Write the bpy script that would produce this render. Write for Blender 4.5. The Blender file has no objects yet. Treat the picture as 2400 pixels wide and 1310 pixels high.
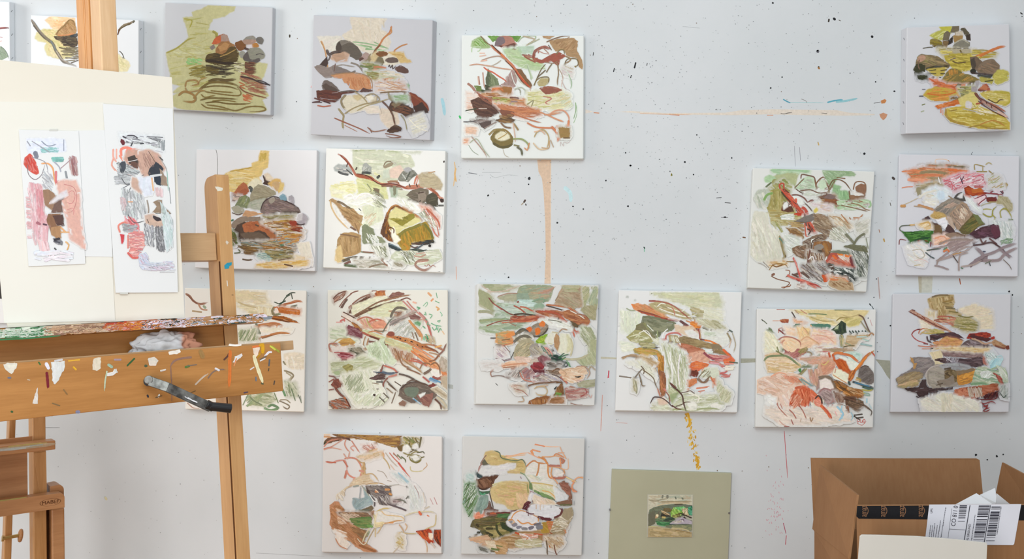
import bpy, math, random
from mathutils import Vector, Matrix
from mathutils.geometry import tessellate_polygon

# ---------------------------------------------------------------- camera, world, lights, exposure
SC = bpy.context.scene
COL = SC.collection
EYE = 1.45            # eye height above the floor
D = 2.57              # distance from the eye to the wall
F = 2400.0            # focal length in pixels of the 2400 x 1310 frame
HX, HY = 1200.0, 545.0
cam_d = bpy.data.cameras.new('camera')
cam = bpy.data.objects.new('camera', cam_d)
COL.objects.link(cam)
cam.location = (0, 0, EYE)
cam.rotation_euler = (math.pi / 2, 0, 0)
cam_d.sensor_width = 36.0
cam_d.lens = 36.0
cam_d.shift_y = -110.0 / 2400.0
cam_d.clip_start = 0.05
SC.camera = cam
SC.view_settings.view_transform = 'Standard'
SC.view_settings.look = 'None'
SC.view_settings.gamma = 1.0
SC.view_settings.exposure = 0.0
SC.view_settings.use_curve_mapping = False

world = bpy.data.worlds.new('world')
SC.world = world
world.use_nodes = True
world.node_tree.nodes['Background'].inputs[0].default_value = (0.93, 0.96, 1.0, 1)
world.node_tree.nodes['Background'].inputs[1].default_value = 0.62

def area(name, loc, target, size, power, color):
    l = bpy.data.lights.new(name, 'AREA')
    l.shape = 'RECTANGLE'
    l.size, l.size_y = size
    l.energy = power
    l.color = color
    o = bpy.data.objects.new(name, l)
    COL.objects.link(o)
    o.location = loc
    o.rotation_euler = (Vector(target) - Vector(loc)).to_track_quat('-Z', 'Y').to_euler()
    return o
area('window_light_left', (-2.95, 0.85, 1.95), (-0.6, 2.3, 1.2), (1.2, 1.5), 40, (1.0, 0.98, 0.93))
area('window_light_right', (2.3, -1.6, 2.7), (0.5, 2.57, 1.4), (1.6, 1.5), 5, (0.97, 0.985, 1.0))
area('fill_light_front', (0.05, 0.25, 2.45), (0.0, 2.57, 1.6), (1.2, 0.9), 18, (0.90, 1.0, 1.0))  # added fill that lifts the upper middle of the wall, not a real window
area('warm_fill_light', (-0.85, -0.5, 1.15), (-0.75, 2.57, 0.95), (0.8, 1.0), 26, (1.0, 0.955, 0.92))  # added warm fill for the lower left wall and the easel post sides

# ---------------------------------------------------------------- helpers
def lin1(c):
    c = c / 255.0
    return c / 12.92 if c <= 0.04045 else ((c + 0.055) / 1.055) ** 2.4
def hx(s):
    if len(s) == 3:
        s = s[0] * 2 + s[1] * 2 + s[2] * 2
    return tuple(lin1(int(s[i:i + 2], 16)) for i in (0, 2, 4))
def lum(c):
    return 0.2126 * c[0] + 0.7152 * c[1] + 0.0722 * c[2]

def tag(o, label=None, cat=None, group=None, kind=None):
    if label: o['label'] = label
    if cat: o['category'] = cat
    if group: o['group'] = group
    if kind: o['kind'] = kind
    return o

def empty(name, loc, label, cat, group=None, mat=None):
    o = bpy.data.objects.new(name, None)
    o.empty_display_size = 0.05
    COL.objects.link(o)
    if mat is not None:
        o.matrix_world = mat
    else:
        o.location = loc
    return tag(o, label, cat, group)

class MB:
    """collects polygons for one mesh object"""
    def __init__(s):
        s.v, s.f, s.c, s.sm = [], [], [], False
    def quadbox(s, pts):
        """8 points: front 4 (ccw from the front) then back 4"""
        n = len(s.v)
        s.v += [tuple(p) for p in pts]
        for q in ((0, 1, 2, 3), (7, 6, 5, 4), (0, 4, 5, 1), (1, 5, 6, 2), (2, 6, 7, 3), (3, 7, 4, 0)):
            s.f.append(tuple(n + i for i in q))
    def box(s, x0, x1, y0, y1, z0, z1):
        s.quadbox([(x0, y0, z0), (x1, y0, z0), (x1, y0, z1), (x0, y0, z1),
                   (x0, y1, z0), (x1, y1, z0), (x1, y1, z1), (x0, y1, z1)])
    def prism(s, poly, off):
        """poly: 3-D points of a planar outline, off: extrusion vector"""
        n = len(s.v)
        off = Vector(off)
        s.v += [tuple(p) for p in poly] + [tuple(Vector(p) + off) for p in poly]
        m = len(poly)
        for t in tessellate_polygon([[Vector(p) for p in poly]]):
            s.f.append(tuple(n + i for i in t))
            s.f.append(tuple(n + m + i for i in reversed(t)))
        for i in range(m):
            j = (i + 1) % m
            s.f.append((n + i, n + j, n + m + j, n + m + i))
    def poly(s, pts):
        n = len(s.v)
        s.v += [tuple(p) for p in pts]
        for t in tessellate_polygon([[Vector(p) for p in pts]]):
            s.f.append(tuple(n + i for i in t))
    def rod(s, p, q, r, seg=16, r2=None):
        p, q = Vector(p), Vector(q)
        d = (q - p).normalized()
        a = d.orthogonal().normalized()
        b = d.cross(a)
        n = len(s.v)
        r2 = r if r2 is None else r2
        for i in range(seg):
            t = 2 * math.pi * i / seg
            s.v.append(tuple(p + (a * math.cos(t) + b * math.sin(t)) * r))
        for i in range(seg):
            t = 2 * math.pi * i / seg
            s.v.append(tuple(q + (a * math.cos(t) + b * math.sin(t)) * r2))
        for i in range(seg):
            j = (i + 1) % seg
            s.f.append((n + i, n + j, n + seg + j, n + seg + i))
        s.f.append(tuple(n + i for i in reversed(range(seg))))
        s.f.append(tuple(n + seg + i for i in range(seg)))
    def build(s, name, mat, parent=None, bevel=0.0, recalc=True, smooth=False):
        me = bpy.data.meshes.new(name)
        me.from_pydata(s.v, [], s.f)
        if recalc:
            import bmesh
            bm = bmesh.new()
            bm.from_mesh(me)
            bmesh.ops.recalc_face_normals(bm, faces=bm.faces)
            bm.to_mesh(me)
            bm.free()
        me.materials.append(mat)
        if smooth:
            for p in me.polygons: p.use_smooth = True
        me.update()
        o = bpy.data.objects.new(name, me)
        COL.objects.link(o)
        if parent is not None:
            o.parent = parent
        if bevel > 0:
            b = o.modifiers.new('bevel', 'BEVEL')
            b.width = bevel
            b.segments = 2
            b.limit_method = 'ANGLE'
            b.angle_limit = math.radians(40)
        return o

# ---------------------------------------------------------------- materials
def new_mat(name, rough=0.6, spec=0.3):
    m = bpy.data.materials.new(name)
    m.use_nodes = True
    b = m.node_tree.nodes['Principled BSDF']
    b.inputs['Roughness'].default_value = rough
    b.inputs['Specular IOR Level'].default_value = spec
    return m, m.node_tree, b
def node(nt, kind, **kw):
    n = nt.nodes.new(kind)
    for k, v in kw.items():
        setattr(n, k, v)
    return n
def coords(nt, scale=(1, 1, 1), rot=(0, 0, 0)):
    tc = node(nt, 'ShaderNodeTexCoord')
    mp = node(nt, 'ShaderNodeMapping')
    mp.inputs['Scale'].default_value = scale
    mp.inputs['Rotation'].default_value = rot
    nt.links.new(tc.outputs['Object'], mp.inputs[0])
    return mp.outputs[0]
def noise(nt, vec, scale, detail=4, rough=0.55):
    n = node(nt, 'ShaderNodeTexNoise')
    n.inputs['Scale'].default_value = scale
    n.inputs['Detail'].default_value = detail
    n.inputs['Roughness'].default_value = rough
    nt.links.new(vec, n.inputs['Vector'])
    return n.outputs[0]
def ramp(nt, fac, stops):
    r = node(nt, 'ShaderNodeValToRGB')
    e = r.color_ramp.elements
    while len(e) < len(stops): e.new(0.5)
    for i, (p, c) in enumerate(stops):
        e[i].position = p
        e[i].color = (*c, 1)
    nt.links.new(fac, r.inputs[0])
    return r.outputs[0]
def bump(nt, b, h, strength, dist=0.001):
    bp = node(nt, 'ShaderNodeBump')
    bp.inputs['Strength'].default_value = strength
    bp.inputs['Distance'].default_value = dist
    nt.links.new(h, bp.inputs['Height'])
    nt.links.new(bp.outputs[0], b.inputs['Normal'])

def mat_noise(name, c1, c2, scale=(1, 1, 1), nscale=8, rough=0.6, spec=0.3, bmp=0.0, detail=4):
    m, nt, b = new_mat(name, rough, spec)
    n = noise(nt, coords(nt, scale), nscale, detail)
    nt.links.new(ramp(nt, n, [(0.32, c1), (0.68, c2)]), b.inputs['Base Color'])
    if bmp: bump(nt, b, n, bmp)
    return m
def mat_wood(name, c1, c2, axis='x', rough=0.42, spec=0.4):
    sc = {'x': (1.2, 14, 14), 'z': (14, 14, 1.2), 'y': (14, 1.2, 14)}[axis]
    m, nt, b = new_mat(name, rough, spec)
    v = coords(nt, sc)
    n1 = noise(nt, v, 3.0, 6, 0.6)
    n2 = noise(nt, v, 22.0, 3, 0.5)
    mx = node(nt, 'ShaderNodeMath', operation='MULTIPLY_ADD')
    mx.inputs[1].default_value = 0.35
    nt.links.new(n2, mx.inputs[0])
    nt.links.new(n1, mx.inputs[2])
    nt.links.new(ramp(nt, mx.outputs[0], [(0.45, c1), (0.88, c2)]), b.inputs['Base Color'])
    bump(nt, b, n2, 0.08)
    return m

def mat_paint():
    m, nt, b = new_mat('oil_paint', 0.5, 0.25)
    a = node(nt, 'ShaderNodeAttribute', attribute_name='Col')
    n = noise(nt, coords(nt), 160, 3, 0.6)
    mr = node(nt, 'ShaderNodeMapRange')
    mr.inputs['From Min'].default_value = 0.3
    mr.inputs['From Max'].default_value = 0.7
    mr.inputs['To Min'].default_value = 0.91
    mr.inputs['To Max'].default_value = 1.07
    nt.links.new(n, mr.inputs[0])
    mm = node(nt, 'ShaderNodeVectorMath', operation='SCALE')
    nt.links.new(a.outputs['Color'], mm.inputs[0])
    nt.links.new(mr.outputs[0], mm.inputs['Scale'])
    nt.links.new(mm.outputs[0], b.inputs['Base Color'])
    return m
PAINT = mat_paint()

# ---------------------------------------------------------------- brush painting: strokes become thin paint meshes
def spline(pts, step=1.2, closed=False):
    n = len(pts)
    if n < 3 and not closed:
        out = []
        for i in range(n - 1):
            k = max(1, int(math.dist(pts[i], pts[i + 1]) / (step * 1.6)))
            for j in range(k):
                t = j / k
                out.append((pts[i][0] + (pts[i + 1][0] - pts[i][0]) * t, pts[i][1] + (pts[i + 1][1] - pts[i][1]) * t))
        out.append(pts[-1])
        return out
    out = []
    rng = range(n if closed else n - 1)
    for i in rng:
        if closed:
            p0, p1, p2, p3 = pts[(i - 1) % n], pts[i], pts[(i + 1) % n], pts[(i + 2) % n]
        else:
            p1, p2 = pts[i], pts[i + 1]
            p0 = pts[i - 1] if i > 0 else p1
            p3 = pts[i + 2] if i + 2 < n else p2
        k = max(2, int(math.dist(p1, p2) / step))
        for j in range(k):
            t = j / k
            q = []
            for c in (0, 1):
                a0, a1, a2, a3 = p0[c], p1[c], p2[c], p3[c]
                q.append(0.5 * (2 * a1 + (a2 - a0) * t + (2 * a0 - 5 * a1 + 4 * a2 - a3) * t * t + (3 * a1 - a0 - 3 * a2 + a3) * t ** 3))
            out.append(tuple(q))
    if not closed: out.append(pts[-1])
    return out
def inside(p, poly):
    x, y = p
    r = False
    j = len(poly) - 1
    for i in range(len(poly)):
        xi, yi = poly[i]
        xj, yj = poly[j]
        if (yi > y) != (yj > y) and x < (xj - xi) * (y - yi) / (yj - yi + 1e-12) + xi:
            r = not r
        j = i
    return r

class Paint:
    CELL = 2.0
    DZ = 0.0000025
    GC = 1.3
    def __init__(s, mapper, normal, gain, seed=1, quad=None, lift=0.00004, base=None):
        s.map, s.n, s.gain = mapper, Vector(normal), gain
        s.v, s.f, s.c = [], [], []
        s.r = random.Random(seed)
        s.lay = {}
        s.quad = quad
        s.lift = lift
        s.under = {}
        s.base = base
        s.underfill = True
    def clamp(s, p):
        if not s.quad: return p
        a, b, c, d = s.quad      # TL TR BR BL
        x, y = p
        ex, ey = b[0] - a[0], b[1] - a[1]
        fx, fy = d[0] - a[0], d[1] - a[1]
        det = ex * fy - ey * fx
        u = ((x - a[0]) * fy - (y - a[1]) * fx) / det
        w = (ex * (y - a[1]) - ey * (x - a[0])) / det
        gx, gy = c[0] - b[0] - fx, c[1] - b[1] - fy      # how far the last corner is off a parallelogram
        ku = (gx * fy - gy * fx) / det
        kw = (ex * gy - ey * gx) / det
        um, wm = 0.994 + ku * min(max(w, 0), 1), 0.994 + kw * min(max(u, 0), 1)
        u2, w2 = min(max(u, 0.004), um), min(max(w, 0.004), wm)
        if u2 == u and w2 == w: return p
        return (a[0] + ex * u2 + fx * w2, a[1] + ey * u2 + fy * w2)
    def layer(s, pts):
        cells = {(int(p[0] // s.CELL), int(p[1] // s.CELL)) for p in pts}
        full = set()
        for (i, j) in cells:
            for a in (-1, 0, 1):
                for b in (-1, 0, 1): full.add((i + a, j + b))
        k = max((s.lay.get(c, 0) for c in full), default=0) + 1
        for c in cells: s.lay[c] = k
        return k
    def vert(s, p, k, col):
        q = s.map(*s.clamp(p)) + s.n * (s.lift + k * s.DZ)
        s.v.append(tuple(q))
        s.c.append(col)
        return len(s.v) - 1
    def key(s, p):
        return (int(p[0] // s.GC), int(p[1] // s.GC))
    def mix(s, p, col, a):
        u = s.under.get(s.key(p), s.base)
        if u is None: return col
        return tuple(u[i] + (col[i] - u[i]) * a for i in (0, 1, 2))
    def jit(s, col, a=0.06):
        m = 1 + s.r.uniform(-a, a)
        return tuple(max(0.0, c * m * (1 + s.r.uniform(-a, a) * 0.3)) for c in col)
    def colour(s, h):
        return tuple(min(0.95, c * s.gain) for c in hx(h))
    def stroke(s, pts, w, col, bristles=True, taper=True, step=1.2, flat=False, alpha=0.94, fade=0.45):
        if len(pts) < 2: return
        pts = spline(pts, step) if not flat else pts
        w *= 0.82 if w < 2.2 else 0.92
        def ext(p, q, d):
            l = math.dist(p, q) or 1
            return (p[0] + (p[0] - q[0]) / l * d, p[1] + (p[1] - q[1]) / l * d)
        pts = [ext(pts[0], pts[1], w * 0.32)] + pts + [ext(pts[-1], pts[-2], w * 0.32)]
        n = len(pts)
        k = s.layer(pts)
        nb = max(1, min(5, int(round(w / 0.7)))) if bristles else 1
        side = []
        for i in range(n):
            a, b = pts[max(0, i - 1)], pts[min(n - 1, i + 1)]
            dx, dy = b[0] - a[0], b[1] - a[1]
            l = math.hypot(dx, dy) or 1
            side.append((-dy / l, dx / l))
        mem = []
        kk_ = [k] * n
        for i in range(1, n - 1):
            dot = side[i - 1][0] * side[i + 1][0] + side[i - 1][1] * side[i + 1][1]
            kk_[i] = kk_[i - 1] + (0.7 if dot < 0.4 else 0.12)
        if n > 1: kk_[n - 1] = kk_[n - 2]
        if kk_[-1] > k + 0.5:
            for p in pts:
                c = (int(p[0] // s.CELL), int(p[1] // s.CELL))
                s.lay[c] = max(s.lay.get(c, 0), kk_[-1])
        if n < 9: fade, taper_k = 1.0, 0.4
        else: taper_k = 0.0
        wob = [1 + s.r.uniform(-0.10, 0.10) for _ in range(n)]
        for q in range(nb):
            o0, o1 = -0.5 + q / nb, -0.5 + (q + 1) / nb
            col2 = s.jit(col, 0.10 if nb > 1 else 0.05)
            i0 = 0
            i1 = n - 1
            if nb > 1 and n > 8:
                i0 = s.r.choice((0, 0, 1))
                i1 = n - 1 - s.r.choice((0, 0, 1, 1, 2, 3 if n > 12 else 1))
            prev = None
            for i in range(i0, i1 + 1):
                t = i / (n - 1)
                al = alpha * min(1, max(0.7, fade) + t * 4) * min(1, fade + (1 - t) * 3)
                cc = s.mix(pts[i], col2, al)
                if q == nb // 2:
                    mem.append((s.key(pts[i]), cc))
                    if w > 1.4:
                        for sd in (-0.4, 0.4):
                            mem.append((s.key((pts[i][0] + side[i][0] * w * sd, pts[i][1] + side[i][1] * w * sd)), cc))
                ww = w * wob[i]
                if taper:
                    ww *= min(1, 0.55 + taper_k + t * 5) * min(1, 0.35 + taper_k + (1 - t) * 3.2)
                if i == 0 or i == n - 1: ww = w * 0.38
                sx, sy = side[i]
                a = s.vert((pts[i][0] + sx * ww * o0, pts[i][1] + sy * ww * o0), kk_[i], cc)
                b = s.vert((pts[i][0] + sx * ww * o1, pts[i][1] + sy * ww * o1), kk_[i], cc)
                if prev: s.f.append((prev[0], a, b, prev[1]))
                prev = (a, b)
        if w > 0.9:
            for kk, cc in mem: s.under[kk] = cc
    def fill(s, poly, col, smooth=False, rough=0.35, streak=True, smooth_edge=True, ringw=None):
        b = spline(poly, 1.6, True) if smooth else []
        if not smooth:
            m = len(poly)
            for i in range(m):
                p, q = poly[i], poly[(i + 1) % m]
                k = max(1, int(math.dist(p, q) / 1.8))
                for j in range(k):
                    t = j / k
                    b.append((p[0] + (q[0] - p[0]) * t, p[1] + (q[1] - p[1]) * t))
        if len(b) < 3: return
        b = [(x + s.r.uniform(-rough, rough), y + s.r.uniform(-rough, rough)) for x, y in b] if rough else b
        xs, ys = [p[0] for p in b], [p[1] for p in b]
        cov = list(b)
        y = min(ys)
        while y < max(ys):
            x = min(xs)
            while x < max(xs):
                if inside((x, y), b): cov.append((x, y))
                x += 2
            y += 2
        k = s.layer(cov)
        base = len(s.v)
        soft = s.base is not None and smooth_edge
        if soft:
            cx, cy = sum(xs) / len(xs), sum(ys) / len(ys)
            m = len(b)
            sg = 1 if sum(b[i][0] * b[(i + 1) % m][1] - b[(i + 1) % m][0] * b[i][1] for i in range(m)) > 0 else -1
            ring = []
            sw = 0.35 if lum(col) < 0.5 * lum(s.base) else 1.5
            if ringw: sw = ringw
            for i in range(m):
                dx, dy = b[(i + 1) % m][0] - b[i - 1][0], b[(i + 1) % m][1] - b[i - 1][1]
                l = math.hypot(dx, dy) or 1
                ring.append((b[i][0] + dy / l * sg * sw, b[i][1] - dx / l * sg * sw))
            ia = [s.vert(b[i], k, col) for i in range(m)]
            ib = [s.vert(ring[i], k - 0.8, s.mix(ring[i], col, 0.0)) for i in range(m)]
            for i in range(m):
                j = (i + 1) % m
                s.f.append((ia[i], ia[j], ib[j], ib[i]))
            base = len(s.v)
        for p in b: s.vert(p, k, col)
        y = min(ys)
        while y < max(ys):
            x = min(xs)
            while x < max(xs):
                if inside((x, y), b): s.under[s.key((x, y))] = col
                x += s.GC * 0.9
            y += s.GC * 0.9
        for t in tessellate_polygon([[Vector((p[0], p[1], 0)) for p in b]]):
            s.f.append(tuple(base + i for i in t))
        if streak:
            area_ = abs(sum(b[i][0] * b[(i + 1) % len(b)][1] - b[(i + 1) % len(b)][0] * b[i][1] for i in range(len(b)))) / 2
            cnt = min(60, int(area_ / 9))
            w, h = max(xs) - min(xs), max(ys) - min(ys)
            ang = s.r.uniform(-20, 20) + (0 if w >= h else 75)
            if cnt: s.hatch([s.jit(col, 0.07) for _ in range(4)], ang, cnt, 1.5, min(9, 0.5 * max(w, h) + 2), b, False)
    def hatch(s, cols, ang, n, w, L, poly, under_ok=True, fine=False):
        xs, ys = [p[0] for p in poly], [p[1] for p in poly]
        x0, x1, y0, y1 = min(xs), max(xs), min(ys), max(ys)
        ar = abs(sum(poly[i][0] * poly[(i + 1) % len(poly)][1] - poly[(i + 1) % len(poly)][0] * poly[i][1] for i in range(len(poly)))) / 2
        dens = n * w * L * 0.8 / max(ar, 1)
        if under_ok and s.underfill and s.base is not None and dens > 0.4:
            pts, cov = 0, 0
            for _ in range(40):
                p = (s.r.uniform(x0, x1), s.r.uniform(y0, y1))
                if inside(p, poly):
                    pts += 1
                    cov += s.key(p) in s.under
            if pts and cov / pts < 0.35:
                avg = tuple(sum(c[i] for c in cols) / len(cols) for i in (0, 1, 2))
                a = min(0.5, dens * 0.4)
                c2 = tuple(s.base[i] + (avg[i] - s.base[i]) * a for i in (0, 1, 2))
                s.fill(poly, c2, False, 0.8, False, True, 3.0)
        done = tries = 0
        while done < n and tries < n * 12:
            tries += 1
            p = (s.r.uniform(x0, x1), s.r.uniform(y0, y1))
            if not inside(p, poly): continue
            a = math.radians(ang + s.r.gauss(0, 9))
            bend = s.r.uniform(-0.05, 0.05)
            half = L * s.r.uniform(0.3, 0.6)
            halves = []
            for sg in (-1, 1):
                q, aa, run, seg = p, a, 0.0, []
                while run < half:
                    q2 = (q[0] + math.cos(aa) * 1.2 * sg, q[1] + math.sin(aa) * 1.2 * sg)
                    if not inside(q2, poly): break
                    q = q2
                    seg.append(q)
                    aa += bend
                    run += 1.2
                halves.append(seg)
            pts = list(reversed(halves[0])) + [p] + halves[1]
            if len(pts) < 3: 
                continue
            s.stroke(pts, w * s.r.uniform(0.6, 1.2), s.jit(s.r.choice(cols), 0.04), bristles=w > 1.9, flat=True, alpha=0.8, fade=0.1)
            done += 1
        if fine:
            s.hatch([s.jit(c, 0.18) for c in cols] * 3 + [tuple(c * 0.72 for c in cols[0]), s.mix(poly[0], cols[0], 0.5)], ang, int(n * 0.4), 0.5, L * 0.9, poly, False)
    def run(s, lines):
        for ln in lines:
            t = ln.split()
            if not t: continue
            c = t[0]
            if c in 'fg':
                s.fill([tuple(map(float, q.split(','))) for q in t[2:]], s.colour(t[1]), c == 'g')
            elif c == 'k':      # clean filled polygon, no streaks
                s.fill([tuple(map(float, q.split(','))) for q in t[2:]], s.colour(t[1]), False, 0, False, False)
            elif c == 's':
                s.stroke([tuple(map(float, q.split(','))) for q in t[3:]], float(t[2]), s.colour(t[1]))
            elif c == 'h':
                s.hatch([s.colour(q) for q in t[1].split(',')], float(t[2]), int(t[3]), float(t[4]), float(t[5]),
                        [tuple(map(float, q.split(','))) for q in t[6:]], True, int(t[3]) >= 16 and s.base is not None)
    def build(s, name, parent, mat=None):
        me = bpy.data.meshes.new(name)
        me.from_pydata(s.v, [], s.f)
        at = me.color_attributes.new('Col', 'FLOAT_COLOR', 'POINT')
        buf = []
        for c in s.c: buf += [c[0], c[1], c[2], 1.0]
        at.data.foreach_set('color', buf)
        me.materials.append(mat or PAINT)
        me.update()
        o = bpy.data.objects.new(name, me)
        COL.objects.link(o)
        o.parent = parent
        return o

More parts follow.
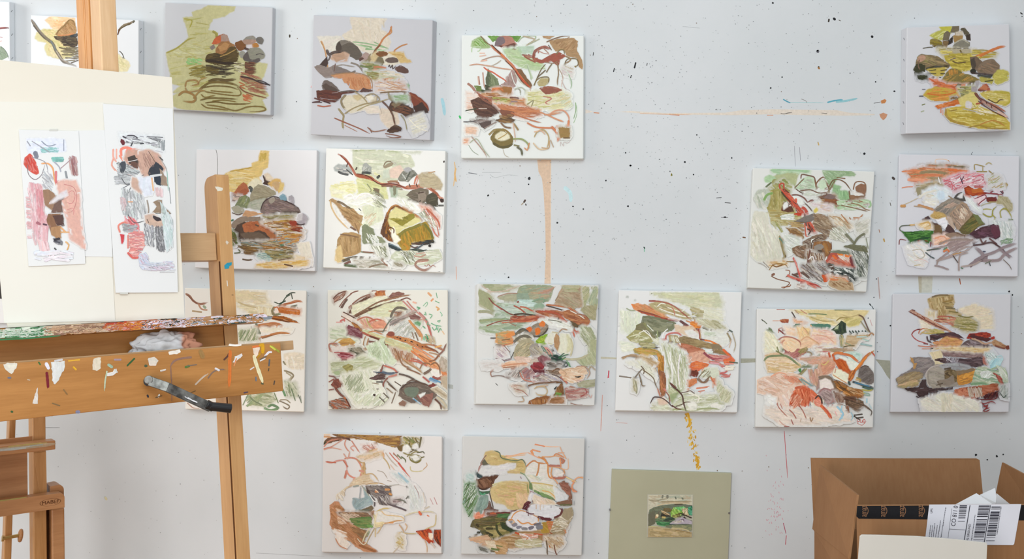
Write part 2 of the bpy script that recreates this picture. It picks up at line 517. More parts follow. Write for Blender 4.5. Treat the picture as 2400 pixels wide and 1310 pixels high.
def wpt(px, py, Y):
    """world point seen at pixel px,py at depth Y"""
    return Vector(((px - HX) / F * Y, Y, EYE + (HY - py) / F * Y))
PAINTINGS = '''
@ river_rocks_yellow_wash|370,0,290|7.5,2.5 121.5,7.8 119.5,122 6,115.5|cdcfd4|4,1|painting on grey canvas of brown rocks over an olive-yellow pool, top row|0.57
f c3bf8f 53,6 82,7 80,11 70,17 58,20 54,28 53,32 58,33 63,35 62,41 75,44 90,60 104,66 116,68 112,80 108,85 112,94 117,101 110,106 115,116 98,121 80,120 50,119 24,115 15,112 16,102 24,97 16,98 24,91 15,88 13,77 9,56 26,48 33,39 31,30 27,19 38,18 36,13 46,10
h b5b06c,c9c596,bdb97e,a9a35a -8 60 1.6 16 28,19 53,16 56,25 54,38 66,60 60,90 30,100 15,85 11,60 26,50 34,38
h c9c79f,bcb77a 15 30 2 12 11,58 40,40 55,50 50,62 20,62
s a39a48 2 9,56 20,51 32,42 40,40
s aaa14a 1.8 28,20 36,22 33,30
s 9b9440 3 58,33 62,36 62,41
h 8fc07a,a5cc90,7fb86a 10 26 1.3 4 32,61 48,62 46,68 28,68
f a9694c 57,46 62,39 69,36 73,37 76,44 70,46 62,47
f c2623c 57,46 61,40 67,38 66,45 60,47
f a88d80 67,38 70,36 74,38 76,44 67,45
f 857a72 55,50 59,47 61,51 57,53
f 9b6f45 61,52 67,44 75,44 82,48 82,54 74,58 62,60
f b58858 64,50 71,45 76,47 73,52 66,55
f 5c4c2c 50,64 52,58 60,56 70,58 76,50 82,49 86,56 84,65 76,69 60,68 51,66
h 3e3426,6e5a30,4a3d22 -12 26 1.4 12 51,60 80,54 84,66 60,68
s a98a50 1.4 66,60 74,57 83,52
s 33271e 3 51,64 60,65 72,67 82,67
g 7a4f2c 82,46 88,43 93,45 94,50 88,54 84,52
g 8f8a80 90,43 95,39 101,38 104,42 100,47 94,47
g a88a7a 90,43 98,42 104,43 99,48 93,47
g 6e6a64 104,41 108,39 112,42 110,47 105,45
g b07a3c 100,47 105,46 107,49 102,51
f cfc9cc 94,48 99,48 99,52 94,51
s 4a2f2a 3 92,51 97,53 101,52
g 96948a 86,57 89,54 93,56 93,60 88,61
g 8b8a7c 94,55 100,51 108,51 113,57 113,61 107,64 98,65 94,60
g 5c5552 90,61 95,55 98,63 108,62 106,66 94,65
s 55504c 1.2 104,58 108,57 112,58
h 3b3026,55442a,2d2420 3 34 1.5 16 50,68 84,69 82,78 70,82 52,76
h 6b5a2c,4c4026 4 20 1.2 18 44,69 66,72 64,82 52,82
h 7d7235,93863f -10 18 1.3 14 34,72 52,70 50,84 36,80
s 9c8c42 1.5 33,73 42,70 50,70
s 92823a 1.4 33,78 42,74 50,74
s 8d7d3a 1.4 34,80 42,78 50,76
h e0d9c0,5a4636 5 16 .9 6 80,64 92,66 90,76 80,76
h 6e4a36,5a3a2c,80523c 6 40 1.6 16 92,66 104,66 104,78 92,78
h 9a6248,7a4a38,a4705a 14 36 1.6 16 88,76 108,80 116,92 116,102 96,96 86,84
s 3a2b30 2 88,81 98,83 110,88 120,90
s 2f2530 1.4 106,85 113,87 119,91
s b8653e 1.4 86,87 92,90 87,91 94,95
h c47048,b5653f 20 14 1.6 7 89,99 101,101 100,108 90,106
s 5d4a26 3 54,86 62,84 72,85 82,84
s 6e5a2a 2.4 44,95 54,88 66,87 80,89 86,92
s 6d5727 1.6 47,93 60,91 76,92 85,95
s 7a6430 1.6 50,97 62,99 78,101 86,101 88,98 84,92
s 836c34 1.6 56,96 66,97 80,98
s 6d5826 1.8 45,106 54,104 68,104 84,105
s 826b33 1.6 46,100 50,103 60,101
s 6b5525 2 50,109 62,108 76,110 94,110 100,108
s 7d6831 1.6 46,110 52,114 62,115 76,117
s 826b36 1.8 52,111 66,113 82,117 96,113 110,113 114,116 108,118 96,118
s 7c6630 1.5 58,107 70,106 84,108
s 9d7d4a 2.2 29,92 31,86 40,85 43,89 34,91
s a98859 1.8 29,93 32,97 42,96 48,93
s 94713e 2.4 22,101 28,97 37,100 40,105 36,108 27,107
s a08048 2 38,104 44,97 50,96
s b4905c 1.3 42,88 46,84 52,82
s 7d4a32 1.6 86,92 92,97 104,101 116,104
@ grey_cascade|715,25,320|8,4 122.5,9 120,124.5 5,119|cbccd2|5,1|painting on grey canvas of stacked rocks and one dark red boulder, top row|0.54
f d8cebd 44,6 78,8 74,13 71,18 78,21 82,30 80,36 64,40 52,38 40,30 36,24 46,17 44,11
h d3c7b2,dfd6c8 80 20 1.6 10 46,8 76,9 76,30 44,28
f ddd8cc 12,25 34,25 40,36 30,40 18,36
f d9d2c0 58,38 90,40 98,48 84,52 60,50
s 8fae84 1.6 46,30 56,31 66,33 80,36
s 7fa274 1.4 52,33 64,35 58,37 74,37
s 89ab80 1.3 66,30 72,33 80,37
s a9c49f 1.2 48,32 70,38 80,37
s b4824a 1.6 15,29 18,35 20,42 21,50 23,58 27,62
s d2a577 1 16,29 20,40 21,52
s c07a45 2 83,15 81,21 75,27 72,32 68,37
s 7a4a2c 2 72,33 68,37 66,40
s c48a52 1.4 82,16 83,21 78,24
s b5783f 1.6 98,32 92,34 86,38 84,41 78,41
g 7a7268 30,34 33,29 42,29 50,35 54,40 56,45 50,46 40,42 34,40 30,38
g 5f564c 34,36 42,31 50,35 54,42 55,46 49,47 42,43 36,41
g 4a4038 30,34 33,30 35,36 33,40 30,38
f c2a28c 24,45 28,40 38,40 42,42 40,48 30,49
f b29178 26,43 36,40 38,46 30,49
s 4c3a32 3 21,38 23,42 28,40 36,39
f 443430 14,52 21,44 22,50 20,55
f 8a7d76 9,54 14,52 21,55 29,52 36,57 46,59 44,61 30,62 20,65 16,62 11,57
f 7a6f6a 26,54 30,53 40,57 46,59 30,62 27,58
s 605450 1.8 21,39 24,44 22,48
s 8f867c 1.4 30,53 36,52 42,53 48,54
s 7f7468 2 44,50 50,52 54,56 56,60
s 6c6058 2 44,60 48,58
s 6d5046 1 29,51 28,58
g a78f88 54,45 58,40 62,42 61,46 56,49
f 8a7a60 58,49 63,41 66,48 70,50 60,52
f 756a50 67,50 70,44 74,45 76,50 72,53
g 5a3e34 52,46 56,45 57,49 53,50
f c9b489 63,44 68,39 70,43 66,50
g 7a4e28 68,41 73,39 78,40 79,43 72,44
f cdb076 80,40 94,40 97,46 102,49 92,50 88,44
s c39c5c 1.4 84,42 94,43 92,46
g 62524a 77,47 82,45 88,46 89,49 84,50 78,49
g 5d4037 86,55 92,53 98,56 99,59 96,60 88,58
s 44332e 1.2 80,54 81,52 82,55 84,52 84,56 87,53
h 8c8c54,6e7a40,a89c6c 4 20 1.4 12 54,50 70,51 76,56 62,58
s 66763c 2 53,53 60,54 66,53
s b8734f 2 66,54 72,54 78,55
h b7b78c,8fa06e,c7bf9c 6 22 1.4 14 57,58 80,60 92,66 80,70 62,66
h 86793e,9a8c55 6 12 1.4 10 58,58 72,60 70,66 60,65
h e2dacb,c4ad88 8 16 1 10 70,56 90,58 98,66 76,62
s c58e68 1.6 72,68 80,65 90,66 97,70
s b9764e 1.5 64,70 70,68 70,74 66,78
s dccdb6 1.2 70,66 84,68 72,72 84,78
s 6f9a66 1.4 86,70 90,72 88,75
s 7da775 1.4 98,69 100,72
h c79c78,e3d3bf,b48057 8 20 1.2 12 66,68 96,68 98,76 68,78
f c08a62 25,62 34,60 46,60 56,62 62,66 64,74 62,76 56,74 50,77 42,74 44,70 38,69 35,65 28,64
h b97d52,c9986f,b5744b 70 24 1.4 6 36,64 60,64 63,73 48,76 42,72
s 9c7a5a 1.3 25,62 38,60 50,60 60,63 64,68 65,78
f 5a3f3a 52,78 56,74 62,76 65,77 60,78
f 6a5e58 16,72 18,67 22,67 27,70 32,75 34,77 24,78 17,76
f 52443c 16,72 20,70 28,74 33,77 22,78
f 5e3428 11,77 20,76 32,78 48,77 50,78 36,80 33,85 28,88 18,86 12,84
h 4b2620,6f3d2c,5a2e28 4 26 1.3 12 11,78 32,78 32,86 14,85
s 3c2224 1.2 7,88 16,88
s 5a2a24 1.8 9,84 20,87 30,87
s 4e2a2a 1.6 8,88 14,87
s 402224 1.4 18,87 24,89
s b4664a 1.6 12,91 18,92 25,91
s 55463c 1.6 34,78 44,77 52,78
f d5cdb8 38,82 56,82 62,88 60,94 44,98 36,92
f c5b48c 46,82 54,81 54,84 50,86
f d7c8b6 70,94 88,96 90,108 82,114 74,106
f d9cfc0 56,92 70,92 72,98 60,98
s 8c7c5a 2.4 39,81 35,86 36,91 39,95
s 95855c 2.2 32,94 35,98 37,101 36,108 37,115
s 998a62 1.6 38,99 46,94 56,90 66,88 72,86
s 9a8c66 1.5 48,78 54,82 58,86 60,89
s 8f8262 1.5 57,84 60,81 66,80 71,84 70,87 60,89
s a0906a 1.3 50,96 60,91 70,88 82,84
s 8e8a6c 1.8 80,78 81,84 84,87
f c9bfa8 60,84 68,83 68,86 62,87
f e2dccc 59,83 63,82 66,84 62,86
s 6e5434 1.6 72,79 82,78 94,78 101,79
g 7a3a26 100,79 105,80 112,85 118,92 118,97 112,96 107,98 104,90 101,86
s 8c4a2c 1.6 101,80 110,86 117,93
f 3c2620 106,92 112,88 118,95 118,98 111,97 106,98
f 4a3428 80,93 84,86 90,88 100,92 104,94 105,98 98,103 92,98 82,96
h 5e4430,3a241c,7a4a30 20 22 1.3 10 82,88 98,92 104,98 98,102 84,95
f 7a6a50 83,90 88,86 92,90 86,93
s 3a2018 3 105,92 107,97 103,99
s e8e4d8 1 94,80 101,83 101,92
h 8aa67c,9cb48c 8 12 1.3 10 84,82 98,81 100,88 86,86
h e0dccb,d6d2be -20 24 1.2 9 98,104 112,98 118,112 104,120
s e6e2d2 1.2 100,104 108,112 118,116
s 5a3624 2 74,87 80,93 84,100 86,108 87,112
g 4f3626 80,114 86,110 92,112 92,115 84,117 79,116
s 3c241a 2.4 80,115 86,113 92,115
s 8c8466 1.4 92,100 96,106 98,115
s 7d4c34 1.2 77,118 84,119 92,121 84,122 78,120
s 8a4f36 1.6 28,103 40,108 52,113 62,118
s a3745c 1 38,110 44,113 50,116
s 8c5f46 1.2 60,112 66,116 78,114
s 7a4a36 1 64,117 62,113
@ fallen_branch_white|1070,75,310|5,3 126,3.5 125.5,125.5 4.5,125|e4e8e6|2,2|white painting with an orange branch across green and rust water, above the vertical tan stripe|.82
f 9cb47c 16,9 24,5 30,10 33,15 24,16 15,14
h 7f9f4e,a9c48c,6f9443 40 24 1.2 9 17,7 27,6 33,14 18,14
s b9cfa6 1.4 15,20 16,15 24,15 22,19 18,18
f 6d9647 31,4 64,4 60,10 56,8 40,8 36,10
h 5a8838,7da85a 20 14 1.6 8 32,4 63,4 58,8 38,9
g b07c6c 39,12 41,6 46,4 54,5 58,10 60,15 50,15 40,14
g 7a6a6e 38,12 41,6 46,5 48,10 44,13 39,14
f 6b4236 40,14 50,13 57,11 60,15 60,18 52,15 44,15
f 7a5a3c 50,16 60,14 61,17 57,19
h b7ccab,a4bf98,cad8c0 5 34 2 14 46,17 74,14 76,20 60,24 48,22
f b4c79e 48,18 60,18 64,24 74,30 84,30 88,36 78,38 62,34 56,30 50,24
h a8c08d,c6d4b4 6 26 1.8 14 50,22 80,26 88,36 62,32
f b7cbb8 62,15 76,14 76,22 66,20
s 9cb08c 1.4 61,10 66,5 78,4 76,9 70,13
s b3a38c 2 66,4 77,7 76,9 68,14
s a4a68c 1.6 82,7 76,10 70,13
h 8f5a4a,a8705c 4 12 1.4 8 64,22 78,23 82,28 68,26
s 8f4f3c 1.8 78,30 70,26 66,23
s 8c4a38 3 76,26 78,19 86,15 92,17
s a05240 2.6 76,27 82,29 92,27 104,23 108,24
f 9a5240 78,26 84,28 94,22 102,20 108,24 102,28 101,34 94,29 82,31
s a86a5c 1.4 81,21 82,16 88,14 94,18
s b98070 1 80,18 86,21 92,22
s a4735e 1 85,15 91,21
f a98862 92,9 100,7 116,6 120,9 119,18 124,28 126,34 124,37 121,34 119,26 110,24 106,18 98,19 94,14
h 9c7a54,b89670 -40 26 1.6 8 94,9 118,8 118,20 106,18
f b08f6c 85,4 97,4 92,7 86,6
s 7c5a3c 1.4 89,10 96,7 106,4 112,4
s a27f5c 1 98,10 106,8 112,5
s 5c4632 1 91,13 94,18
s 7e6e4a 1.6 99,22 102,18 106,18 107,22
s 74633f 1.4 107,32 110,27 119,27 120,33 113,35
s 8c7a48 2 108,32 113,35 119,34
s 8b6f4c 1.6 108,24 113,27 110,30 106,32
h b6a98a,cbb 20 12 1.3 8 104,33 116,36 114,44 104,42
s 6c5a3c 1.2 88,32 84,37 80,45 78,50 76,53
s 6f5f42 1.6 80,45 88,38
s 77684c 1.6 89,40 92,35 95,31
s 8b6f54 1.2 88,30 96,31 100,29
s 8b7355 1.6 100,31 101,40 100,48 100,53
s a6907c 1 101,36 105,44 104,52
f b3a678 80,50 84,46 91,46 91,50 88,53 82,54
s 746336 1.4 77,53 79,48 84,45 91,45 91,50 90,52
s c6cfc4 1.4 104,36 110,40 112,46 113,52
s c9b4ac 1 104,48 108,56 112,58
s 96b08c 1 111,42 114,50 113,56
s d8c4ba 1 106,44 104,54 110,58 114,64
s 8fae84 1.2 118,70 118,78 116,86
s a7bf9e 1 116,90 119,82 119,72
f 77825f 29,48 31,36 34,40 40,46 42,53 34,56 30,55
f 5a6048 29,47 31,38 34,46 32,54 30,58
h 8b9572,6a7553 70 14 1.2 7 32,42 40,48 40,55 32,56
f 45442e 28,52 33,54 36,60 34,62 29,60
f a88e88 43,53 48,50 52,42 54,38 58,40 60,48 58,54 50,56
h b79f98,977b74 -80 16 1.6 8 50,42 58,42 58,54 46,54
f 7c5a3c 58,36 64,37 70,46 75,53 73,56 66,48
h 8d6a48,6a4a30 50 16 1.3 10 60,37 74,54 70,54 60,40
s bcc9ae 1.4 64,36 70,32 73,40 76,48
s a5b493 1.4 70,34 73,42 74,48
s c6c1ae 1.4 58,40 62,48 70,54
s e0e4de 1.2 54,40 57,50 62,56
s 8f8e7e 1.4 56,58 60,56 63,58 63,63
s aeb4a0 1.4 54,62 58,57 64,55 68,58 70,62
s bf6a40 2.6 34,13 38,17 44,22 50,28 56,34 60,40 66,48 74,56
s d07a48 1.4 35,14 40,18 45,23 52,31 58,38
s 5a3a26 1.4 35,13 40,18 44,22
s b5492c 1.6 58,38 64,46 70,52 73,55
s 6b3c28 1.2 48,28 56,36 64,48 70,54
s 80553c 1 24,4 29,10 35,14
s c65a38 1.8 27,35 31,38 36,40 42,44 47,47 50,50
s c79a80 1.6 13,33 20,32 28,33 34,34 44,36 52,37 58,38
s ad8a76 1.4 25,28 34,25 42,24 46,26 52,30
s b7a898 1.2 34,34 40,31 44,28
s e0b8a2 1.4 23,21 28,21
s e2bca8 1.4 23,24 29,23
s dfb29a 1.4 24,29 30,28
s d5b2a0 1.2 21,44 22,52
s a87664 1.4 22,44 23,52
s b98c7a 1.6 26,40 27,50 28,56
s a4705c 2.6 11,51 15,54 18,58 20,62
f 6a7c3e 17,53 24,54 26,58 20,58
s 3e4428 2.6 25,58 32,60 36,62
h c06c3a,9a6a34,d58050 4 30 1.8 14 34,56 54,55 55,60 40,62
f 9a6a3a 44,54 55,55 54,62 48,60
h b07c46,c98a60,8f5c38,d9a684 6 50 1.8 16 14,62 40,60 60,66 78,66 80,74 50,74 28,70
h a9a35c,8c9440,c4bc84 -4 24 1.4 12 34,64 54,66 60,72 44,74
s 6b4234 1.8 53,65 58,65 62,66
s 8f7a7a 1.8 54,69 60,69
h e4c9b8,dcb5a0 4 14 1.6 9 10,60 20,62 16,78 10,76
f 5e4034 14,68 22,65 30,68 38,72 42,80 34,84 24,84 18,80 16,74
h 4a3028,6f4c3c,563830 20 46 1.6 12 15,68 30,66 42,78 38,84 20,82
s 865644 2.2 22,62 28,68 36,72 44,77
s a4604a 1.8 20,60 26,64 34,68 42,74
s e3d3c8 .9 22,76 30,76
s 33402c 1.4 9,78 14,77 20,76
h c9845c,b9744e,dda27e,a86848 8 60 1.6 22 36,70 60,74 80,76 84,82 70,86 50,82
f 80503c 42,78 50,76 56,78 58,82 56,84 46,84
f 5c4632 38,88 44,85 52,84 58,87 56,90 46,90
h 7c5a38,9a7a4c 10 16 1.6 10 42,82 56,82 56,90 42,90
h 7d6c66,5f5048,958680 6 30 1.2 12 12,88 24,86 36,88 34,92 28,96 24,93
s 3d3a3c 1.2 7,89 14,89 20,88
f 5a4a46 22,90 34,88 34,92 28,96 25,94
s 8f7c72 1.4 28,95 34,92 38,90 40,89
s c67c50 1.8 44,76 56,78 66,79 80,78 96,76
s bb7048 1.6 54,80 64,84 76,88 84,90
s c9855c 1.8 60,80 74,78 84,80 90,82 104,80
s d08c66 1.8 90,82 98,86 106,89
s c57446 2 70,90 78,94 88,95 96,95
h dcd6a8,c9c78c,e2ddc0,bcb87c -6 60 1.8 16 70,60 100,56 112,62 112,74 96,78 70,72
f 8f5544 82,56 90,54 104,57 100,60 88,62
s 9f5f4c 2 86,55 96,55 104,58
s b9756a 1.4 86,64 94,66 88,70 92,72
h c7cfae,e2e4cc,d4c090 -30 26 1.3 9 100,60 112,62 116,74 106,78
s 8d8866 1.4 70,72 76,68 74,74
s d09070 1.8 92,82 98,78 106,78 111,84 111,90
s cf8054 2.4 111,88 110,93 104,94 98,94
s cb7a4e 2.8 94,94 98,98 101,104 100,108
h 8f7238,a3864c 86 24 1.6 10 101,94 112,95 112,105 102,104
f 9a7c48 101,95 112,96 112,104 103,105
s 6d5636 1.6 106,105 112,105
h e5c5b0,d9b49c,e2bda2 10 26 1.6 10 9,94 20,95 20,101 9,100
h e4bfa8,d9a284 0 10 1.5 4 7,106 12,106 11,110 7,110
g 7b6c3c 34,104 38,98 46,96 54,101 56,108 52,114 44,115 38,112 35,108
g e0dcc0 39,103 44,99 50,101 52,105 46,107 40,106
s 8f7c48 2.4 32,102 38,97 46,97 50,100
s 5f5634 2.6 36,110 44,114 52,113 56,110
s 8c7440 1.8 46,96 50,98 54,102
s b59a5c 1.3 41,106 48,102 50,100
s 7c5a38 2 44,90 48,94 54,95
s 9a7c48 2 57,91 61,97
s d5b49c 1.4 56,90 58,104 58,109
s 8f9a60 2 56,106 64,106 70,110 72,115
s c58a5c 1.6 72,110 70,117 67,114
s d4c09c 1.6 76,110 82,116 90,116
s b7a06c 1.6 77,104 80,99 86,97 91,103 91,110 89,116
s c5a47c 1.4 92,108 91,115 82,114
s ddb394 1.4 77,99 84,98 88,102
s 5c5a3c 2.2 60,114 64,117 65,122
s 77703f 1.6 57,112 62,113
s a0a898 1 12,112 16,118 22,122
s b08c7c 1.2 15,104 22,112 28,120 30,124
s a3a688 1 13,110 20,106 28,118 33,124
s b7b0a0 1 46,116 48,122 52,124
s b9a288 1.2 93,107 96,114
s c9b8b4 .6 103,113 103,109 106,113 106,109 110,110 113,107
@ boulders_gold_pool|2090,40,300|15.5,10.5 120.5,7 122,116.5 14.5,119.5|cbccd1|-6.5,1.5|painting of grey-brown boulders in a gold pool with orange stick, top right corner|0.69
f b5b146 49,9 62,8.5 61,16 58,17 50,12
f aeac52 39,19 47,15 54,14 52,23 44,22
h c3c46c,9d9c40,d5d3a0 -30 20 1.2 8 40,18 58,12 56,20 46,23
f 6e6450 62,9 69,9 69,15 63,16 60,16
f 57503f 70,12 75,11 79,16 80,20 76,20 73,16
f 3f342c 76,19 80,17 81,24 77,24
f 6c6350 53,17 57,14 60,17 58,24 52,24
f 332c28 57,25 63,19 62,26 58,29
f 9a7c4c 63,19 68,17 73,18 72,24 64,26
f c3b9a8 66,16 72,15 73,18 66,18
f 867a40 39,23 43,22 50,24 54,28 44,29 39,28
f 5f5438 42,30 46,25 52,27 54,31 46,32
h 8d7c2c,6a5a2a 6 18 1.1 7 38,24 50,24 54,30 42,31
f 77603f 52,24 58,25 57,29 53,29
f 7e7a6c 61,31 66,26 74,23 80,26 80,31
s aaa492 1.6 64,27 72,23 79,27
s 3b342a 1.6 61,31 70,32 79,32
s 5a5648 1.4 32,32 38,31 42,31
h b5a343,8f7f33,cabc62,a08c3a 3 60 1.6 13 46,32 62,32 84,34 108,37 106,41 92,42 84,50 60,50 52,40
f a8a088 62,33 80,33 80,38 64,38
s 6b5c34 2 70,34 71,36
s 8c7c30 1.4 83,34 95,34 108,37
s bf6a2c 3 90,40 100,35 110,31 116,30
s c87c3c 1.8 86,40 94,37 102,34
f ad9c3c 54,40 64,38 80,38 82,46 80,54 70,56 60,50 56,46
h c9b95c,97873a,b8a648 4 34 1.6 12 54,40 80,38 84,56 62,54
s 6d5f5e 1.2 60,44 65,42
s 5c4c30 1.6 62,45 67,47 76,46
f 7b6a4c 24,48 26,41 30,38 38,39 46,40 54,45 60,49 58,52 48,50 36,52 32,56 24,54
h 9c8560,8a8350,6a5f44,a98f70 12 44 1.5 9 26,40 44,40 56,48 36,50 26,50
g b08a74 27,41 31,39 35,41 32,45 27,46
f 3a3a26 22,54 25,48 30,48 34,50 34,56 28,57 24,56
s 6f5a48 1.6 28,44 27,50 29,54
s 38341f 2.4 35,53 44,51 52,51 59,50
f b5a24c 36,54 56,52 52,60 44,60
s 44402a 1.2 38,55 45,54
s 4f4a2c 1.4 40,58 45,58
s 55492c 1.6 50,55 56,54
s 4d4528 1.6 50,58 54,58
h 3c4028,2e301e 2 16 1.6 8 25,59 37,59 36,64 27,64
s 3c3a2a 1.4 41,62 50,62
f 80703e 50,66 55,58 60,53 66,53 74,58 82,60 90,65 84,68 66,68 56,69
h 9a8045,6b6236,b08842,77683a -30 34 1.5 9 52,66 60,54 68,54 88,65
h a9783a,b9863e 70 12 1.5 6 58,54 66,53 68,58 58,60
s 4c4226 1.6 51,67 58,69 72,68 88,66
f 6e5d4c 80,41 86,40 93,46 88,52 84,56 81,50
f 4a4138 80,44 84,42 86,50 83,56
g 2e2c26 80,55 84,53 86,57 82,58
f 7c6a58 86,54 90,48 96,44 104,43 110,50 110,54 106,59 90,58
h 93755c,6a5c4a,88715c 20 26 1.4 8 88,52 104,44 109,52 104,58 90,57
s 3a2c28 2 81,57 90,58 100,59 106,60
s 2c3022 2.6 88,60 98,61 106,60
f b5ad55 104,60 108,55 114,54 120,57 119,60 119,64 108,69 102,65
h c3ba62,a49b45 4 18 1.6 10 105,58 119,58 118,64 104,67
f a59c4c 90,62 104,64 102,68 92,66
s 44432c 1.4 95,66 103,65
s b0b0b4 1.4 86,66 88,70
h c06a3c,a9502e,d0794e 6 46 1.6 12 38,63 46,64 56,69 84,69 76,74 70,78 46,74
s bf5f36 1.6 38,63 43,66 46,69
f b9a043 32,80 36,75 44,72 60,74 68,78 60,86 40,85
h c77a3a,b7a04c,cf8c44,a98a34 3 40 1.6 13 34,79 44,73 68,76 66,84 44,86
s c46c30 1.6 36,78 48,80 62,78 70,74
s d09048 1.4 40,84 52,82 66,80
h 5a4a24,7a5a2a -20 16 1.3 7 60,82 70,82 68,88 60,88
f bf6a34 44,91 54,88 62,86 70,84 69,89 60,91 52,93 47,94
h d58850,b35c2c -10 12 1.4 8 46,90 68,86 66,90 48,93
s c9744c 1.2 50,93 50,98
s d59a80 1.2 52,95 52,100
h a3a06a,6a6b3c,8c8450,c9bd70 4 40 1.5 12 66,72 88,70 86,80 72,84
g 9c9498 82,72 86,72 86,76 82,76
g a39ea0 86,66 89,66 88,70 86,70
f cabd74 68,84 80,78 86,78 90,92 86,96 72,94
f 9d5540 88,74 93,69 97,68 100,74 99,76 90,76
f b3704f 90,73 94,69 98,72 97,75
s 6e3f34 1.8 88,75 99,76
f bfae58 90,78 102,76 112,76 120,77 122,82 120,88 116,91 106,88 96,84
h cbbd70,ad9b42,d5c98c 5 34 1.6 12 94,78 119,78 119,87 100,85
s b0a040 1.8 104,77 116,77 121,80 120,87 112,91
s 4f3b24 1.3 98,84 106,88 110,85 115,85
f bba648 56,94 70,92 90,92 100,96 112,100 120,108 120,115 108,114 90,114 72,110 60,107 54,100
h cab85c,b09a3c,d6c880,a58f35 5 90 1.8 18 57,94 92,93 118,106 118,114 90,113 62,107
s a4883a 2.4 55,94 56,102 66,108 78,110
s 9c8238 1.8 78,113 90,111 100,114 118,114
s b07c3c 1.6 90,110 104,106 116,112
s 8c7434 1.4 60,96 66,95
h d9cfae,e0d8c0 10 14 1.4 7 72,90 90,90 108,100 90,100
g c9c4c6 76,87 81,88 80,93 76,92
s b0aaa8 1.2 72,94 82,96 90,98
s 9c4a34 2 86,89 92,88
s 6a3426 3 85,78 88,82 94,88
s a5603e 1.8 100,88 108,92 116,97
s a88070 3 92,86 100,91 108,96
s 5a332a 1.4 88,86 96,92 106,98 119,104
s 5c3328 1.4 90,83 100,89 110,95 116,100
s 4c281e 1 96,87 97,89
s 4c281e 1 101,90 102,93
s c9a898 2.4 108,97 114,100 118,103
s 6a7034 1.4 31,90 34,89
s 9ba38c 1.6 30,97 33,96
s 5b5a66 1 31,74 34,74
s 3c3c48 1.2 28,81 32,81
s a8a040 1 82,88 85,92
@ rocks_yellow_cloud|445,340,310|6.5,4 126,5 124,125 5,121.5|e5e5e8|3,1|white painting of grey and rust rocks under a yellow cloud, partly behind easel post|0.8
f dcc07c 70,6 78,6 77,18 77,22 72,24 70,30 66,34 72,38 70,42 48,42 43,48 36,44 32,34 36,28 44,25 58,23 62,21 62,18 68,16
h e6cf92,cfae62,d8bc74,e3cf9a 8 60 1.7 15 38,27 60,23 70,34 70,40 44,46 34,34
h d0b468,c2a552 80 14 1.8 6 69,8 77,8 76,16 69,16
s c0a04c 1.4 40,26 52,24 62,22
s ead9a8 1.2 40,34 54,32 68,36
g e2dcc0 58,40 64,34 70,36 72,42 64,44
f 4c3a34 72,30 74,29 76,34 80,38 78,40 72,38 74,36
f e3d2bc 74,29 77,28 80,31 84,34 80,36 76,34
f d9b26c 78,38 84,34 89,34 91,40 90,45 84,44
g c9a87c 82,38 88,37 90,42 86,45
f e0c47c 90,38 93,38 92,44 88,47
f ae6847 44,47 48,41 53,37 56,39 59,46 56,49 50,50 44,50
f a05c40 50,46 54,43 59,46 52,50
s 3e4440 3.4 59,42 61,43 61,46
h 5f3e32,d0b8a8,7a5446 6 12 1.3 7 42,49 50,50 49,54 42,56
f a09880 60,49 64,42 68,39 74,40 85,46 85,49 78,52 66,55 60,56
h aaa188,948a70 20 24 1.5 10 62,47 68,40 84,47 78,51 64,54
f 8c846a 60,55 70,52 78,51 76,54 66,56 60,57
f 7d8463 45,60 49,52 55,49 59,52 60,60 56,63 50,61
h 93996f,6f7a58,889060 -60 16 1.5 7 46,58 52,50 58,52 58,61
f aeb0a0 60,57 66,55 75,53 72,59 69,64 62,63 58,61
h b8b8a8,a0a890 -14 10 1.5 8 60,58 74,54 70,62 60,62
f a8a492 41,62 46,60 53,63 54,66 50,68 44,67
s 5d4c40 1.2 42,67 48,69 53,67
f 7d6d68 70,66 72,58 76,53 82,51 90,54 102,58 108,62 110,67 102,66 88,67 80,69 72,68
h 8f7c74,6f5f60,9a8584,76605e 14 46 1.6 10 73,60 82,52 104,60 104,65 74,68
g a39a8c 78,54 83,52 84,55 80,58
s 4c3c3c 1.4 70,65 73,57 78,53 84,51 94,55 104,60 109,65
f 7fa3b4 89,51 92,48 95,50 96,55 90,54
f a8a4aa 98,55 98,51 101,50 103,53 103,58
s 4d3c2c 3 84,68 94,67 104,67 109,66
f c89b74 52,70 55,65 64,66 68,68 64,70 56,71
s caa07c 2 68,68 72,68
f 907f70 41,80 44,75 50,71 60,71 70,71 74,75 66,76 54,76 46,82 41,83
f 55443a 44,86 47,79 54,76 70,77 80,82 84,88 86,92 76,94 60,94 50,92
f b06a45 52,79 56,77 68,75 76,79 82,83 84,89 78,89 74,86 68,84 62,86 54,86
h bd7850,a35c3c 20 16 1.4 8 54,79 68,76 80,84 72,84 58,85
s 5d4a3c 2 65,79 68,80
f 6b5a4c 50,88 60,86 70,87 76,91 70,94 56,94
s 4f3e33 2.2 46,92 60,95 76,94
f aa6c45 76,88 84,88 88,91 80,92
h 8a8455,6a5c30,c9c0a0,9c8c58 2 40 1.3 14 72,70 104,69 106,74 92,76 74,75
h cba24c,e6dcc8,b8843a,a0662c,7c5a30 4 80 1.4 12 70,76 104,74 112,84 112,92 90,94 86,86
h 8c3e28,7a3020,b05c30 10 22 1.5 8 98,75 112,80 112,86 100,84
f 9a3f2c 99,75 106,75 108,80 100,79
f a9a2a8 106,76 107,70 111,67 115,69 117,73 114,79 108,78
f cbc6c8 106,74 108,69 111,68 111,74
s 3c2c2c 1.6 106,78 110,79 114,78
s d6cfc8 1.2 110,84 116,84 114,89
h 6a5436,8c7a50,bfae84,cfc8bc,5a4630,7a9090,b8762c 3 120 1.3 16 50,96 88,94 106,92 110,100 102,108 70,106 52,104
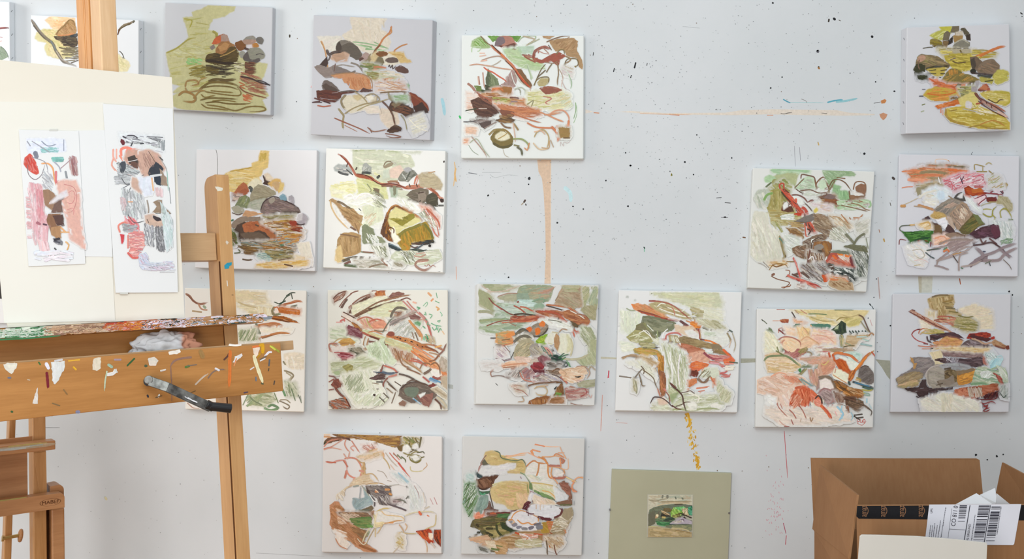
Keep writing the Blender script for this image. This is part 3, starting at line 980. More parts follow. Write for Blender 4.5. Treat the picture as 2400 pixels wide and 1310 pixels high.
h b5763a,cf9a4c,9cb4b4 -4 34 1.3 10 86,90 110,88 108,98 88,98
s 5a6a34 3 44,84 42,92
h 3f5a2c,5a4a20,6f7a40 60 26 1.3 6 41,84 46,88 48,98 42,100
s 2f6a4c 1.8 41,75 43,74
s 3f7a5c 1.8 90,99 93,99
s 5c6440 1.5 44,107 50,106 48,103
s 6a5430 2.6 48,100 60,104 72,106
h 6f5232,8a6c40 6 26 1.5 12 52,100 70,102 66,108 54,108
s 5c4226 2 52,113 58,114 62,113
h 8aa8a0,a3bfc0,c9d2c8 3 36 1.7 14 66,108 84,106 96,110 84,116 68,112
h 8c8458,6a6034,b0a070 5 40 1.4 14 72,104 104,106 104,114 84,114
f e8e0d0 106,98 118,96 121,112 112,110
h e4d2b4,dcc498 4 20 2 9 104,108 121,112 120,118 106,117
h cfa04c,ddb86c,e6cd98 2 36 1.6 14 66,118 90,115 118,114 118,119 84,123 66,121
s 5d4030 1.8 94,118 102,120
s 7a5a40 1.2 88,114 100,112
s 3f3a30 .5 6,3 26,5 26,60
@ red_branch_olive_rock|745,335,315|8,5 124.5,7.5 122,126.5 5,121.5|e2e3e0|3,1.5|painting of a long red-brown branch above an olive and gold boulder|.84
h a9b08c,98a078 2 14 2 14 33,7 60,8 100,9 40,10
f c5c9b2 35,9 60,8 90,12 94,22 84,28 78,36 60,40 40,36 34,26
h d2d4c0,b8bea2,dcdcca 4 50 2.2 12 36,10 88,12 92,24 76,34 42,34
f cfd09a 38,36 52,34 66,42 68,54 54,54 40,48
h d8d8ac,bfc288 20 30 2 9 36,32 60,28 70,46 60,56 42,50
f e0deb8 12,44 30,38 38,42 36,52 24,54 14,52
h e6e4cc,d8d498 0 20 2 12 12,40 36,36 36,52 14,52
h e4e6d2,f0f0e8,d6dac0 -20 60 1.6 9 26,52 60,50 64,80 44,84 28,62
f d3d7bc 44,62 62,58 64,74 48,82
s f2f2ec 1.8 25,54 32,50 36,55 42,50 50,50 56,56
s f0f0ea 1.6 30,58 38,60 46,58 56,62
f a6aba8 16,24 20,21 28,22 34,27 32,30 22,28 17,27
h d6d0c8,8f9090 4 10 1.4 7 18,24 32,27 30,30 20,28
s 3a3c3c 2.2 20,28 24,30 30,31
s 4c4a48 1.4 28,26 34,31
s b3662f 0.1 20,11 21,12
s a65a40 2.4 20,11 25,14 30,20 34,26 37,31 42,33 50,33 56,37 62,40 70,40 78,41 86,44 94,44 104,44 112,46
s 8a4630 1.6 22,12 30,20 34,25
s 9a5238 3.4 38,31 44,33 50,34 56,37
s bf7a5c 1.4 50,35 58,38 66,41 78,42
s b06a4c 3 86,43 96,42 106,43 114,48 120,54
s 5a2e24 1.2 38,30 48,32 60,40 74,40 88,45
s 6a4030 2 62,42 72,42 82,44
s 8c5c40 2 68,38 76,38 80,40
s a08060 1.2 70,37 78,37
s 4a3028 1.4 28,23 29,20
s 4a3a30 1.8 37,26 38,24
s 333430 2.6 58,34 60,32
f 9da09a 43,27 44,21 47,19 52,24 52,30 44,28
s 2f3634 2.6 43,29 48,29 52,30
h b8bab2,84887e -60 8 1.2 6 44,22 51,24 51,28 44,27
s 86765c 1.5 64,23 66,19 70,18 76,20
f 94876f 64,24 68,20 74,19 72,22 66,25
s c0bdb0 1.4 72,18 76,21 74,25
f dbc3b4 68,28 74,24 80,22 84,28 78,34 70,33
f c0c8b6 64,27 69,26 69,33 64,34
f 7b7b70 78,35 82,28 87,25 94,27 97,31 92,34 88,38 80,37
h 93938a,66675c -30 16 1.4 7 80,34 88,26 96,31 86,37
g a8a8aa 84,26 88,24 91,26 87,28
s c8cac2 1.2 82,30 87,37
s 4c5048 1.4 86,36 90,28
s bb6a50 2 97,32 95,36 94,41
s c88068 1.2 98,33 96,40
s 4f3a2e 1.2 89,40 90,43
s 4a3a30 1.2 96,40 97,43
f b3a689 98,32 102,29 112,29 119,36 121,40 120,46 112,44 100,42
h bdb194,a89a7c 4 22 1.8 10 99,32 112,30 119,42 104,42
s a9845f 1.4 108,29 114,28
f a7b5a0 70,44 80,44 82,54 72,52
f 7c7c64 73,42 76,42 76,50 74,52
f c9ccb6 78,46 90,48 90,56 80,54
f 74664f 54,44 60,45 60,52 56,50
f 6e6455 86,51 92,46 100,44 108,46 108,56 100,60 94,56
h 82776a,5f5648 10 20 1.5 8 88,50 106,46 106,56 98,58
f 8a7e70 98,50 104,47 106,54 98,60
f 4b4738 106,52 112,48 117,52 117,62 108,62 105,56
h 5a5644,44402f 4 14 1.5 8 106,54 116,52 116,61 108,61
s 39302a 1.3 98,60 100,56
s 46342a 1.4 98,49 103,48
s 96543c 1.8 110,44 116,50 120,56
g 33221c 119,55 122,54 123,57 120,58
s 50524c 2 118,61 123,61
s 46483e 2 109,66 114,64
s c88a74 1.6 117,52 122,54
g 2a1a14 122.5,18 124,17 124,19 122.6,19
h 8f927c,a8ab94,b8baa8 30 36 .9 6 50,46 64,50 68,64 56,62
s 777c62 1.1 54,46 60,50 64,54
s 848868 1.1 58,56 62,60 66,62
s 8a8d70 1 48,40 52,46 50,48
h d9c0a0,e8e4da,c5b090 -45 18 1 8 44,72 56,66 58,72 50,82
f ab8a60 11,56 14,54 18,56 24,62 34,64 40,70 44,71 42,80 40,88 36,84 30,76 24,74
h b8986c,9d7d52,8c6c44 30 36 1.6 9 20,60 38,68 42,74 38,82 26,72
f e0dfda 14,58 18,62 24,72 32,80 30,82 22,76 16,66
s c9ab7c 1.8 12,56 14,64 20,74 30,84
s 6f5c40 2.2 19,57 24,59 30,63 34,64
s 6a4a38 2 32,82 37,85
s 8a6c48 1.4 36,78 40,88
s b7a06c 1.4 40,76 43,80
f a9895c 20,92 24,88 34,87 42,90 42,106 34,110 22,112 18,104
h b5966a,9d7d50,c0a274,8f7248 84 50 1.8 12 21,92 40,90 41,106 22,110
f d6bd88 18,104 22,100 24,112 28,114 20,116 17,114
s 7d6248 1.8 22,89 30,90 40,92
f 7d8468 43,82 46,79 54,84 56,90 54,98 44,98
f 868b6e 54,90 62,92 66,97 56,98
h f0f2ec,e4e8e0 60 24 .9 7 46,88 60,90 60,99 48,98
f 7c4a20 61,88 64,78 67,68 72,62 76,62 72,66 69,70 70,80 74,92 78,97 68,95
f 5c3a24 61,88 65,74 68,74 70,92 64,92
h 8f5c22,a06c28,5a3820 -70 22 1.5 10 64,84 68,68 72,80 76,94 68,94
s a8702c 2.4 68,70 71,64 76,61 82,64 90,68 98,72 102,76
s 6d4420 1.4 68,72 72,64 78,62 88,68
f d3cd92 71,68 76,63 86,68 92,71 98,74 100,76 92,80 84,83 78,88 76,90 72,84 69,76
h dcd6a0,c9c286 10 18 1.8 9 72,70 90,74 90,80 76,86
f 8b8330 69,74 74,73 82,75 88,70 94,69 94,73 88,77 82,81 76,77
h 9a9240,79722a 10 12 1.4 7 70,74 92,71 88,76 78,77
f a48836 86,84 94,81 102,78 106,76 110,84 113,92 112,96 92,98 88,106 82,104 78,98 76,90
h 8a7a2c,bd8c30,94701f,a98428,7a7226 78 70 1.7 10 78,90 104,78 112,92 90,98 86,104 80,98
s 7a7430 3 78,92 84,86 94,82 104,78
s 6a6a2c 2.6 104,79 110,87 112,94
s 4c3018 2 68,86 72,92 76,95
s 93571f 1.4 69,82 74,92 78,96
s eee6cc 1.2 70,84 74,92 76,96
f efe9d8 74,82 76,90 80,94 76,97 72,90
s 5a3418 1.4 70,82 74,84 74,88
s b9842c 2.4 84,98 88,102 86,105
f 2c2c28 92,98 100,96 112,94 114,97 106,99 96,99
h 3e4c52,1e2422,5a3c28 -4 20 1.2 9 90,97 112,95 113,98 92,99
s 4a2c20 1.6 90,100 94,102 98,101
f 2f3a3c 64,98 70,98 78,102 84,106 78,105 70,102
s 647680 1.2 66,98 72,99 80,103
s 3a4a54 1.8 92,105 98,102 104,98
s 39433a 2.8 90,105 96,104 104,106
s 2e3a34 2.4 98,106 106,105
g 241c1a 108,100 110,99 110,101 108,101
h c88c74,b4645a,d8a894 55 30 1.3 8 98,60 108,62 118,72 118,82 112,80
s b35c44 2 106,64 114,72 118,78 119,84
s c06a50 1.6 110,78 114,88 118,92
s c07c68 1.4 116,80 118,90
h 8c9278,a9ae94,e6e8de 50 30 1.1 10 94,58 106,66 118,82 112,84 100,72
h e8e9de,ced0bc,f0f0ea 50 30 1.4 9 76,54 94,58 100,66 90,64
f bfc4ac 76,106 96,108 118,104 121,112 110,118 90,118 70,112
h cfd3be,b0b69c,e0e2d6 6 50 1.8 12 74,106 118,104 120,112 100,118 74,112
h 5f6248,8a8c76,e8eae4 55 34 1 8 80,106 94,104 96,118 84,116
s 7a7c64 1.2 84,108 88,114 90,118
s b08a78 1.8 94,110 100,111 106,108
s c09c8c 1.6 96,108 104,107
s 9a7260 2.4 108,114 100,114 95,118 98,122 104,124 110,121
s b08070 1.2 107,115 98,116
s 9a5a44 .7 104,119 106,120 108,118 110,121 112,119 115,121
g 1e1812 117,126 119,126 119,125.4 117,125.4
s 5f6a48 1.6 42,106 50,107 58,107 62,112 66,116
s 7a4a34 1.4 44,106 54,107 60,108 64,114
h 6f7454,909474,e4e6dc 55 24 1.2 9 52,100 66,100 68,112 60,112
s 4f4430 3 24,115 34,112 44,112 56,113
s 6a3a2c 2.4 26,118 34,115 50,113
s 4c5a34 2.6 26,119 36,120 46,120
h b0aea0,8a8670,d4d0c4 4 36 1.3 14 34,114 60,114 70,122 40,121
s 7a6a54 2 50,121 62,118 70,120
s 8a5a44 1 62,114 68,120
h 9c9478,7a7058 30 14 1 6 74,116 84,118 82,121 74,119
s 404440 1 40,64 42,66
@ coral_stick_stream|1740,380,315|10.5,5.5 129,9 121,126.5 5,122.5|d6d8d5|-2,2|painting of a coral-red stick over a brown stream with a green bank|0.79
h a9c3a0,bdd0b4,93b38c 3 16 3 16 28,7 66,6 66,11 30,11
s 9dbf98 3 28,8 40,7 56,8 66,9
f a9b086 30,14 44,11 54,12 52,20 50,26 40,24 32,22
g a7c49c 22,16 26,13 32,16 28,19 23,19
f 8f9058 24,26 30,17 42,16 48,22 46,30 40,28
h 98985c,8a8448,a8a470,7f8a52 30 50 2 10 24,26 40,16 48,24 44,40 30,44 22,36
s 5f6a48 2 23,24 28,20
f 9a9254 26,28 36,26 40,42 36,48 28,50 22,42
h a4985c,8c8248,b0a774 80 40 2.2 10 24,28 38,28 42,48 26,52
g b5bcae 12,34 16,28 26,28 24,42 16,44
h c5c8be,a8b09c,d0d0c4 60 22 2.4 8 10,34 24,28 24,46 14,44
s 7ba05c 2.6 21,37 24,32 30,30
f aaa06c 26,48 50,44 54,54 42,58 28,58
h b5ab78,98895c,c2bb92,a58f50 6 50 1.7 12 26,46 56,48 60,56 44,62 28,60
h b5b58c,9a9c60 50 16 1.2 8 26,58 38,56 40,70 34,68
s 93955c 1.6 33,60 37,66 38,70
f d0cfc0 12,48 24,50 26,64 36,68 38,90 36,98 28,98 14,96 8,90 9,60
h d8d7c9,c6c5b2,dedcd0 70 60 2.4 12 10,52 34,66 38,94 10,92
s 8a7c50 2.4 36,72 39,84 41,92 40,100
s 6a5430 1.2 40,76 42,90 41,99
s 5a8a80 1.6 36,74 39,77
h d8c8a8,c09c6c 0 14 1.6 7 24,97 42,96 44,100 26,102
s 8c6a34 1.2 26,105 30,100 36,99 42,100 44,103
s 7a5428 1.6 29,100 33,102 39,100
s 7a4c2c 1.2 28,111 34,114 42,116 46,118 40,123 36,123
s 84502e 1.4 38,122 46,121 47,119
s 8c5434 1 42,105 46,106 45,110 42,112
s 7a4a30 2.6 29,110 31,109
s 8a6c40 1.2 43,97 50,97
s a8a49c 1 15,98 20,100 24,103
s 968c80 1 20,97 26,103
f b7ccb0 52,25 58,17 66,13 70,17 70,24 74,27 60,28
h c8d8c4,a8bfa0,a8b09c 10 24 1.8 9 53,24 66,14 70,24 58,28
s 6a4a38 1.6 57,16 58,12 64,13 70,15 71,22
s 6f4c38 1.2 51,25 56,20 60,16
s 5f4838 1.2 52,26 58,30 63,29
s 7a5230 1.6 71,18 72,26 72,21 76,16 80,15 83,22 84,26 78,26
f c2d4ba 74,24 76,18 80,18 82,24 78,26
f 8fa882 78,8 90,8 106,9 110,12 109,13 98,13 92,16 86,24 84,20 80,13
h 9db38f,84a07a,a9bfa0 30 34 1.8 12 79,9 106,10 92,14 85,20
s 6a4c34 1.4 84,25 88,18 94,17 100,20 104,25 106,28
s 7f6f50 2 84,28 88,22 90,18
s 7a5436 1.2 92,15 100,16
f 8fb085 89,22 96,24 94,28 102,28 105,34 104,38 92,36 88,30
h a0c296,84a87c 80 18 1.8 8 90,24 103,30 102,37 92,34
f 8a6750 110,24 116,21 120,22 120,33 116,30 112,32
s 805a3c 1.4 108,27 110,20 116,19 120,22 120,32
f d8d6d0 107,29 112,30 118,32 112,33
s 75583e 2 104,28 106,38 112,34 120,33
f 8a6a50 104,32 120,34 120,36 106,38
h 8a5a3c,9a7450,6a5040,b89c7c 6 60 1.5 15 74,30 92,32 92,42 118,36 124,40 110,44 84,44 76,36
g 7c6864 78,33 84,31 90,33 88,36 80,35
h 8f5c3a,7a4c34 8 26 1.8 13 80,36 104,38 100,42 82,41
h a3bf98,b9cdb0,cfdcc8 4 36 2 10 92,38 124,36 122,44 100,48 92,46
s 93bb88 2 124,38 125,42 123,44
s 8c6c4c 1.3 106,40 114,42 120,46 125,47
s 7f6248 1.3 96,42 110,45 122,48
h c3c9bc,b8c0b0,e0e2de 0 30 1.4 12 60,28 78,28 72,34 60,32
s 765848 1.4 56,28 66,27 74,30 82,30 80,33 72,34
s 704438 1.6 48,32 54,32 60,35 64,40
s 6b5448 1.3 56,41 60,40 64,43 68,48
s 7a443a 1.5 64,39 68,37 72,42 74,48
h d8cdd0,c8b8b8,cab49c 10 20 1.5 9 66,40 88,42 86,48 74,48
g d0bf60 70,47 72,45 73,47 71,49
f 5c3a2c 38,47 42,44 48,43 50,48 44,49
s 703c2c 1.4 38,47 40,40 42,42 48,40
f dfe0dc 40,42 43,39 44,43 40,46
f dce0da 50,34 54,34 60,40 56,41 50,38
s b54c3c 2 37,26 36,22 40,21 40,28
h c2523c,a8402c,d8755c,6a3426,2f2a26 52 60 1.4 8 37,26 42,26 50,36 56,44 62,50 56,52 46,40
s bf4f38 2 39,28 46,36 54,45 60,52 64,58
s 4c3c2c 1.8 38,29 42,34 48,40
s c9583c 2.6 52,36 52,39
s b63e26 3 58,44 61,46 63,50
f bb4028 49,51 54,49 60,50 58,52
h b84c38,d57058,3f3430 70 30 1.4 9 60,50 64,54 70,66 72,69 64,68
s c55840 1.8 64,56 68,62 71,68
s be5a40 1.6 60,54 61,64 62,72 66,71
s 2c2c28 1.4 61,54 62,62
s 3a2c28 1.6 63,65 66,67 64,71
f 54453c 50,58 58,55 66,54 64,58 56,60
f 77706a 52,58 60,53 70,50 74,54 66,58
s 4f4038 1.8 42,54 47,54
h cfd3cc,b9c4b8,e2e4e0 0 20 1.5 10 36,52 50,50 52,56 38,57
f 8d765e 72,50 80,52 88,56 92,62 86,66 74,66 68,60
h 9a846c,84705a,b0a08a,75604e 30 70 1.7 9 68,50 88,54 96,66 84,72 70,66
f 8c6a42 42,64 52,65 58,70 60,74 54,76 48,70
h 94724a,7d5c3a,a88c64 20 24 1.6 9 44,60 60,60 60,74 50,74
h a38858,b39a6c 4 16 1.6 10 44,58 60,58 60,63 48,63
s c8c0ae 1.6 44,64 52,64 58,68
s 8a6648 1.3 48,74 50,78 52,77
h a58c6c,c8b494,dad0bf 45 40 1.3 9 84,52 100,54 108,64 100,66 90,60
s a8764c 1.3 96,51 100,56 103,60
s a06c48 1.3 104,54 107,58 110,61
s ac7850 1.4 108,54 114,54 117,51
s b08c64 1.2 88,53 94,54 98,58
h a8a896,ccccc0,b5b7a4,e0e0d8 40 60 1.5 10 86,64 100,62 106,76 98,78 84,74
h c0bfb2,d4d3cb -30 34 2.4 9 108,58 124,56 122,70 112,70
h d2d6cc,bfc6bb,e2e4e0 30 40 2 8 40,70 56,74 54,84 44,90
f 806b58 58,78 68,72 76,70 84,72 80,76 70,78 66,84 60,84
h 927e6c,6c5848,a3968a,5a4840 30 60 1.4 8 60,76 82,70 78,76 66,88 58,84
s e2e2de 1.4 68,80 67,76 71,75
s 544438 1.2 67,84 68,77 73,74
f 8c6038 70,78 76,77 84,77 86,80 86,87 82,92 78,94 72,90 68,84
h 9c6a34,74533c,8c7058,a87c4c 70 36 1.7 9 72,78 84,78 85,88 78,93 70,86
g 8f8880 70,82 76,80 79,83 74,86 70,85
f 55483c 70,86 78,86 77,92 72,90
s 70442f 1.2 86,78 86,86 82,93 80,96
f 7b6048 48,84 56,81 62,84 60,94 54,92 49,88
h 8c705a,6c5440,a69080 40 30 1.5 8 49,84 60,82 62,92 54,92
s b8aea0 1.2 56,82 62,80 62,86 57,86
h 6c4c38,8a6c54,c9b8a4 75 46 1.4 9 62,86 78,90 78,100 64,100
s 6c4034 2 63,100 64,94 66,84
s dedcd8 1.6 70,98 68,92 64,95
s e0ddd6 1.5 82,92 80,98 82,106
f b0594a 81,96 86,88 92,87 100,90 106,94 112,92 114,100 112,104 100,102 90,100 83,99
f b98474 82,98 88,92 96,96 102,101 92,101
h a4503e,c46a50,c89484 30 26 1.6 9 84,92 104,94 108,101 88,99
f 74383a 104,93 110,90 113,98 112,103 106,101
s c8c5ba 2 86,86 96,86 106,88
h e6e0d8,d0c0b0 40 20 1.3 8 92,90 104,90 104,98 94,94
s db7b2c 3 93,89 97,90
s dc7428 2.6 100,91 103,92
s d2672f 2.6 88,91 91,94
f 757a68 84,87 94,86 106,88 106,90 94,89
s 2e332c 2.6 83,99 92,102 104,104 112,105
h 2a3230,3a4440,dde0dc,4a544e 35 60 1.3 11 84,102 106,104 116,110 112,116 104,118 90,106
s 1f2a26 2.4 90,110 98,112 106,118
s dfe1dd 1.4 90,106 98,108 104,113
s 232c28 2 96,108 104,109 110,116
h 5d665c,8b9084,dadcd6,444c44 62 90 1.2 14 104,84 118,84 124,98 122,112 112,112 110,96
f 6c6c54 98,82 106,80 120,82 122,88 110,86
s 6c6c56 2.6 100,70 104,74 109,80
s 6a6a52 2.4 108,80 112,74 118,70 119,73
s 878a74 1.2 120,74 122,84
s 5a5e4a 1.2 116,84 122,92 124,104 121,112
s b3aa98 1.2 98,60 104,68
h 4a3a30,e0dad2,5f4a3e,3a3430 5 20 1.3 7 82,100 90,101 88,110 82,109
h 6a5c54,8c7c70,c9c0b8,4c4240,a9a4a6 40 90 1.3 9 56,100 78,98 84,108 80,118 66,112 58,108
s 5a4034 2.6 50,110 58,108 66,114
s c0504a 2 49,93 52,99 54,106 56,113
s d8948a 1 50,94 54,104 58,112
s c46050 2.2 43,110 50,113 58,115 66,118 74,122
s a33c34 1.6 52,114 60,118 70,119 77,123
s cf7c68 1.4 56,114 66,120 72,123
s 5a3a2c 1.6 48,109 54,112
h 7c5c48,e0d8d0 4 10 1 6 53,119 60,119 60,123 54,123
f c8582e 77,110 81,110 83,116 79,117
h cf6a34,d68048,b8a284 20 26 1.6 9 82,110 100,113 104,118 86,116
f b59c7c 84,116 96,116 106,118 108,124 96,125 84,120
h c0a888,a08564,8c6a48 30 30 1.5 8 84,116 104,118 108,125 88,121
s 8f8d86 1 80,101 83,104
@ angular_rocks_red_sky|2090,355,310|7.5,2.5 126.5,4.5 125,124 4.5,122.5|c6c7cd|-1.5,1.5|painting of a faceted grey-brown boulder under orange and crimson strokes, right edge|0.74
s d0b8a4 1.2 43,12 44,8 54,8 57,12
s b8845c 1.4 56,9 58,12
h 8a7858,b0704c,9c8c60,7a6a4c 1 30 1.3 16 24,14 40,13 62,13 76,15 60,17 28,16
s 6f6244 1.6 25,15 40,16 56,15
s 5f5a44 1.6 50,15 64,15 76,16
h c07850,d08a60,b86844,8c7c58,cda080 1 90 1.6 20 12,19 30,16 60,17 76,19 74,22 56,24 50,28 44,30 18,30 18,24
s c8683c 3 56,18 64,19 74,21
s c46a40 2.4 58,22 68,21 76,20
s cb7c54 1.8 10,20 20,19 30,19
s 85785a 3 28,21 40,20 56,22
s c07450 2.4 26,24 40,23 50,24
s d08c70 3 16,28 26,28 34,29
s c98a70 2.6 24,32 34,32 44,31
s cf8464 1.4 10,36 16,35 24,35
h 9a8c70,8a7c60,b0a284 -14 30 1.7 12 24,33 44,30 54,30 44,36 30,42 24,40
f 8c8468 24,36 38,34 42,37 30,41 26,44 25,41
s aaa394 1 46,25 48,30
s dcdcdc 1.2 46,26 48,32
h b5525c,c8707a,d49aa0,a84450 -30 80 1 8 50,28 66,22 84,21 96,24 100,30 90,35 74,34 64,40 54,38
s c45c68 1 50,28 58,30 60,36 56,40
s c0606c 1 52,32 60,33 64,38
s b8485a 1 72,28 80,25 88,24 92,28
s c86a74 1 84,22 94,24 102,28 100,34
s c87880 1 60,26 68,22 78,24
s b05060 1 64,34 72,33 80,34
h e2dde0,d5a8b0 -20 30 1.1 8 56,26 88,24 92,32 64,36
s 3c2c40 1.3 68,26 70,32
s 4a3448 1.2 71,25 69,29
f 8e3a22 71,36 76,34 80,37 90,40 96,41 92,43 80,44 73,42
h b0582c,963c20,a84828 4 26 1.7 9 72,36 92,38 90,43 76,43
f b0622e 79,38 88,36 90,40 80,41
s b35338 1.4 74,43 80,46
s a85a58 2.4 82,35 90,35
s 7c2230 1.6 92,41 102,42 110,43
f d0bcc0 79,48 86,45 93,43 92,48 86,52 83,53
s 7a2434 1.2 79,48 84,53 88,50 93,46 92,43 84,46 79,48
s 8f5a64 1 80,49 82,53
s 6c202c 3 94,48 100,47 104,46
f 6a2c28 93,46 99,45 104,47 103,50 95,50
s 6c2834 1.4 99,40 103,37 108,37 110,41 109,43
f c8bcc4 101,39 106,38 108,41
s 3c2430 1.2 106,38 110,42
s 8a4048 1.2 96,42 100,39
s 97844c 1.2 82,18 82,13 88,14 92,15
s 8c7c44 1.4 84,20 94,20
s 9c8a50 1 90,20 90,15
s a8986c 1.4 93,13 96,11 99,13
s 8c7a40 1.4 96,19 100,23 101,27 103,25
s 8a7c44 1.4 103,22 107,25 104,29 100,30
s 9c8448 1.3 104,32 112,31 114,34 106,36 100,35
s 7c4a3c 1.4 99,26 102,30 100,34
s 9f8c50 1 96,36 98,30
h 9a9c68,a4884c -30 16 1 6 94,24 108,24 112,36 96,36
f a09878 106,44 114,46 119,52 119,58 116,60 110,52 104,52
h aca488,908868 50 26 1.6 8 106,45 118,50 119,58 110,54
s 9c8c60 1.4 96,50 106,50
s a39c60 1.6 88,58 94,57 100,58
s 8f8a3c 1.6 88,60 94,64 99,64 100,58 104,54
s 9a9244 1.4 99,62 104,67 108,67 107,60 110,57 114,58 118,64 118,68
s 8f8848 1.2 108,58 112,56 116,60
s a5a07c 1 88,54 92,52 98,51
s 7d8050 1.6 107,68 112,68 120,67
s 5f7048 1.8 112,69 116,68 120,68
h c8ccc8,b8c2c0,d4d6d4,a3b0ac 70 90 1.4 9 98,68 118,70 120,78 118,90 108,86
h 5f7a5c,88a080 -10 16 1.2 6 106,88 120,86 119,91 108,91
s 7c9478 1.2 108,92 114,86 119,91
h d8dcda,ccd2d0 50 20 1.8 8 70,44 78,48 88,60 84,58
h d6d9da,c9d4d8 30 36 2 9 30,40 44,34 56,38 56,48 46,48 32,44
g c0d0dc 45,42 50,40 52,46 47,47
s c5bca8 1.4 30,50 33,44 38,43 44,46 46,52
s d8d4c8 2.4 27,46 32,42 38,40 46,38
h d3cfc0,e0dfd8 10 12 1.4 7 32,46 44,48 44,54 34,52
s b8aa8c 1 11,53 18,50 26,46
s b08048 2.8 9,54 13,54
s b07c4c 2.6 26,53 33,55 42,58
s a08c74 1.4 22,54 30,55
f 8a8074 41,58 48,52 56,47 62,46 70,50 62,56 56,64 50,62
h 968c80,7a746c,a3948a,686460 -36 50 1.7 11 43,58 60,47 68,50 58,58 54,62
h a89080,b79d8c -30 16 1.6 8 50,56 60,50 66,52 58,56
f 4c4844 61,46 64,42 69,40 71,44 73,49 68,49
f d0d0d0 65,45 70,41 69,46
s 8c7a60 1.4 56,44 60,47
f 97806c 57,62 64,54 70,50 74,52 77,58 80,62 74,70 68,78 64,77 60,70
h a88c78,8a7868,b8a08c,766a60 50 80 1.5 9 58,62 70,51 78,60 68,76 62,72
h d0c0ae,bca48c 60 20 1.1 5 68,54 76,58 72,68 66,66
s 3c3a38 2.2 57,64 60,70 63,77
f 5c5434 66,78 72,71 78,65 80,62 86,66 92,72 84,75 78,82 70,82
h 6a6438,4a4a2c,7a6c3c,525c34 -30 40 1.7 9 68,78 80,64 90,71 78,80
f 6a7048 80,62 85,63 91,71 86,72
f b3955c 38,64 42,60 50,61 54,65 50,68 44,67
h c0a468,a5864c 10 14 1.6 8 40,63 52,63 50,67 42,66
f 54403a 32,66 36,64 40,70 48,73 50,79 45,84 40,78 36,72
f 6a5438 39,74 47,72 50,80 46,84 42,80
f dadae0 44,68 54,66 54,74 52,76 48,72
f b09c8c 54,64 58,66 62,76 60,78 56,70
f 4c3838 51,82 55,72 58,74 62,79 60,84 54,84
s 4a3c44 1.8 31,68 36,68
s 3a2c34 1.6 35,65 38,68
s c8a870 2 17,73 26,72 34,69
h c9ab78,d8c8a8 -20 20 1.6 8 24,72 36,69 40,76 34,78
s c4a060 1.8 28,72 36,70 38,74
s 4c5440 1.2 18,73 9,74 8,78 14,80
f 38642c 9,79 16,80 26,79 36,78 41,79 40,86 36,91 30,88 22,89 18,90 14,85
h 48783a,2c5424,5a8844 -4 40 1.6 11 12,80 38,79 38,88 20,88
s 24442c 2.6 22,89 30,86 38,86
s 7a3c30 1.4 19,94 22,90 28,88 36,89
s 6a3434 1.2 38,90 38,94
s 70302c 1 7,92 8,87 14,88
s d8d0c8 1.8 14,100 14,94 22,90 32,91 37,96
h dcdad6,ccd0d0,d0c8be 30 40 2 9 12,94 30,90 36,98 32,114 18,110
s b0a898 1.2 20,98 28,97 32,103 28,106 22,103
s d0b8b0 1 22,108 30,107 36,110
s b5a88c 1.2 22,113 28,112
h d89c78,dba88c,e0bca8 -20 30 1.4 7 40,84 52,82 60,86 52,92 42,92
s d09070 1.2 42,86 50,84 54,88 46,92
s e0c0ac 1 54,84 60,86
f 8a7464 52,82 64,80 78,84 82,88 70,86 58,86
s 5c4c40 1.2 62,80 70,83 80,86
f 4a3038 76,82 84,76 94,74 100,72 106,74 107,84 102,87 96,84 90,86 82,86
h 5a3c48,402830,6a4858,50343c 6 50 1.7 11 78,82 100,73 106,76 105,85 84,85
f 5c3440 98,74 105,73 107,82 102,86 98,80
s d0c4cc 1 82,78 86,76
s 5a3c38 2 87,86 90,91 93,88
s 5a3434 1.8 96,86 100,89 104,92
s 462c2c 2 79,93 88,92 98,90 104,93 110,98 116,106
h 9a8884,8a7878,a89894 -20 50 1.7 12 54,92 62,86 78,86 82,88 72,94 58,100
s 8c7c76 2.2 46,92 56,88 70,87 80,88
s 8f7e7c 2 44,110 50,104 58,98 66,92
s 94827e 1.8 36,98 46,95 58,92 62,88
s 998884 2.4 44,108 56,104 66,98 72,95 80,94
s 9c8c88 2 52,106 64,102 78,96
f 86767a 76,112 84,106 90,103 96,102 94,108 84,110 78,115
s 86767a 3.4 78,112 86,106 90,103 86,98 82,95
s 86767a 2.8 90,103 100,100 110,95 122,91
s 8a7a7c 3 90,108 98,108 106,107 112,101 124,95
s 84747a 2.6 106,96 112,101 118,105
s 8f7f7e 2 42,113 48,114 56,117
s 948480 1.8 44,112 46,107 50,104
s 948480 2 66,118 66,108 68,102 76,100
s 9c8c88 2 68,114 80,112 88,108
s 4c3c34 1.2 60,103 65,110
s 6a5c50 .9 110,107 116,113 118,117
s 3c4a4c 1.4 33,100 38,104 42,106
s 3f4c44 1.4 34,98 40,97 48,96
s c06c3c 2.4 51,99 54,97 56,99
s 55785a 2 51,97 54,95
s b48444 1 60,102 68,100
s 38384c 1.8 90,99 92,99
s 2f343c 1.2 96,110 97,113
s 5c6450 1 92,111 98,108
s 3f6c4c 1.2 68,115 70,116
@ easel_screened_grasses|425,665,310|3.5,4 124,6.5 121.5,127 4,124|e6e3dc|1,1|painting of orange logs and pale grasses, mostly hidden behind the easel tray|0.86
h e0d2ae,cfc09a,d8ccaa,e4dcc8 8 70 2.2 14 52,7 84,8 86,18 90,22 90,32 84,36 54,22
f dccdaa 54,8 66,7 72,14 64,16 54,18
s bfae84 1.8 56,18 66,22 78,24 90,26
s d5c8a4 1.6 66,10 76,16 84,20
h d8cba8,e4dcc4 80 20 2.4 8 74,22 90,24 88,33 76,32
s 9a6c54 2.4 4,10 8,12 12,17 18,20 26,19
s 7c5240 1.4 6,11 11,16 16,20
s b98a6c 2 17,20 20,25 26,26
s a8906c 2 11,27 20,28
s 99a88c 2.4 22,22 24,24
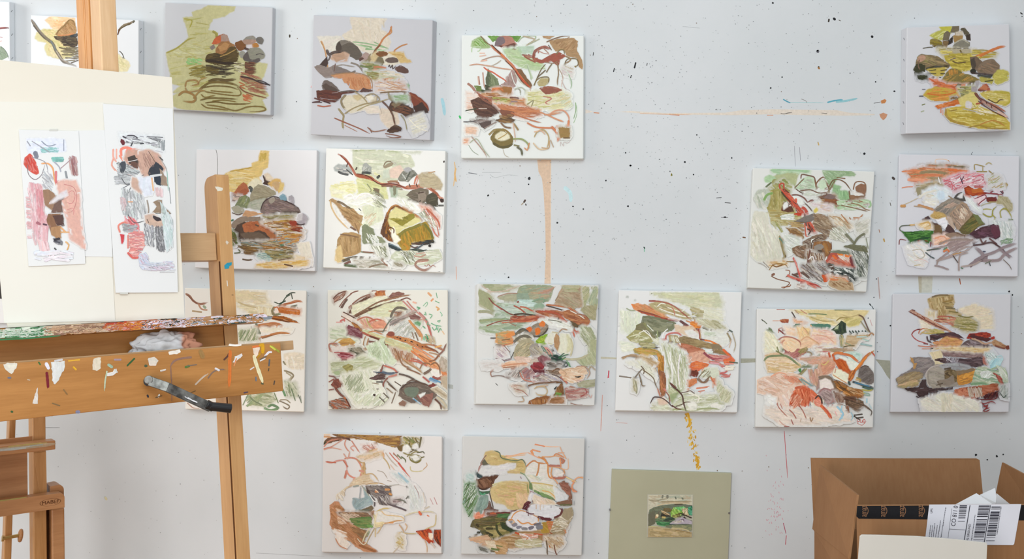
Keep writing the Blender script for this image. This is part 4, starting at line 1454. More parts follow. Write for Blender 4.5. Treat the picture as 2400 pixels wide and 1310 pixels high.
s 3c4a38 1.3 92,18 98,20 101,17 104,13 110,10
s 3a4a3c 1.6 104,12 109,9 113,9
s 3a4438 1.2 109,10 110,15
s 394a3c 1.8 97,20 103,17
s c07c54 2.4 100,21 108,19 114,17 120,18
s a8603c 1.2 101,20 110,19 118,17
s 5c6450 1.4 104,23 110,22 115,21
h c07034,b05e28,cf8450 8 60 1.5 10 96,23 110,25 118,26 117,31 102,29 96,28
h c87838,b5642c 80 24 1.3 5 102,26 119,28 118,31 104,30
s 837452 2.4 92,23 90,27 92,31 97,30
g ecdcd0 93,26 94,24 96,26 95,29 93,28
s c56a34 1.4 92,24 95,23 97,27
s 7d8464 1.8 94,30 98,30
f a8622c 83,33 92,32 104,33 112,36 117,39 108,38 94,36
h b86c30,8f5024,5c3c24 8 36 1.4 13 84,32 104,33 116,38 104,37
s 6d3f22 1.4 90,34 102,37 108,38
s b06a38 2.6 76,41 84,40 92,39 100,41
s 9a5a2c 1.8 78,42 90,41
h d09868,c08050 2 10 1.2 8 76,40 96,40 96,42 78,43
h e4dcc8,ece6da 2 20 1.6 12 76,44 110,44 108,48 78,48
s b06a34 2 78,53 88,51 98,49 108,49
s c07c48 1.6 88,50 100,48 108,50
s 8a5a30 1.2 80,54 90,51
s 6f7460 2.4 74,39 76,46 78,49 74,51
s 80836c 1.6 76,44 74,50 78,54
h a3aa88,8a946c,bcc0a4,e0ddc8 -68 90 1.4 10 56,46 74,44 76,56 58,57
s 7c8c68 1.3 58,56 64,46
s 84906c 1.3 62,56 68,46
f e0d4bf 102,70 112,68 122,70 121,84 110,84 103,80
h e6dccb,d8ccb4 4 22 2.4 10 102,72 121,72 121,84 104,82
h d4c9b4,e8e2d8 80 10 1.6 12 103,72 120,72 119,86 104,84
s 7d765c 2 101,77 103,80
s 8a7c60 2 102,86 108,88 111,91 108,95 104,97
s a89c80 1.6 104,88 109,92 105,96
h a8ac90,8c9474,c8c8b0 60 40 1.3 9 102,96 114,98 116,112 104,112
s 7c8c64 1.4 106,100 108,108
s 5f8c5c 2.2 100,104 103,111
s 6c7c5c 1.4 109,104 113,116
s 4c5444 1 116,110 119,118
h a8aa88,8c9470,bcbfa0,d0cfb8 14 80 1.8 12 66,110 90,107 94,116 84,122 68,120
h 8c9c74,a8ac84 -40 24 1.8 9 64,110 80,110 78,118 64,122
s 7a8464 1.8 68,112 72,116 80,120
s 5f8058 2.6 86,122 90,120 96,123 90,125
s 77946a 2.4 82,123 88,125 96,124
s 7c6c54 1.6 97,116 102,118 107,121 105,124 100,121
s 8c7c60 1.4 98,115 104,115 108,118
s 6c7c54 1.2 92,108 96,118
s 7c9070 1.2 61,120 66,110
s d5c4b4 1.6 8,117 14,120 22,120
s b08c7c 1.4 6,118 12,123 20,124
s 8c9484 1 118,111 119,118
@ log_bridge_pale_water|755,665,310|5.5,6 124.5,6 124.5,125.5 6,124.5|e0dfd6|.8,1|painting of a pale green log crossing diagonally, small green leaf loops upper right|0.77
h 8a5c48,7a4a3c,b08c78 -42 16 1.2 10 11,14 24,7 25,8 12,19
s 6d4436 1.6 11,15 16,10 24,7
s 7d5040 1.2 12,18 20,14 23,9
s 7f4c3c 1.5 28,10 32,8 36,7
s 84584a 1.5 17,23 22,16 30,9
s 5f3c30 2.4 19,24 22,19 25,15
s 8c5a48 1.6 26,27 28,22 36,17
f c08454 50,13 54,7 62,7 63,12 54,12
s 9a4f2c 3 52,12 57,8 63,7
h b8743c,7a4028 80 8 1.6 6 52,8 63,7 63,12 54,12
s 8a5c50 1.6 47,10 50,7 54,7
s 6f4a40 1.2 78,6 86,6
f 845c50 66,13 70,9 76,8 82,10 78,13 70,15
h 946c60,6c463c 8 10 1.5 8 68,10 80,10 78,14 68,14
h 7a4c3a,5a3a2c,a87c68 -42 36 1.3 14 26,28 34,19 48,10 50,13 40,22 28,30
s 5a3828 2 27,29 34,20 44,15 48,12
s 80503c 1.6 30,20 38,14 48,10
f dedcc0 30,22 54,13 64,13 66,17 52,24 36,32 30,30
h e6e4d0,d4d4b4 -24 26 2.2 12 30,26 60,14 64,18 36,31
s 7f5840 2 31,32 42,26 54,19 66,15 78,12 86,11
s 6a442e 2.4 32,33 42,28 54,23 60,21 70,18 80,16
s 4c3224 1.6 46,25 54,23 60,20
s 9a7054 1.4 62,17 76,13 88,11
s 754c3c 1.6 78,16 84,14 88,16
f d4d4b0 50,26 64,20 78,18 84,24 72,28 68,32 54,32
h dcdcc0,c8caa0,d4d8b8 -6 40 2.2 12 44,28 80,18 76,26 52,34
s b4805c 1.4 66,27 72,27
h 8c7c6c,b0886c,6a5048 6 16 1.3 8 70,28 84,27 84,32 72,33
s 5f564c 2.8 68,33 70,28 74,24 80,24 85,26
f 8f6a54 74,29 80,28 84,30 80,33 74,32
h a58c7c,8c8c84,c0b8b4,6c6864 -32 40 1.3 12 66,38 80,32 92,26 94,28 84,34 70,42
s 9c8c88 1.8 62,46 70,38 80,33 90,27
s 7c706c 1.4 64,44 72,38 84,33
s b09890 1.4 82,32 90,27 95,27
f 7c5650 86,32 92,30 98,33 96,36 88,35
h 8a645c,66443e 8 10 1.4 7 86,31 97,33 96,36 88,35
s c07c70 1.6 80,17 85,22 90,27
s b86c60 1.4 84,17 89,23 94,27
s c88478 1.4 94,28 100,34 104,40 107,50
s b86e64 1.4 96,28 102,34 106,42 109,54
s b05c50 1.2 104,40 107,48 109,58
s e0a890 2 90,18 93,19
s d8a070 2.2 105,9 108,12
s d89060 2 108,17 110,15
s d8a468 2 113,23 116,25 114,26
s e0c09c 1.6 119,47 121,50
s 6aa080 1 113,9 114,14
s 6ca67c 1 112,17 116,19
s 84b894 1 100,22 104,18 104,21 102,23
s 4f9c70 1.4 94,23 97,24 95,25
s 74b088 1 102,28 103,31 101,30
s 6aaa80 1 106,30 109,31 107,34
s 78b08c 1 117,28 119,31 118,32
s 5aa074 1 114,37 117,36 116,38 114,37
s 68a880 1 108,39 112,41 118,42
s 58a078 1 105,38 104,40 107,41
s 4a9a6c 1.2 100,42 102,44
s 68a47c 1 109,43 111,46 113,44
s 5aa070 1 115,48 117,44 118,46
s 6cb08a 1 113,41 114,46 115,43
s 5ca478 1 102,35 104,36
g 4c9068 101,52 103,50 107,54 106,58 102,56
s 3c8458 2.4 102,52 105,56
g 8cb894 100,54 102,52 102,56
h 7ca880,5c8c60 30 10 1.6 6 91,38 98,37 97,42 93,40
g b9bcb8 76,44 80,38 88,38 92,44 90,50 80,52
h c8cac4,d8d8d2,b0b4ac,a8a898 -50 50 1.8 9 68,42 86,36 94,46 90,52 74,52
s c9884c 2.6 86,36 91,42 96,47 99,53 98,56
s b88458 2 92,44 97,52
s 6f5c48 1.4 92,48 95,56
s 80644c 1.2 89,48 91,54
s a88468 1.2 102,52 106,58 110,56
h c4b490,b09c80 70 16 1.2 7 104,50 112,52 112,60 106,60
f e0d4c8 20,28 28,31 36,38 30,40 22,34
s 5a382c 1.4 21,28 27,31 34,35
s 8f6450 1.2 19,32 26,36 30,39
s c46860 2 18,37 22,35 22,37
s d8948c 1 14,38 20,38
h d4a890,c88878,d8b098,b4aa74 60 50 1.6 9 36,36 44,34 62,36 64,44 54,46 44,44 40,42
s b86c54 1.8 35,36 42,33 48,34 54,38
s b86450 1.8 46,38 54,35 62,38 64,42
f d49478 47,42 52,38 60,36 64,40 63,44 52,44
h dda080,c88068 6 20 1.5 9 48,42 62,38 62,44 50,44
s b8a870 1.6 44,34 46,40 50,44
s 7f6040 1.6 52,46 58,47 64,46
s 5c6454 1.5 60,48 66,38 70,34
s 8c4040 1.6 30,38 36,42
h 8f5a34,6a3c28,a8743c 34 26 1.7 8 29,38 34,40 40,46 42,48 34,44
f 7d464c 23,45 26,41 30,42 36,45 40,48 40,54 34,54 26,49
h 8c5a60,703840,a07c80 20 26 1.7 8 24,44 36,44 40,50 38,54 28,50
s 9a6a50 2 38,44 42,48 48,48
f c4c8a0 40,46 46,46 52,50 62,53 72,56 82,60 90,62 92,68 86,72 76,66 64,60 52,54 44,50
h cdd0a8,b8bf94,d4cc9c,c8b888 20 70 1.9 14 42,46 62,53 90,63 88,70 66,60 46,50
s a8503c 2.2 40,48 46,51 54,54 60,56
s 5a3828 1.8 47,52 56,55 64,61 76,66
s 8a4a34 1.4 64,60 74,66 84,71
s c07c54 1.4 46,48 52,47 60,50
s b87848 2.8 64,52 74,53 84,56 92,58 102,62 112,66
h c88c54,b87444,a86438 20 50 1.8 12 62,50 86,54 104,62 116,68 104,66 84,60
g 8c4c3c 64,50 68,47 72,50 68,52
s 3c241c 1.6 77,54 78,54.5
s 3c241c 1.4 82,56 83,56
s 33201a 1.8 88,57 89.5,57.5
s 3c241c 1.2 94,60 95,61
s 3c241c 1.2 74,53 75,53
s 3c241c 1.4 99,62 100,62.5
s b07850 1.8 98,60 106,60 114,62 120,65
s 7f4c34 1.8 102,62 112,66 116,70
s 84584a 2 112,75 116,70 120,66 123,59
s a4705a 1.5 110,60 116,64 121,66
s e0a860 2 112,63 118,61
s 6f4034 2.2 46,57 54,58 62,60 66,63
s a07850 1.3 43,52 41,60 44,68
s a87c50 1.5 46,54 44,62 43,70
s b08858 1.2 60,58 60,70
s a8805c 1.2 64,60 62,72
s b08c64 1.2 56,56 61,60
h a87c58,8c6040,b89470,a06840 85 50 1 10 66,62 92,70 90,80 74,76
s d0824c 3 90,64 96,68 104,75 112,83 122,89
s cc7440 2.4 88,66 96,72 106,80 116,86 124,92
h dc9460,c87440,e0a47c 38 40 1.8 12 88,62 100,68 124,86 124,92 104,82
s e09060 1.6 92,62 102,68 112,74
s b85c48 1.5 88,74 96,76 104,82
s bc5c48 1.6 86,76 94,77 100,80
s 8c6444 2 72,64 76,72 80,80 88,84
s a0784c 1.6 78,72 84,78 94,84 100,89
s 7f5438 1.6 84,84 92,87 98,90
s c0906c 1.2 80,74 90,80 98,86
s 8a6848 1.6 97,84 100,79 106,79 108,83
s a87c54 1.4 106,68 114,70 118,74
s a86c48 1.4 96,70 108,76 114,74
s 8c5c40 1.6 106,77 112,75 116,70
f b0a494 116,78 118,72 124,76 124,86 118,86
h bcb0a0,a49884 80 14 1.8 8 117,76 124,76 124,86 118,86
f e4e0d8 108,84 116,86 119,92 110,90
s 6a5040 2.6 101,89 106,86 108,84
s 7f6048 1.6 108,80 112,78 116,82 117,90
f cdd8bd 62,54 60,60 66,70 74,76 70,80 60,76 48,70 44,62
h d4dfc8,c0d0b0,b8c8a4,e4eadc 70 70 1.8 14 46,60 60,56 70,70 66,80 46,72
h a8b494,bcc8ac -60 30 1.2 9 46,62 58,62 60,76 50,70
h b8c4a4,ccd4bc,dde0d0 10 30 1.8 10 8,44 22,42 24,52 36,56 34,58 8,54
s b8a078 1.6 10,60 16,55 24,54 34,58
f c89c54 16,58 20,55 28,54 33,58 30,61 20,61
h d0a860,b88c48,a87c50 4 16 1.7 10 16,58 30,55 32,60 20,61
s a86c5c 1.8 8,66 7,60 12,59 16,60
s b88c70 1.4 10,60 16,62 22,62
s c09080 1.4 8,67 16,64 24,63 28,62
f ded4cc 9,64 16,62 26,63 24,67 12,68
h 6a6454,8c8470,b8b4a0 28 40 1.4 9 26,64 38,62 44,69 30,70
s 55503c 2.6 28,66 34,69 42,69
h 8a2c34,b87880,702028,d0a8ac 6 40 1.4 10 14,68 26,69 32,71 30,76 20,76
s 7f2830 1.8 18,69 26,70 31,71
s 7c2c30 1.8 20,75 28,77 33,79
s a85c5c 1.4 12,68 20,68 30,69
s c08080 1.2 20,74 30,74 28,80
h c8ccac,b4bc98,d8dcc8,a8ac88 -8 90 1.6 12 8,78 30,76 40,70 60,80 50,86 24,88 10,88
f 938c54 20,82 26,79 31,81 30,86 24,86
h a49c60,84804c -20 12 1.5 6 20,80 30,80 30,86 24,86
g a4b48c 12,88 16,87 18,89 14,90
s b8bca4 1.8 12,86 20,84
s 7a4a44 1.4 7,91 12,92 15,95
f 80483c 9,100 12,95 16,94 19,98 18,102 14,104
h 8c5444,6c3c34 50 12 1.5 6 10,97 17,95 18,101 14,103
s 8c4c40 1.4 7,97 12,94
s 8a5048 1.3 7,105 12,104
s 6f3828 2.4 14,104 18,109 22,112
f 7a6458 7,116 14,114 20,115 27,120 28,124 12,124 7,120
h 8a5438,6c5c50,a8a098,b05c34,4c3c38 16 50 1.6 10 7,116 22,112 28,122 12,124
s b4602c 2 22,112 26,118 28,123
s 4f2c28 1.6 24,114 28,122
h d4d8c0,c4cab0,e0e2d4,dcdccc 60 160 2 14 20,90 48,84 56,98 62,110 50,120 34,120 22,102
h a8b090,98a080 -62 40 1 12 22,92 40,88 44,110 28,106
s 9aa284 1.3 23,100 28,90
s 9aa488 1.3 26,105 34,92
s a4ac90 1.3 32,108 40,98
s a8b094 1.3 38,112 46,104
h d0d6bc,bcc4a8,e2e4d8 -50 40 2 12 30,110 52,104 70,116 56,121 36,120
s 7a4034 2 58,88 60,82 61,80
s b8604c 2 62,81 68,83 72,85 76,90
s 5c3c34 2.6 56,88 60,90 64,88
f 5a4440 47,94 54,90 62,89 63,94 54,95
h 6c5450,4a3430 -8 12 1.5 8 48,94 60,90 62,94 52,95
s 5c6c80 2.4 60,87 66,89 72,88
s 3c4c5c 1.2 51,87 60,88 72,88 76,87
s 3c3430 1.6 54,97 60,97
s 4f3c34 2 76,89 84,91 90,94 94,97
s bc7464 2 66,92 74,90
s 7c4438 1.8 65,93 61,98 61,102
s 6a5040 1.4 64,96 70,102 75,107
s 584434 1.6 66,99 72,104
s 5a4c40 1.4 72,97 78,101
s 5c4c3c 1.4 61,108 66,113
s 56483c 1.4 57,112 62,117
s 6f5a48 1.2 69,118 73,107
s 84684c 1.2 64,103 70,108
s 4c2c24 1 54,104 56,104
g 33201c 51,109 53,109 53,111 51,111
s 8c7c68 1.2 50,98 56,99
f 6d5f54 77,104 80,100 86,98 96,97 104,100 110,104 114,110 112,112 104,118 96,117 88,118 80,114 76,110
h 7a6c5c,5c5048,84786a,665c54 20 90 1.9 12 78,104 90,99 108,104 110,112 96,116 82,112
g 6c7868 82,104 90,102 96,104 92,112 84,110
s 4c3a34 1.4 78,104 84,99 92,97 102,99 110,104 114,108
f 8a5f54 94,110 102,110 110,108 109,116 106,122 100,119 96,114
h 946a5c,7c5048 30 16 1.7 8 96,110 108,110 106,120 98,116
f e0e4e0 96,110 102,108 98,112
s a9b8c4 1.8 90,113 94,116 98,119
s 5c90b0 1.4 91,114 94,116
f 8a6a58 76,118 80,115 84,117 82,121 77,120
s 5a4438 1.8 84,98 90,95 98,98 104,100
s 7fa4c0 3 106,94 110,96 114,97
s 5090b8 1.6 107,93 112,95 118,98
s 8c4038 2.6 110,92 114,94 117,93
s a84c44 2 100,92 106,97
f 7c3c34 105,101 110,98 114,100 110,102
s 5c342c 2 118,98 119,94
f c0b49c 108,104 114,102 124,110 123,114 114,108
s a8987c 2 112,104 118,108 124,112
s b8ac94 2.4 114,112 120,117 124,123
s a49070 1.4 112,114 118,120 122,124
s 5a3428 2 112,114 117,119 118,124
f b8a890 118,92 124,92 124,104 119,100
@ green_current_branches|1105,650,310|6,6 126.5,7.5 122,127 4.8,125.5|d9dbda|-3.5,1.5|painting of sage-green current sweeping over rust branches and round stones|0.73
h a8ac8a,98a07e,b4b498 4 30 2.2 14 11,6 40,7 48,10 38,14 22,14 12,9
f 9aa284 48,9 56,6.5 74,7.5 82,9 78,22 64,28 50,26 44,18
h a4a88c,8c9a80,94a48e,b09c80 -10 60 2.4 14 48,9 80,9 78,24 52,26
f 8fa08c 42,16 56,16 58,24 50,28 42,24
h b4907c,a8988c -16 10 2 10 68,14 82,10 78,16 68,16
s b48c74 1.6 66,16 76,13 83,9
f a4a48a 26,20 36,17 44,17 44,26 34,24
s 9c7c68 1.4 26,19 36,16 46,16
s c4b0a0 1.2 10,8 20,14 34,13 48,8
h a4a484,949870,b4b49a 32 40 2.6 12 7,12 20,18 28,30 24,36 8,28
f 9ca07c 7,12 16,16 24,26 28,36 18,32 8,26
s 9a9c7c 3 7,34 16,34 26,38 38,42
h b4c4b8,a4b4a4,c4d0c4,98a88c 8 80 2.4 14 24,26 56,26 72,32 60,40 36,44 24,38
h c8dcd8,b4ccc4 4 20 2 9 44,22 62,22 66,28 50,30
h 94a480,889c84,c0ccb8 8 50 2.4 16 8,42 34,40 60,40 50,50 26,56 8,52
s 949c74 2.6 8,43 20,42 34,42
s a4b098 3 8,50 24,50 40,46
s 7f9c80 1.6 60,24 66,22 72,22 70,26 62,28
g 8fa890 63,28 69,26 72,29 68,32 64,31
s 7c4038 1.5 17,20 22,26 30,31 38,36 46,38
s a4584a 1.3 22,26 30,32
g 8c4438 45,24 47,23.5 46,25
s a85038 1.8 42,28 48,31 54,36
s b86448 1.8 48,29 54,30 60,33 66,35
s 3c2c20 2 42,37 50,36 58,37 66,38
s 3a2c20 2 44,39 52,39 58,40
h b05c40,8a4030,c47c58 -4 50 1.4 13 38,38 60,38 72,36 74,40 60,44 38,44
s a04c34 2 40,42 52,43 64,40 72,37
s b8684c 1.6 30,45 42,44 54,44
s 8a4438 1.2 15,48 26,44 40,42
s 9a7864 1.2 36,44 44,48
h b06c44,9c5434,c08460,7c4030 10 46 1.5 14 62,33 76,32 90,34 96,38 84,42 70,37
s a85038 2 66,34 78,34 88,37
s e8dcd0 1 76,28 88,32 98,33
s 3c2c24 1.6 74,28 82,30 92,33
s b06434 1.8 74,27 84,28 96,30 106,35
f a86c48 90,34 98,32 108,38 114,40 118,44 114,49 106,48 98,43 92,40
h b87c50,9c6040,c48c64,8c5438 14 46 1.7 10 90,34 108,38 118,44 112,49 96,42
s e0dcd0 1.2 98,33 106,37 112,41
s 9a6444 1.8 104,36 112,38 117,43
f 5f5038 92,43 98,43 108,48 108,50 100,49 94,46
s 2f2820 2 81,40 86,41 92,44
s b8644c 2 86,37 92,42 96,48 100,53
s bc5c44 1.6 90,40 96,46 102,52 104,56
s c05c40 1.8 96,46 100,52 102,59
s b85c44 1.2 98,50 105,54
h e8ece4,d0d4c4,e4e6de 14 20 1.4 14 66,42 80,41 96,46 100,52 80,48
s 6c6c60 1 76,42 84,43 90,45
f b0987e 84,22 86,16 90,9 96,8 106,8 110,10 112,20 108,30 100,30 88,28 82,26
h a8a084,a0886c,b4a48c,9c8870 24 70 2.2 14 84,24 92,8 110,10 110,26 102,32 90,28
h a4a87c,b4b090 10 16 2 10 88,8 108,8 106,14 92,14
s 8c7458 1 86,18 83,23
h acac84,98a078,bcb898 -62 46 2.4 12 110,10 116,9 116,20 112,30
h 9ca88c,a8ac88,b8b89c -68 40 2.4 12 116,24 122,9 125,9 125,28 118,30
f a4a080 112,28 124,28 123,42 116,40 108,32
h b0a888,9c9874 40 40 2.2 12 108,30 124,26 122,42 116,40
h b8bca4,a8ac8c,ccd0bc,949c78 52 90 2 14 108,48 118,50 124,62 124,76 114,84 116,68 108,58
f a8ac88 118,62 124,62 125,84 116,86 112,84 118,76
h acb08c,bcc0a0,9ca480 60 40 2.4 14 104,82 124,70 124,88 112,88
f 8c8070 55,52 60,48 66,45 72,44 76,48 74,54 68,58 60,57
h 9c8c7c,787060,a49484 -30 24 1.5 8 57,52 70,45 75,49 66,57
g d86c30 54,51 58,49 60,52 57,54
g d87a38 67,46 70,43 73,45 72,49 68,48
g d8742c 63,51 67,50 68,55 64,57
s 4c4438 1.8 60,58 68,58 74,53 76,48
s 4c4840 2 44,56 48,52 52,51 58,55
f cf985c 25,56 34,54 42,53 42,60 40,66 30,67 24,64
h d8a468,b8a464,a8a080,d88850,c07c50 4 56 1.6 9 25,55 42,54 40,67 26,66
g d88c4c 34,56 42,54 42,58 36,59
s 7c6444 1.4 30,62 38,61
s c87850 1.4 28,68 36,66 42,64
s 4f4a40 1.4 19,60 24,60
h c4bca0,a89c80,8c8468,d8d0bc 30 30 1.4 9 42,60 54,56 60,60 48,66
s 5f5a4c 3 42,64 48,59 54,58 60,61
s 6c6450 2.4 44,56 52,52
g 86aa30 64,63 68,59 74,56 77,56 74,61 70,65 65,65
h 98b840,6c9424,b4bc50 40 24 1.3 5 64,63 76,56 74,62 66,65
f dcdccc 74,60 80,54 84,55 84,62 78,66 73,64
f b08860 84,55 88,60 88,68 85,72 82,68 82,60
h b8946c,a07c58 80 12 1.4 6 83,57 88,62 87,70 83,68
f dcdcc8 88,56 96,56 100,64 98,74 92,76 86,74 88,66
f cfcdaa 94,56 99,62 98,72 95,74 96,64
s a8886c 1.4 87,54 90,51 95,52
s c4b898 1.6 80,54 86,55
s c8c09c 2 98,60 100,68 98,78
s d4cca8 1.4 76,65 80,66
s bcb898 2.2 90,80 98,81 108,80 116,76
f a8a084 44,68 50,62 58,60 62,64 60,72 58,78 48,82 42,80 42,74
h b4ac90,8c8468,c8bc98,c4a070,9a9478 -36 60 1.3 7 43,72 52,62 61,66 56,80 44,80
s 4c4840 1 42,74 39,80
s 8c7c6c 1.4 22,70 24,67 30,67 36,74 38,77
h e0dcd8,d0c4bc,a8909c 45 20 1.1 8 24,70 34,70 36,78 26,80
s 8c7478 1.4 24,80 34,82 40,80
s 846c64 1.2 32,67 38,74
f 9c948c 57,70 60,66 65,65 70,67 73,73 73,78 66,80 60,78
h a8a09c,8c8478,b8b4a8,bcb090 50 34 1.4 8 58,70 66,66 73,76 62,79
s 6c5c5c 1.2 66,68 72,73 74,78
h c8b8a8,b0a098 -10 16 1.6 8 54,82 66,78 70,82 58,86
f 85565a 65,80 70,77 76,78 80,84 78,88 70,88
h 94646a,70444a 70 20 1.5 7 66,80 76,79 80,86 70,88
f 8c3038 58,88 62,84 68,84 72,88 70,92 62,92
h 9c3c40,7a262c 20 16 1.5 6 59,88 70,86 70,91 62,91
f 642830 60,91 66,92 74,91 72,95 66,96 62,94
s 3c3430 1.6 68,66 74,67 80,71 82,76
h 5c7c70,a8bca8,d8907c,2f4038 50 30 1.3 9 68,67 76,70 82,77 80,80 72,74
s d0948c 1.4 74,69 78,73 80,76
f 2c4c40 78,78 84,76 88,79 90,82 86,85 80,82
h 2c3c38,3c6450,1e3430 20 30 1.3 7 76,76 90,78 90,85 80,84
s 2c6c44 1.2 86,80 92,77 96,76
s 3c7c4c 1.2 88,82 93,79
s 2f5c40 1.2 86,80 90,76 92,75
s 3c6044 1.2 88,83 94,85
s 2c3c3c 1.2 88,86 94,88 95,85 92,83
s 5c8c5c 1 96,84 99,91
s 6c9c6c 1 94,82 97,88
h 5c544c,4a4038,a49484 10 24 1.4 9 74,84 90,85 86,92 76,92
h 8c7868,a49080,6c5848 10 36 1.5 10 74,92 90,90 92,97 80,96
s 6f4c34 1.4 80,93 85,90 88,92 85,95
f dcb494 36,84 50,82 54,87 42,89 28,89
h e0b898,d0a080,e8ccb4 4 36 1.7 12 26,86 54,80 56,86 40,90
s c88c6c 1.6 28,88 40,86 56,85
h dcc0b0,e4ccbc,ccb0a0 2 30 1.3 10 42,78 60,78 58,84 44,84
s 9a705c 1.3 20,98 19,94 24,91 34,89 48,88
s 806c64 1.1 20,98 28,97 38,100
h a09894,7c7068,c4bcb4 -50 40 1.1 8 34,96 46,90 56,88 54,98 44,100
s 5c5450 1 46,98 48,92
f a87874 50,93 54,89 60,92 64,96 58,100 52,100
h a88480,8c5c5c,b89890,8c7880 -40 26 1.2 8 50,92 60,90 64,97 54,100
s b46c54 1.4 48,94 50,99 54,102 62,103
s c87858 1.4 58,100 66,98 74,97
h 8c4448,a8787c,c4a8a8,4c3c50 2 36 1.3 10 60,97 74,96 76,102 62,102
s 6c2c34 1.6 64,101 72,101
h c4b8ac,8c8078,e0dcd4,a8a4b4 24 60 1.3 12 74,94 90,98 92,104 76,102 56,102
s 5c4c44 1.3 80,96 86,98 94,104
s bc6c58 1.8 88,98 92,102 95,105
s 988078 1.2 56,108 66,104 78,103
f dcbc98 88,92 96,90 106,92 112,94 110,100 100,104 92,100
h e0c4a8,d0a888,e8d8c4 6 50 2 12 86,92 108,88 116,94 108,104 92,102
h dcc4a8,c8a484 -20 26 1.8 10 100,86 112,88 116,96 106,94
s b0907c 1.3 104,88 112,88 117,94 114,100
s bc9c80 1.2 88,90 94,95 92,97
s c8a888 1.2 92,92 98,90 104,91
g 2c2c28 103,98 108,97.6 107,98.6 104,98.8
s c4a8a0 1.4 104,102 112,102
s a89c80 1.4 116,92 118,88 123,92 125,96
f a0a084 104,105 112,102 120,101 125,100 124,107 114,109 106,108
h acac94,949478 -8 16 1.8 10 105,105 124,101 124,107 110,109
s 6f4c30 1.8 56,107 64,105 76,104 86,103 90,105
s c0a890 1.6 64,108 72,107 76,106
s bca078 1.4 62,110 66,108 72,108 75,112 73,116 66,116 63,113
s 6c4c2c 1.6 84,104 89,104 90,109
f 7c5430 88,105 91,108 92,114 91,118 86,119 80,118 84,112
h 8c6438,6a4424 70 16 1.5 7 84,108 91,108 91,118 82,118
s 5c8c3c 1.6 84,115 90,116
h 5c8c40,7ca050 5 10 1 5 82,113 90,114 90,117 84,117
g 2c3430 82,110 84,107.5 84,109 82.5,111
f 8a5830 56,125 57,122 64,119 74,117 82,118 84,121 76,124 64,126
h 9c683c,7a4828,a87848 80 46 1.4 5 57,122 82,118 82,123 60,126
h 9a7050,b8906c,8c6038 -6 26 1.7 10 80,118 92,119 92,124 76,125
f a88070 92,110 98,107 106,110 114,112 112,118 104,118 94,120
h b4948c,9c7470,c8b4ac,a85c54 4 70 1.5 12 92,108 116,110 116,118 96,122
s 9c5050 1.3 108,118 114,114 112,110
s b08074 1.2 94,116 104,114 116,116
h d8c8bc,b4907c,c8c0ac,9ca088 12 40 1 10 38,106 52,106 54,114 44,114
s 9c6c60 1 42,110 50,112 56,117
h c4bcb8,d0ccc8 0 14 .8 12 10,84 30,84 28,90 12,90
s 4c4848 .9 24,105 26,107
s b09474 1.2 50,118 52,122 46,123
s 8c6454 1 98,124 104,126 110,126
s c89488 .7 116,116 118,119 119,116
g 343438 122,113 124,112 123.5,114
@ rust_rocks_reeds|1430,665,315|8.5,6 128.5,8 124,125.5 5,123.5|d2d4d4|-1,2|painting of rust-red rocks beside pale reeds and dark twigs, above gold paint trickle|.84
h c4c6aa,ccccb8,b8bc9c 2 60 2.4 18 38,9 104,9 110,16 110,30 84,24 50,14
f bfc2a6 40,9 106,9 106,14 108,18 92,20 80,18 62,14
h bcbc98,c8c8ac 4 30 2.4 12 46,10 106,10 100,24 80,22
h c8c8b0,d4d4c4 20 30 2.4 12 84,24 110,26 110,36 92,34
h b0a888,a09870 20 20 2 10 76,20 92,26 90,34 80,30
h d4d8c8,c8ceba 80 50 2.6 12 10,26 30,28 28,42 20,50 10,46
s 9aa088 1.6 16,24 20,26 26,26
h d4d6c8,ccd0c0 6 30 2.4 12 9,56 24,58 26,64 12,66
f c88c60 21,20 28,19 34,22 40,26 50,30 60,35 56,36 42,31 30,28 23,25
h d0986c,b87848,c8845c,b0906c 22 40 1.7 11 21,20 34,20 60,34 50,34 28,28
s d0783c 1.6 21,20 24,23
f a89c74 38,20 46,17 54,18 62,22 70,26 76,30 80,34 72,34 60,30 48,27 42,24
h b0a47c,989068,bcb498,a08c64 22 50 1.8 12 40,20 56,18 80,33 60,32
s dcdcd0 1.2 46,22 50,19 54,20
s e0e0d4 1.2 48,24 58,28 70,31
s dcdcd0 1.2 56,23 68,27 74,24
s dcdccc 1.2 62,30 74,32 84,30
s 9c5c50 1.6 38,17 46,17 56,19 64,23 70,28 76,33 80,37
s 8a4034 1.4 38,16.5 44,16.5
s b07060 1.2 60,23 62,26 63,31
s b07c5c 1.4 37,22 42,25
s 7f3c34 1.8 27,26 34,28 42,30 50,33 58,35 66,37
s a04c38 1.4 30,28 42,31 54,34
s b8a098 1.6 56,34 64,35 72,38
s 5c3030 2.6 68,36 74,40 80,43 86,45
s 8a3c30 2 76,41 82,44 87,47
f d08038 78,37 84,37 88,40 88,43 82,43 78,40
h d89048,c46c28 30 14 1.4 6 78,37 88,40 88,43 80,42
s c4783c 1.4 74,36 80,38 88,39
f 70745c 32,31 42,32 54,35 64,38 64,42 60,46 56,46 54,44 50,48 48,52 44,54 40,52 36,46 30,40
h 7c806a,646850,888a70 10 46 2.2 11 32,32 62,38 58,46 42,52 34,44
h 6c6a48,84845c -30 20 2.2 8 24,40 34,38 40,46 30,46
f 747054 26,42 31,38 36,44 44,52 42,56 34,54 24,46
f 9c9868 16,52 24,45 32,46 42,54 42,57 30,58 20,56
h a8a478,908c5c,bcbc98,dcdcc8 -10 40 1.6 10 17,52 26,46 42,54 36,58 22,57
s dcdcd0 1 28,48 36,46 42,56
s e0e0d8 1.2 32,45 38,50 44,56
s e0e4dc 1.2 45,49 47,53
s e4e6de 1.2 56,44 52,48 51,54
s 909870 1.6 46,46 46,54
s dce0d4 1 36,40 42,46
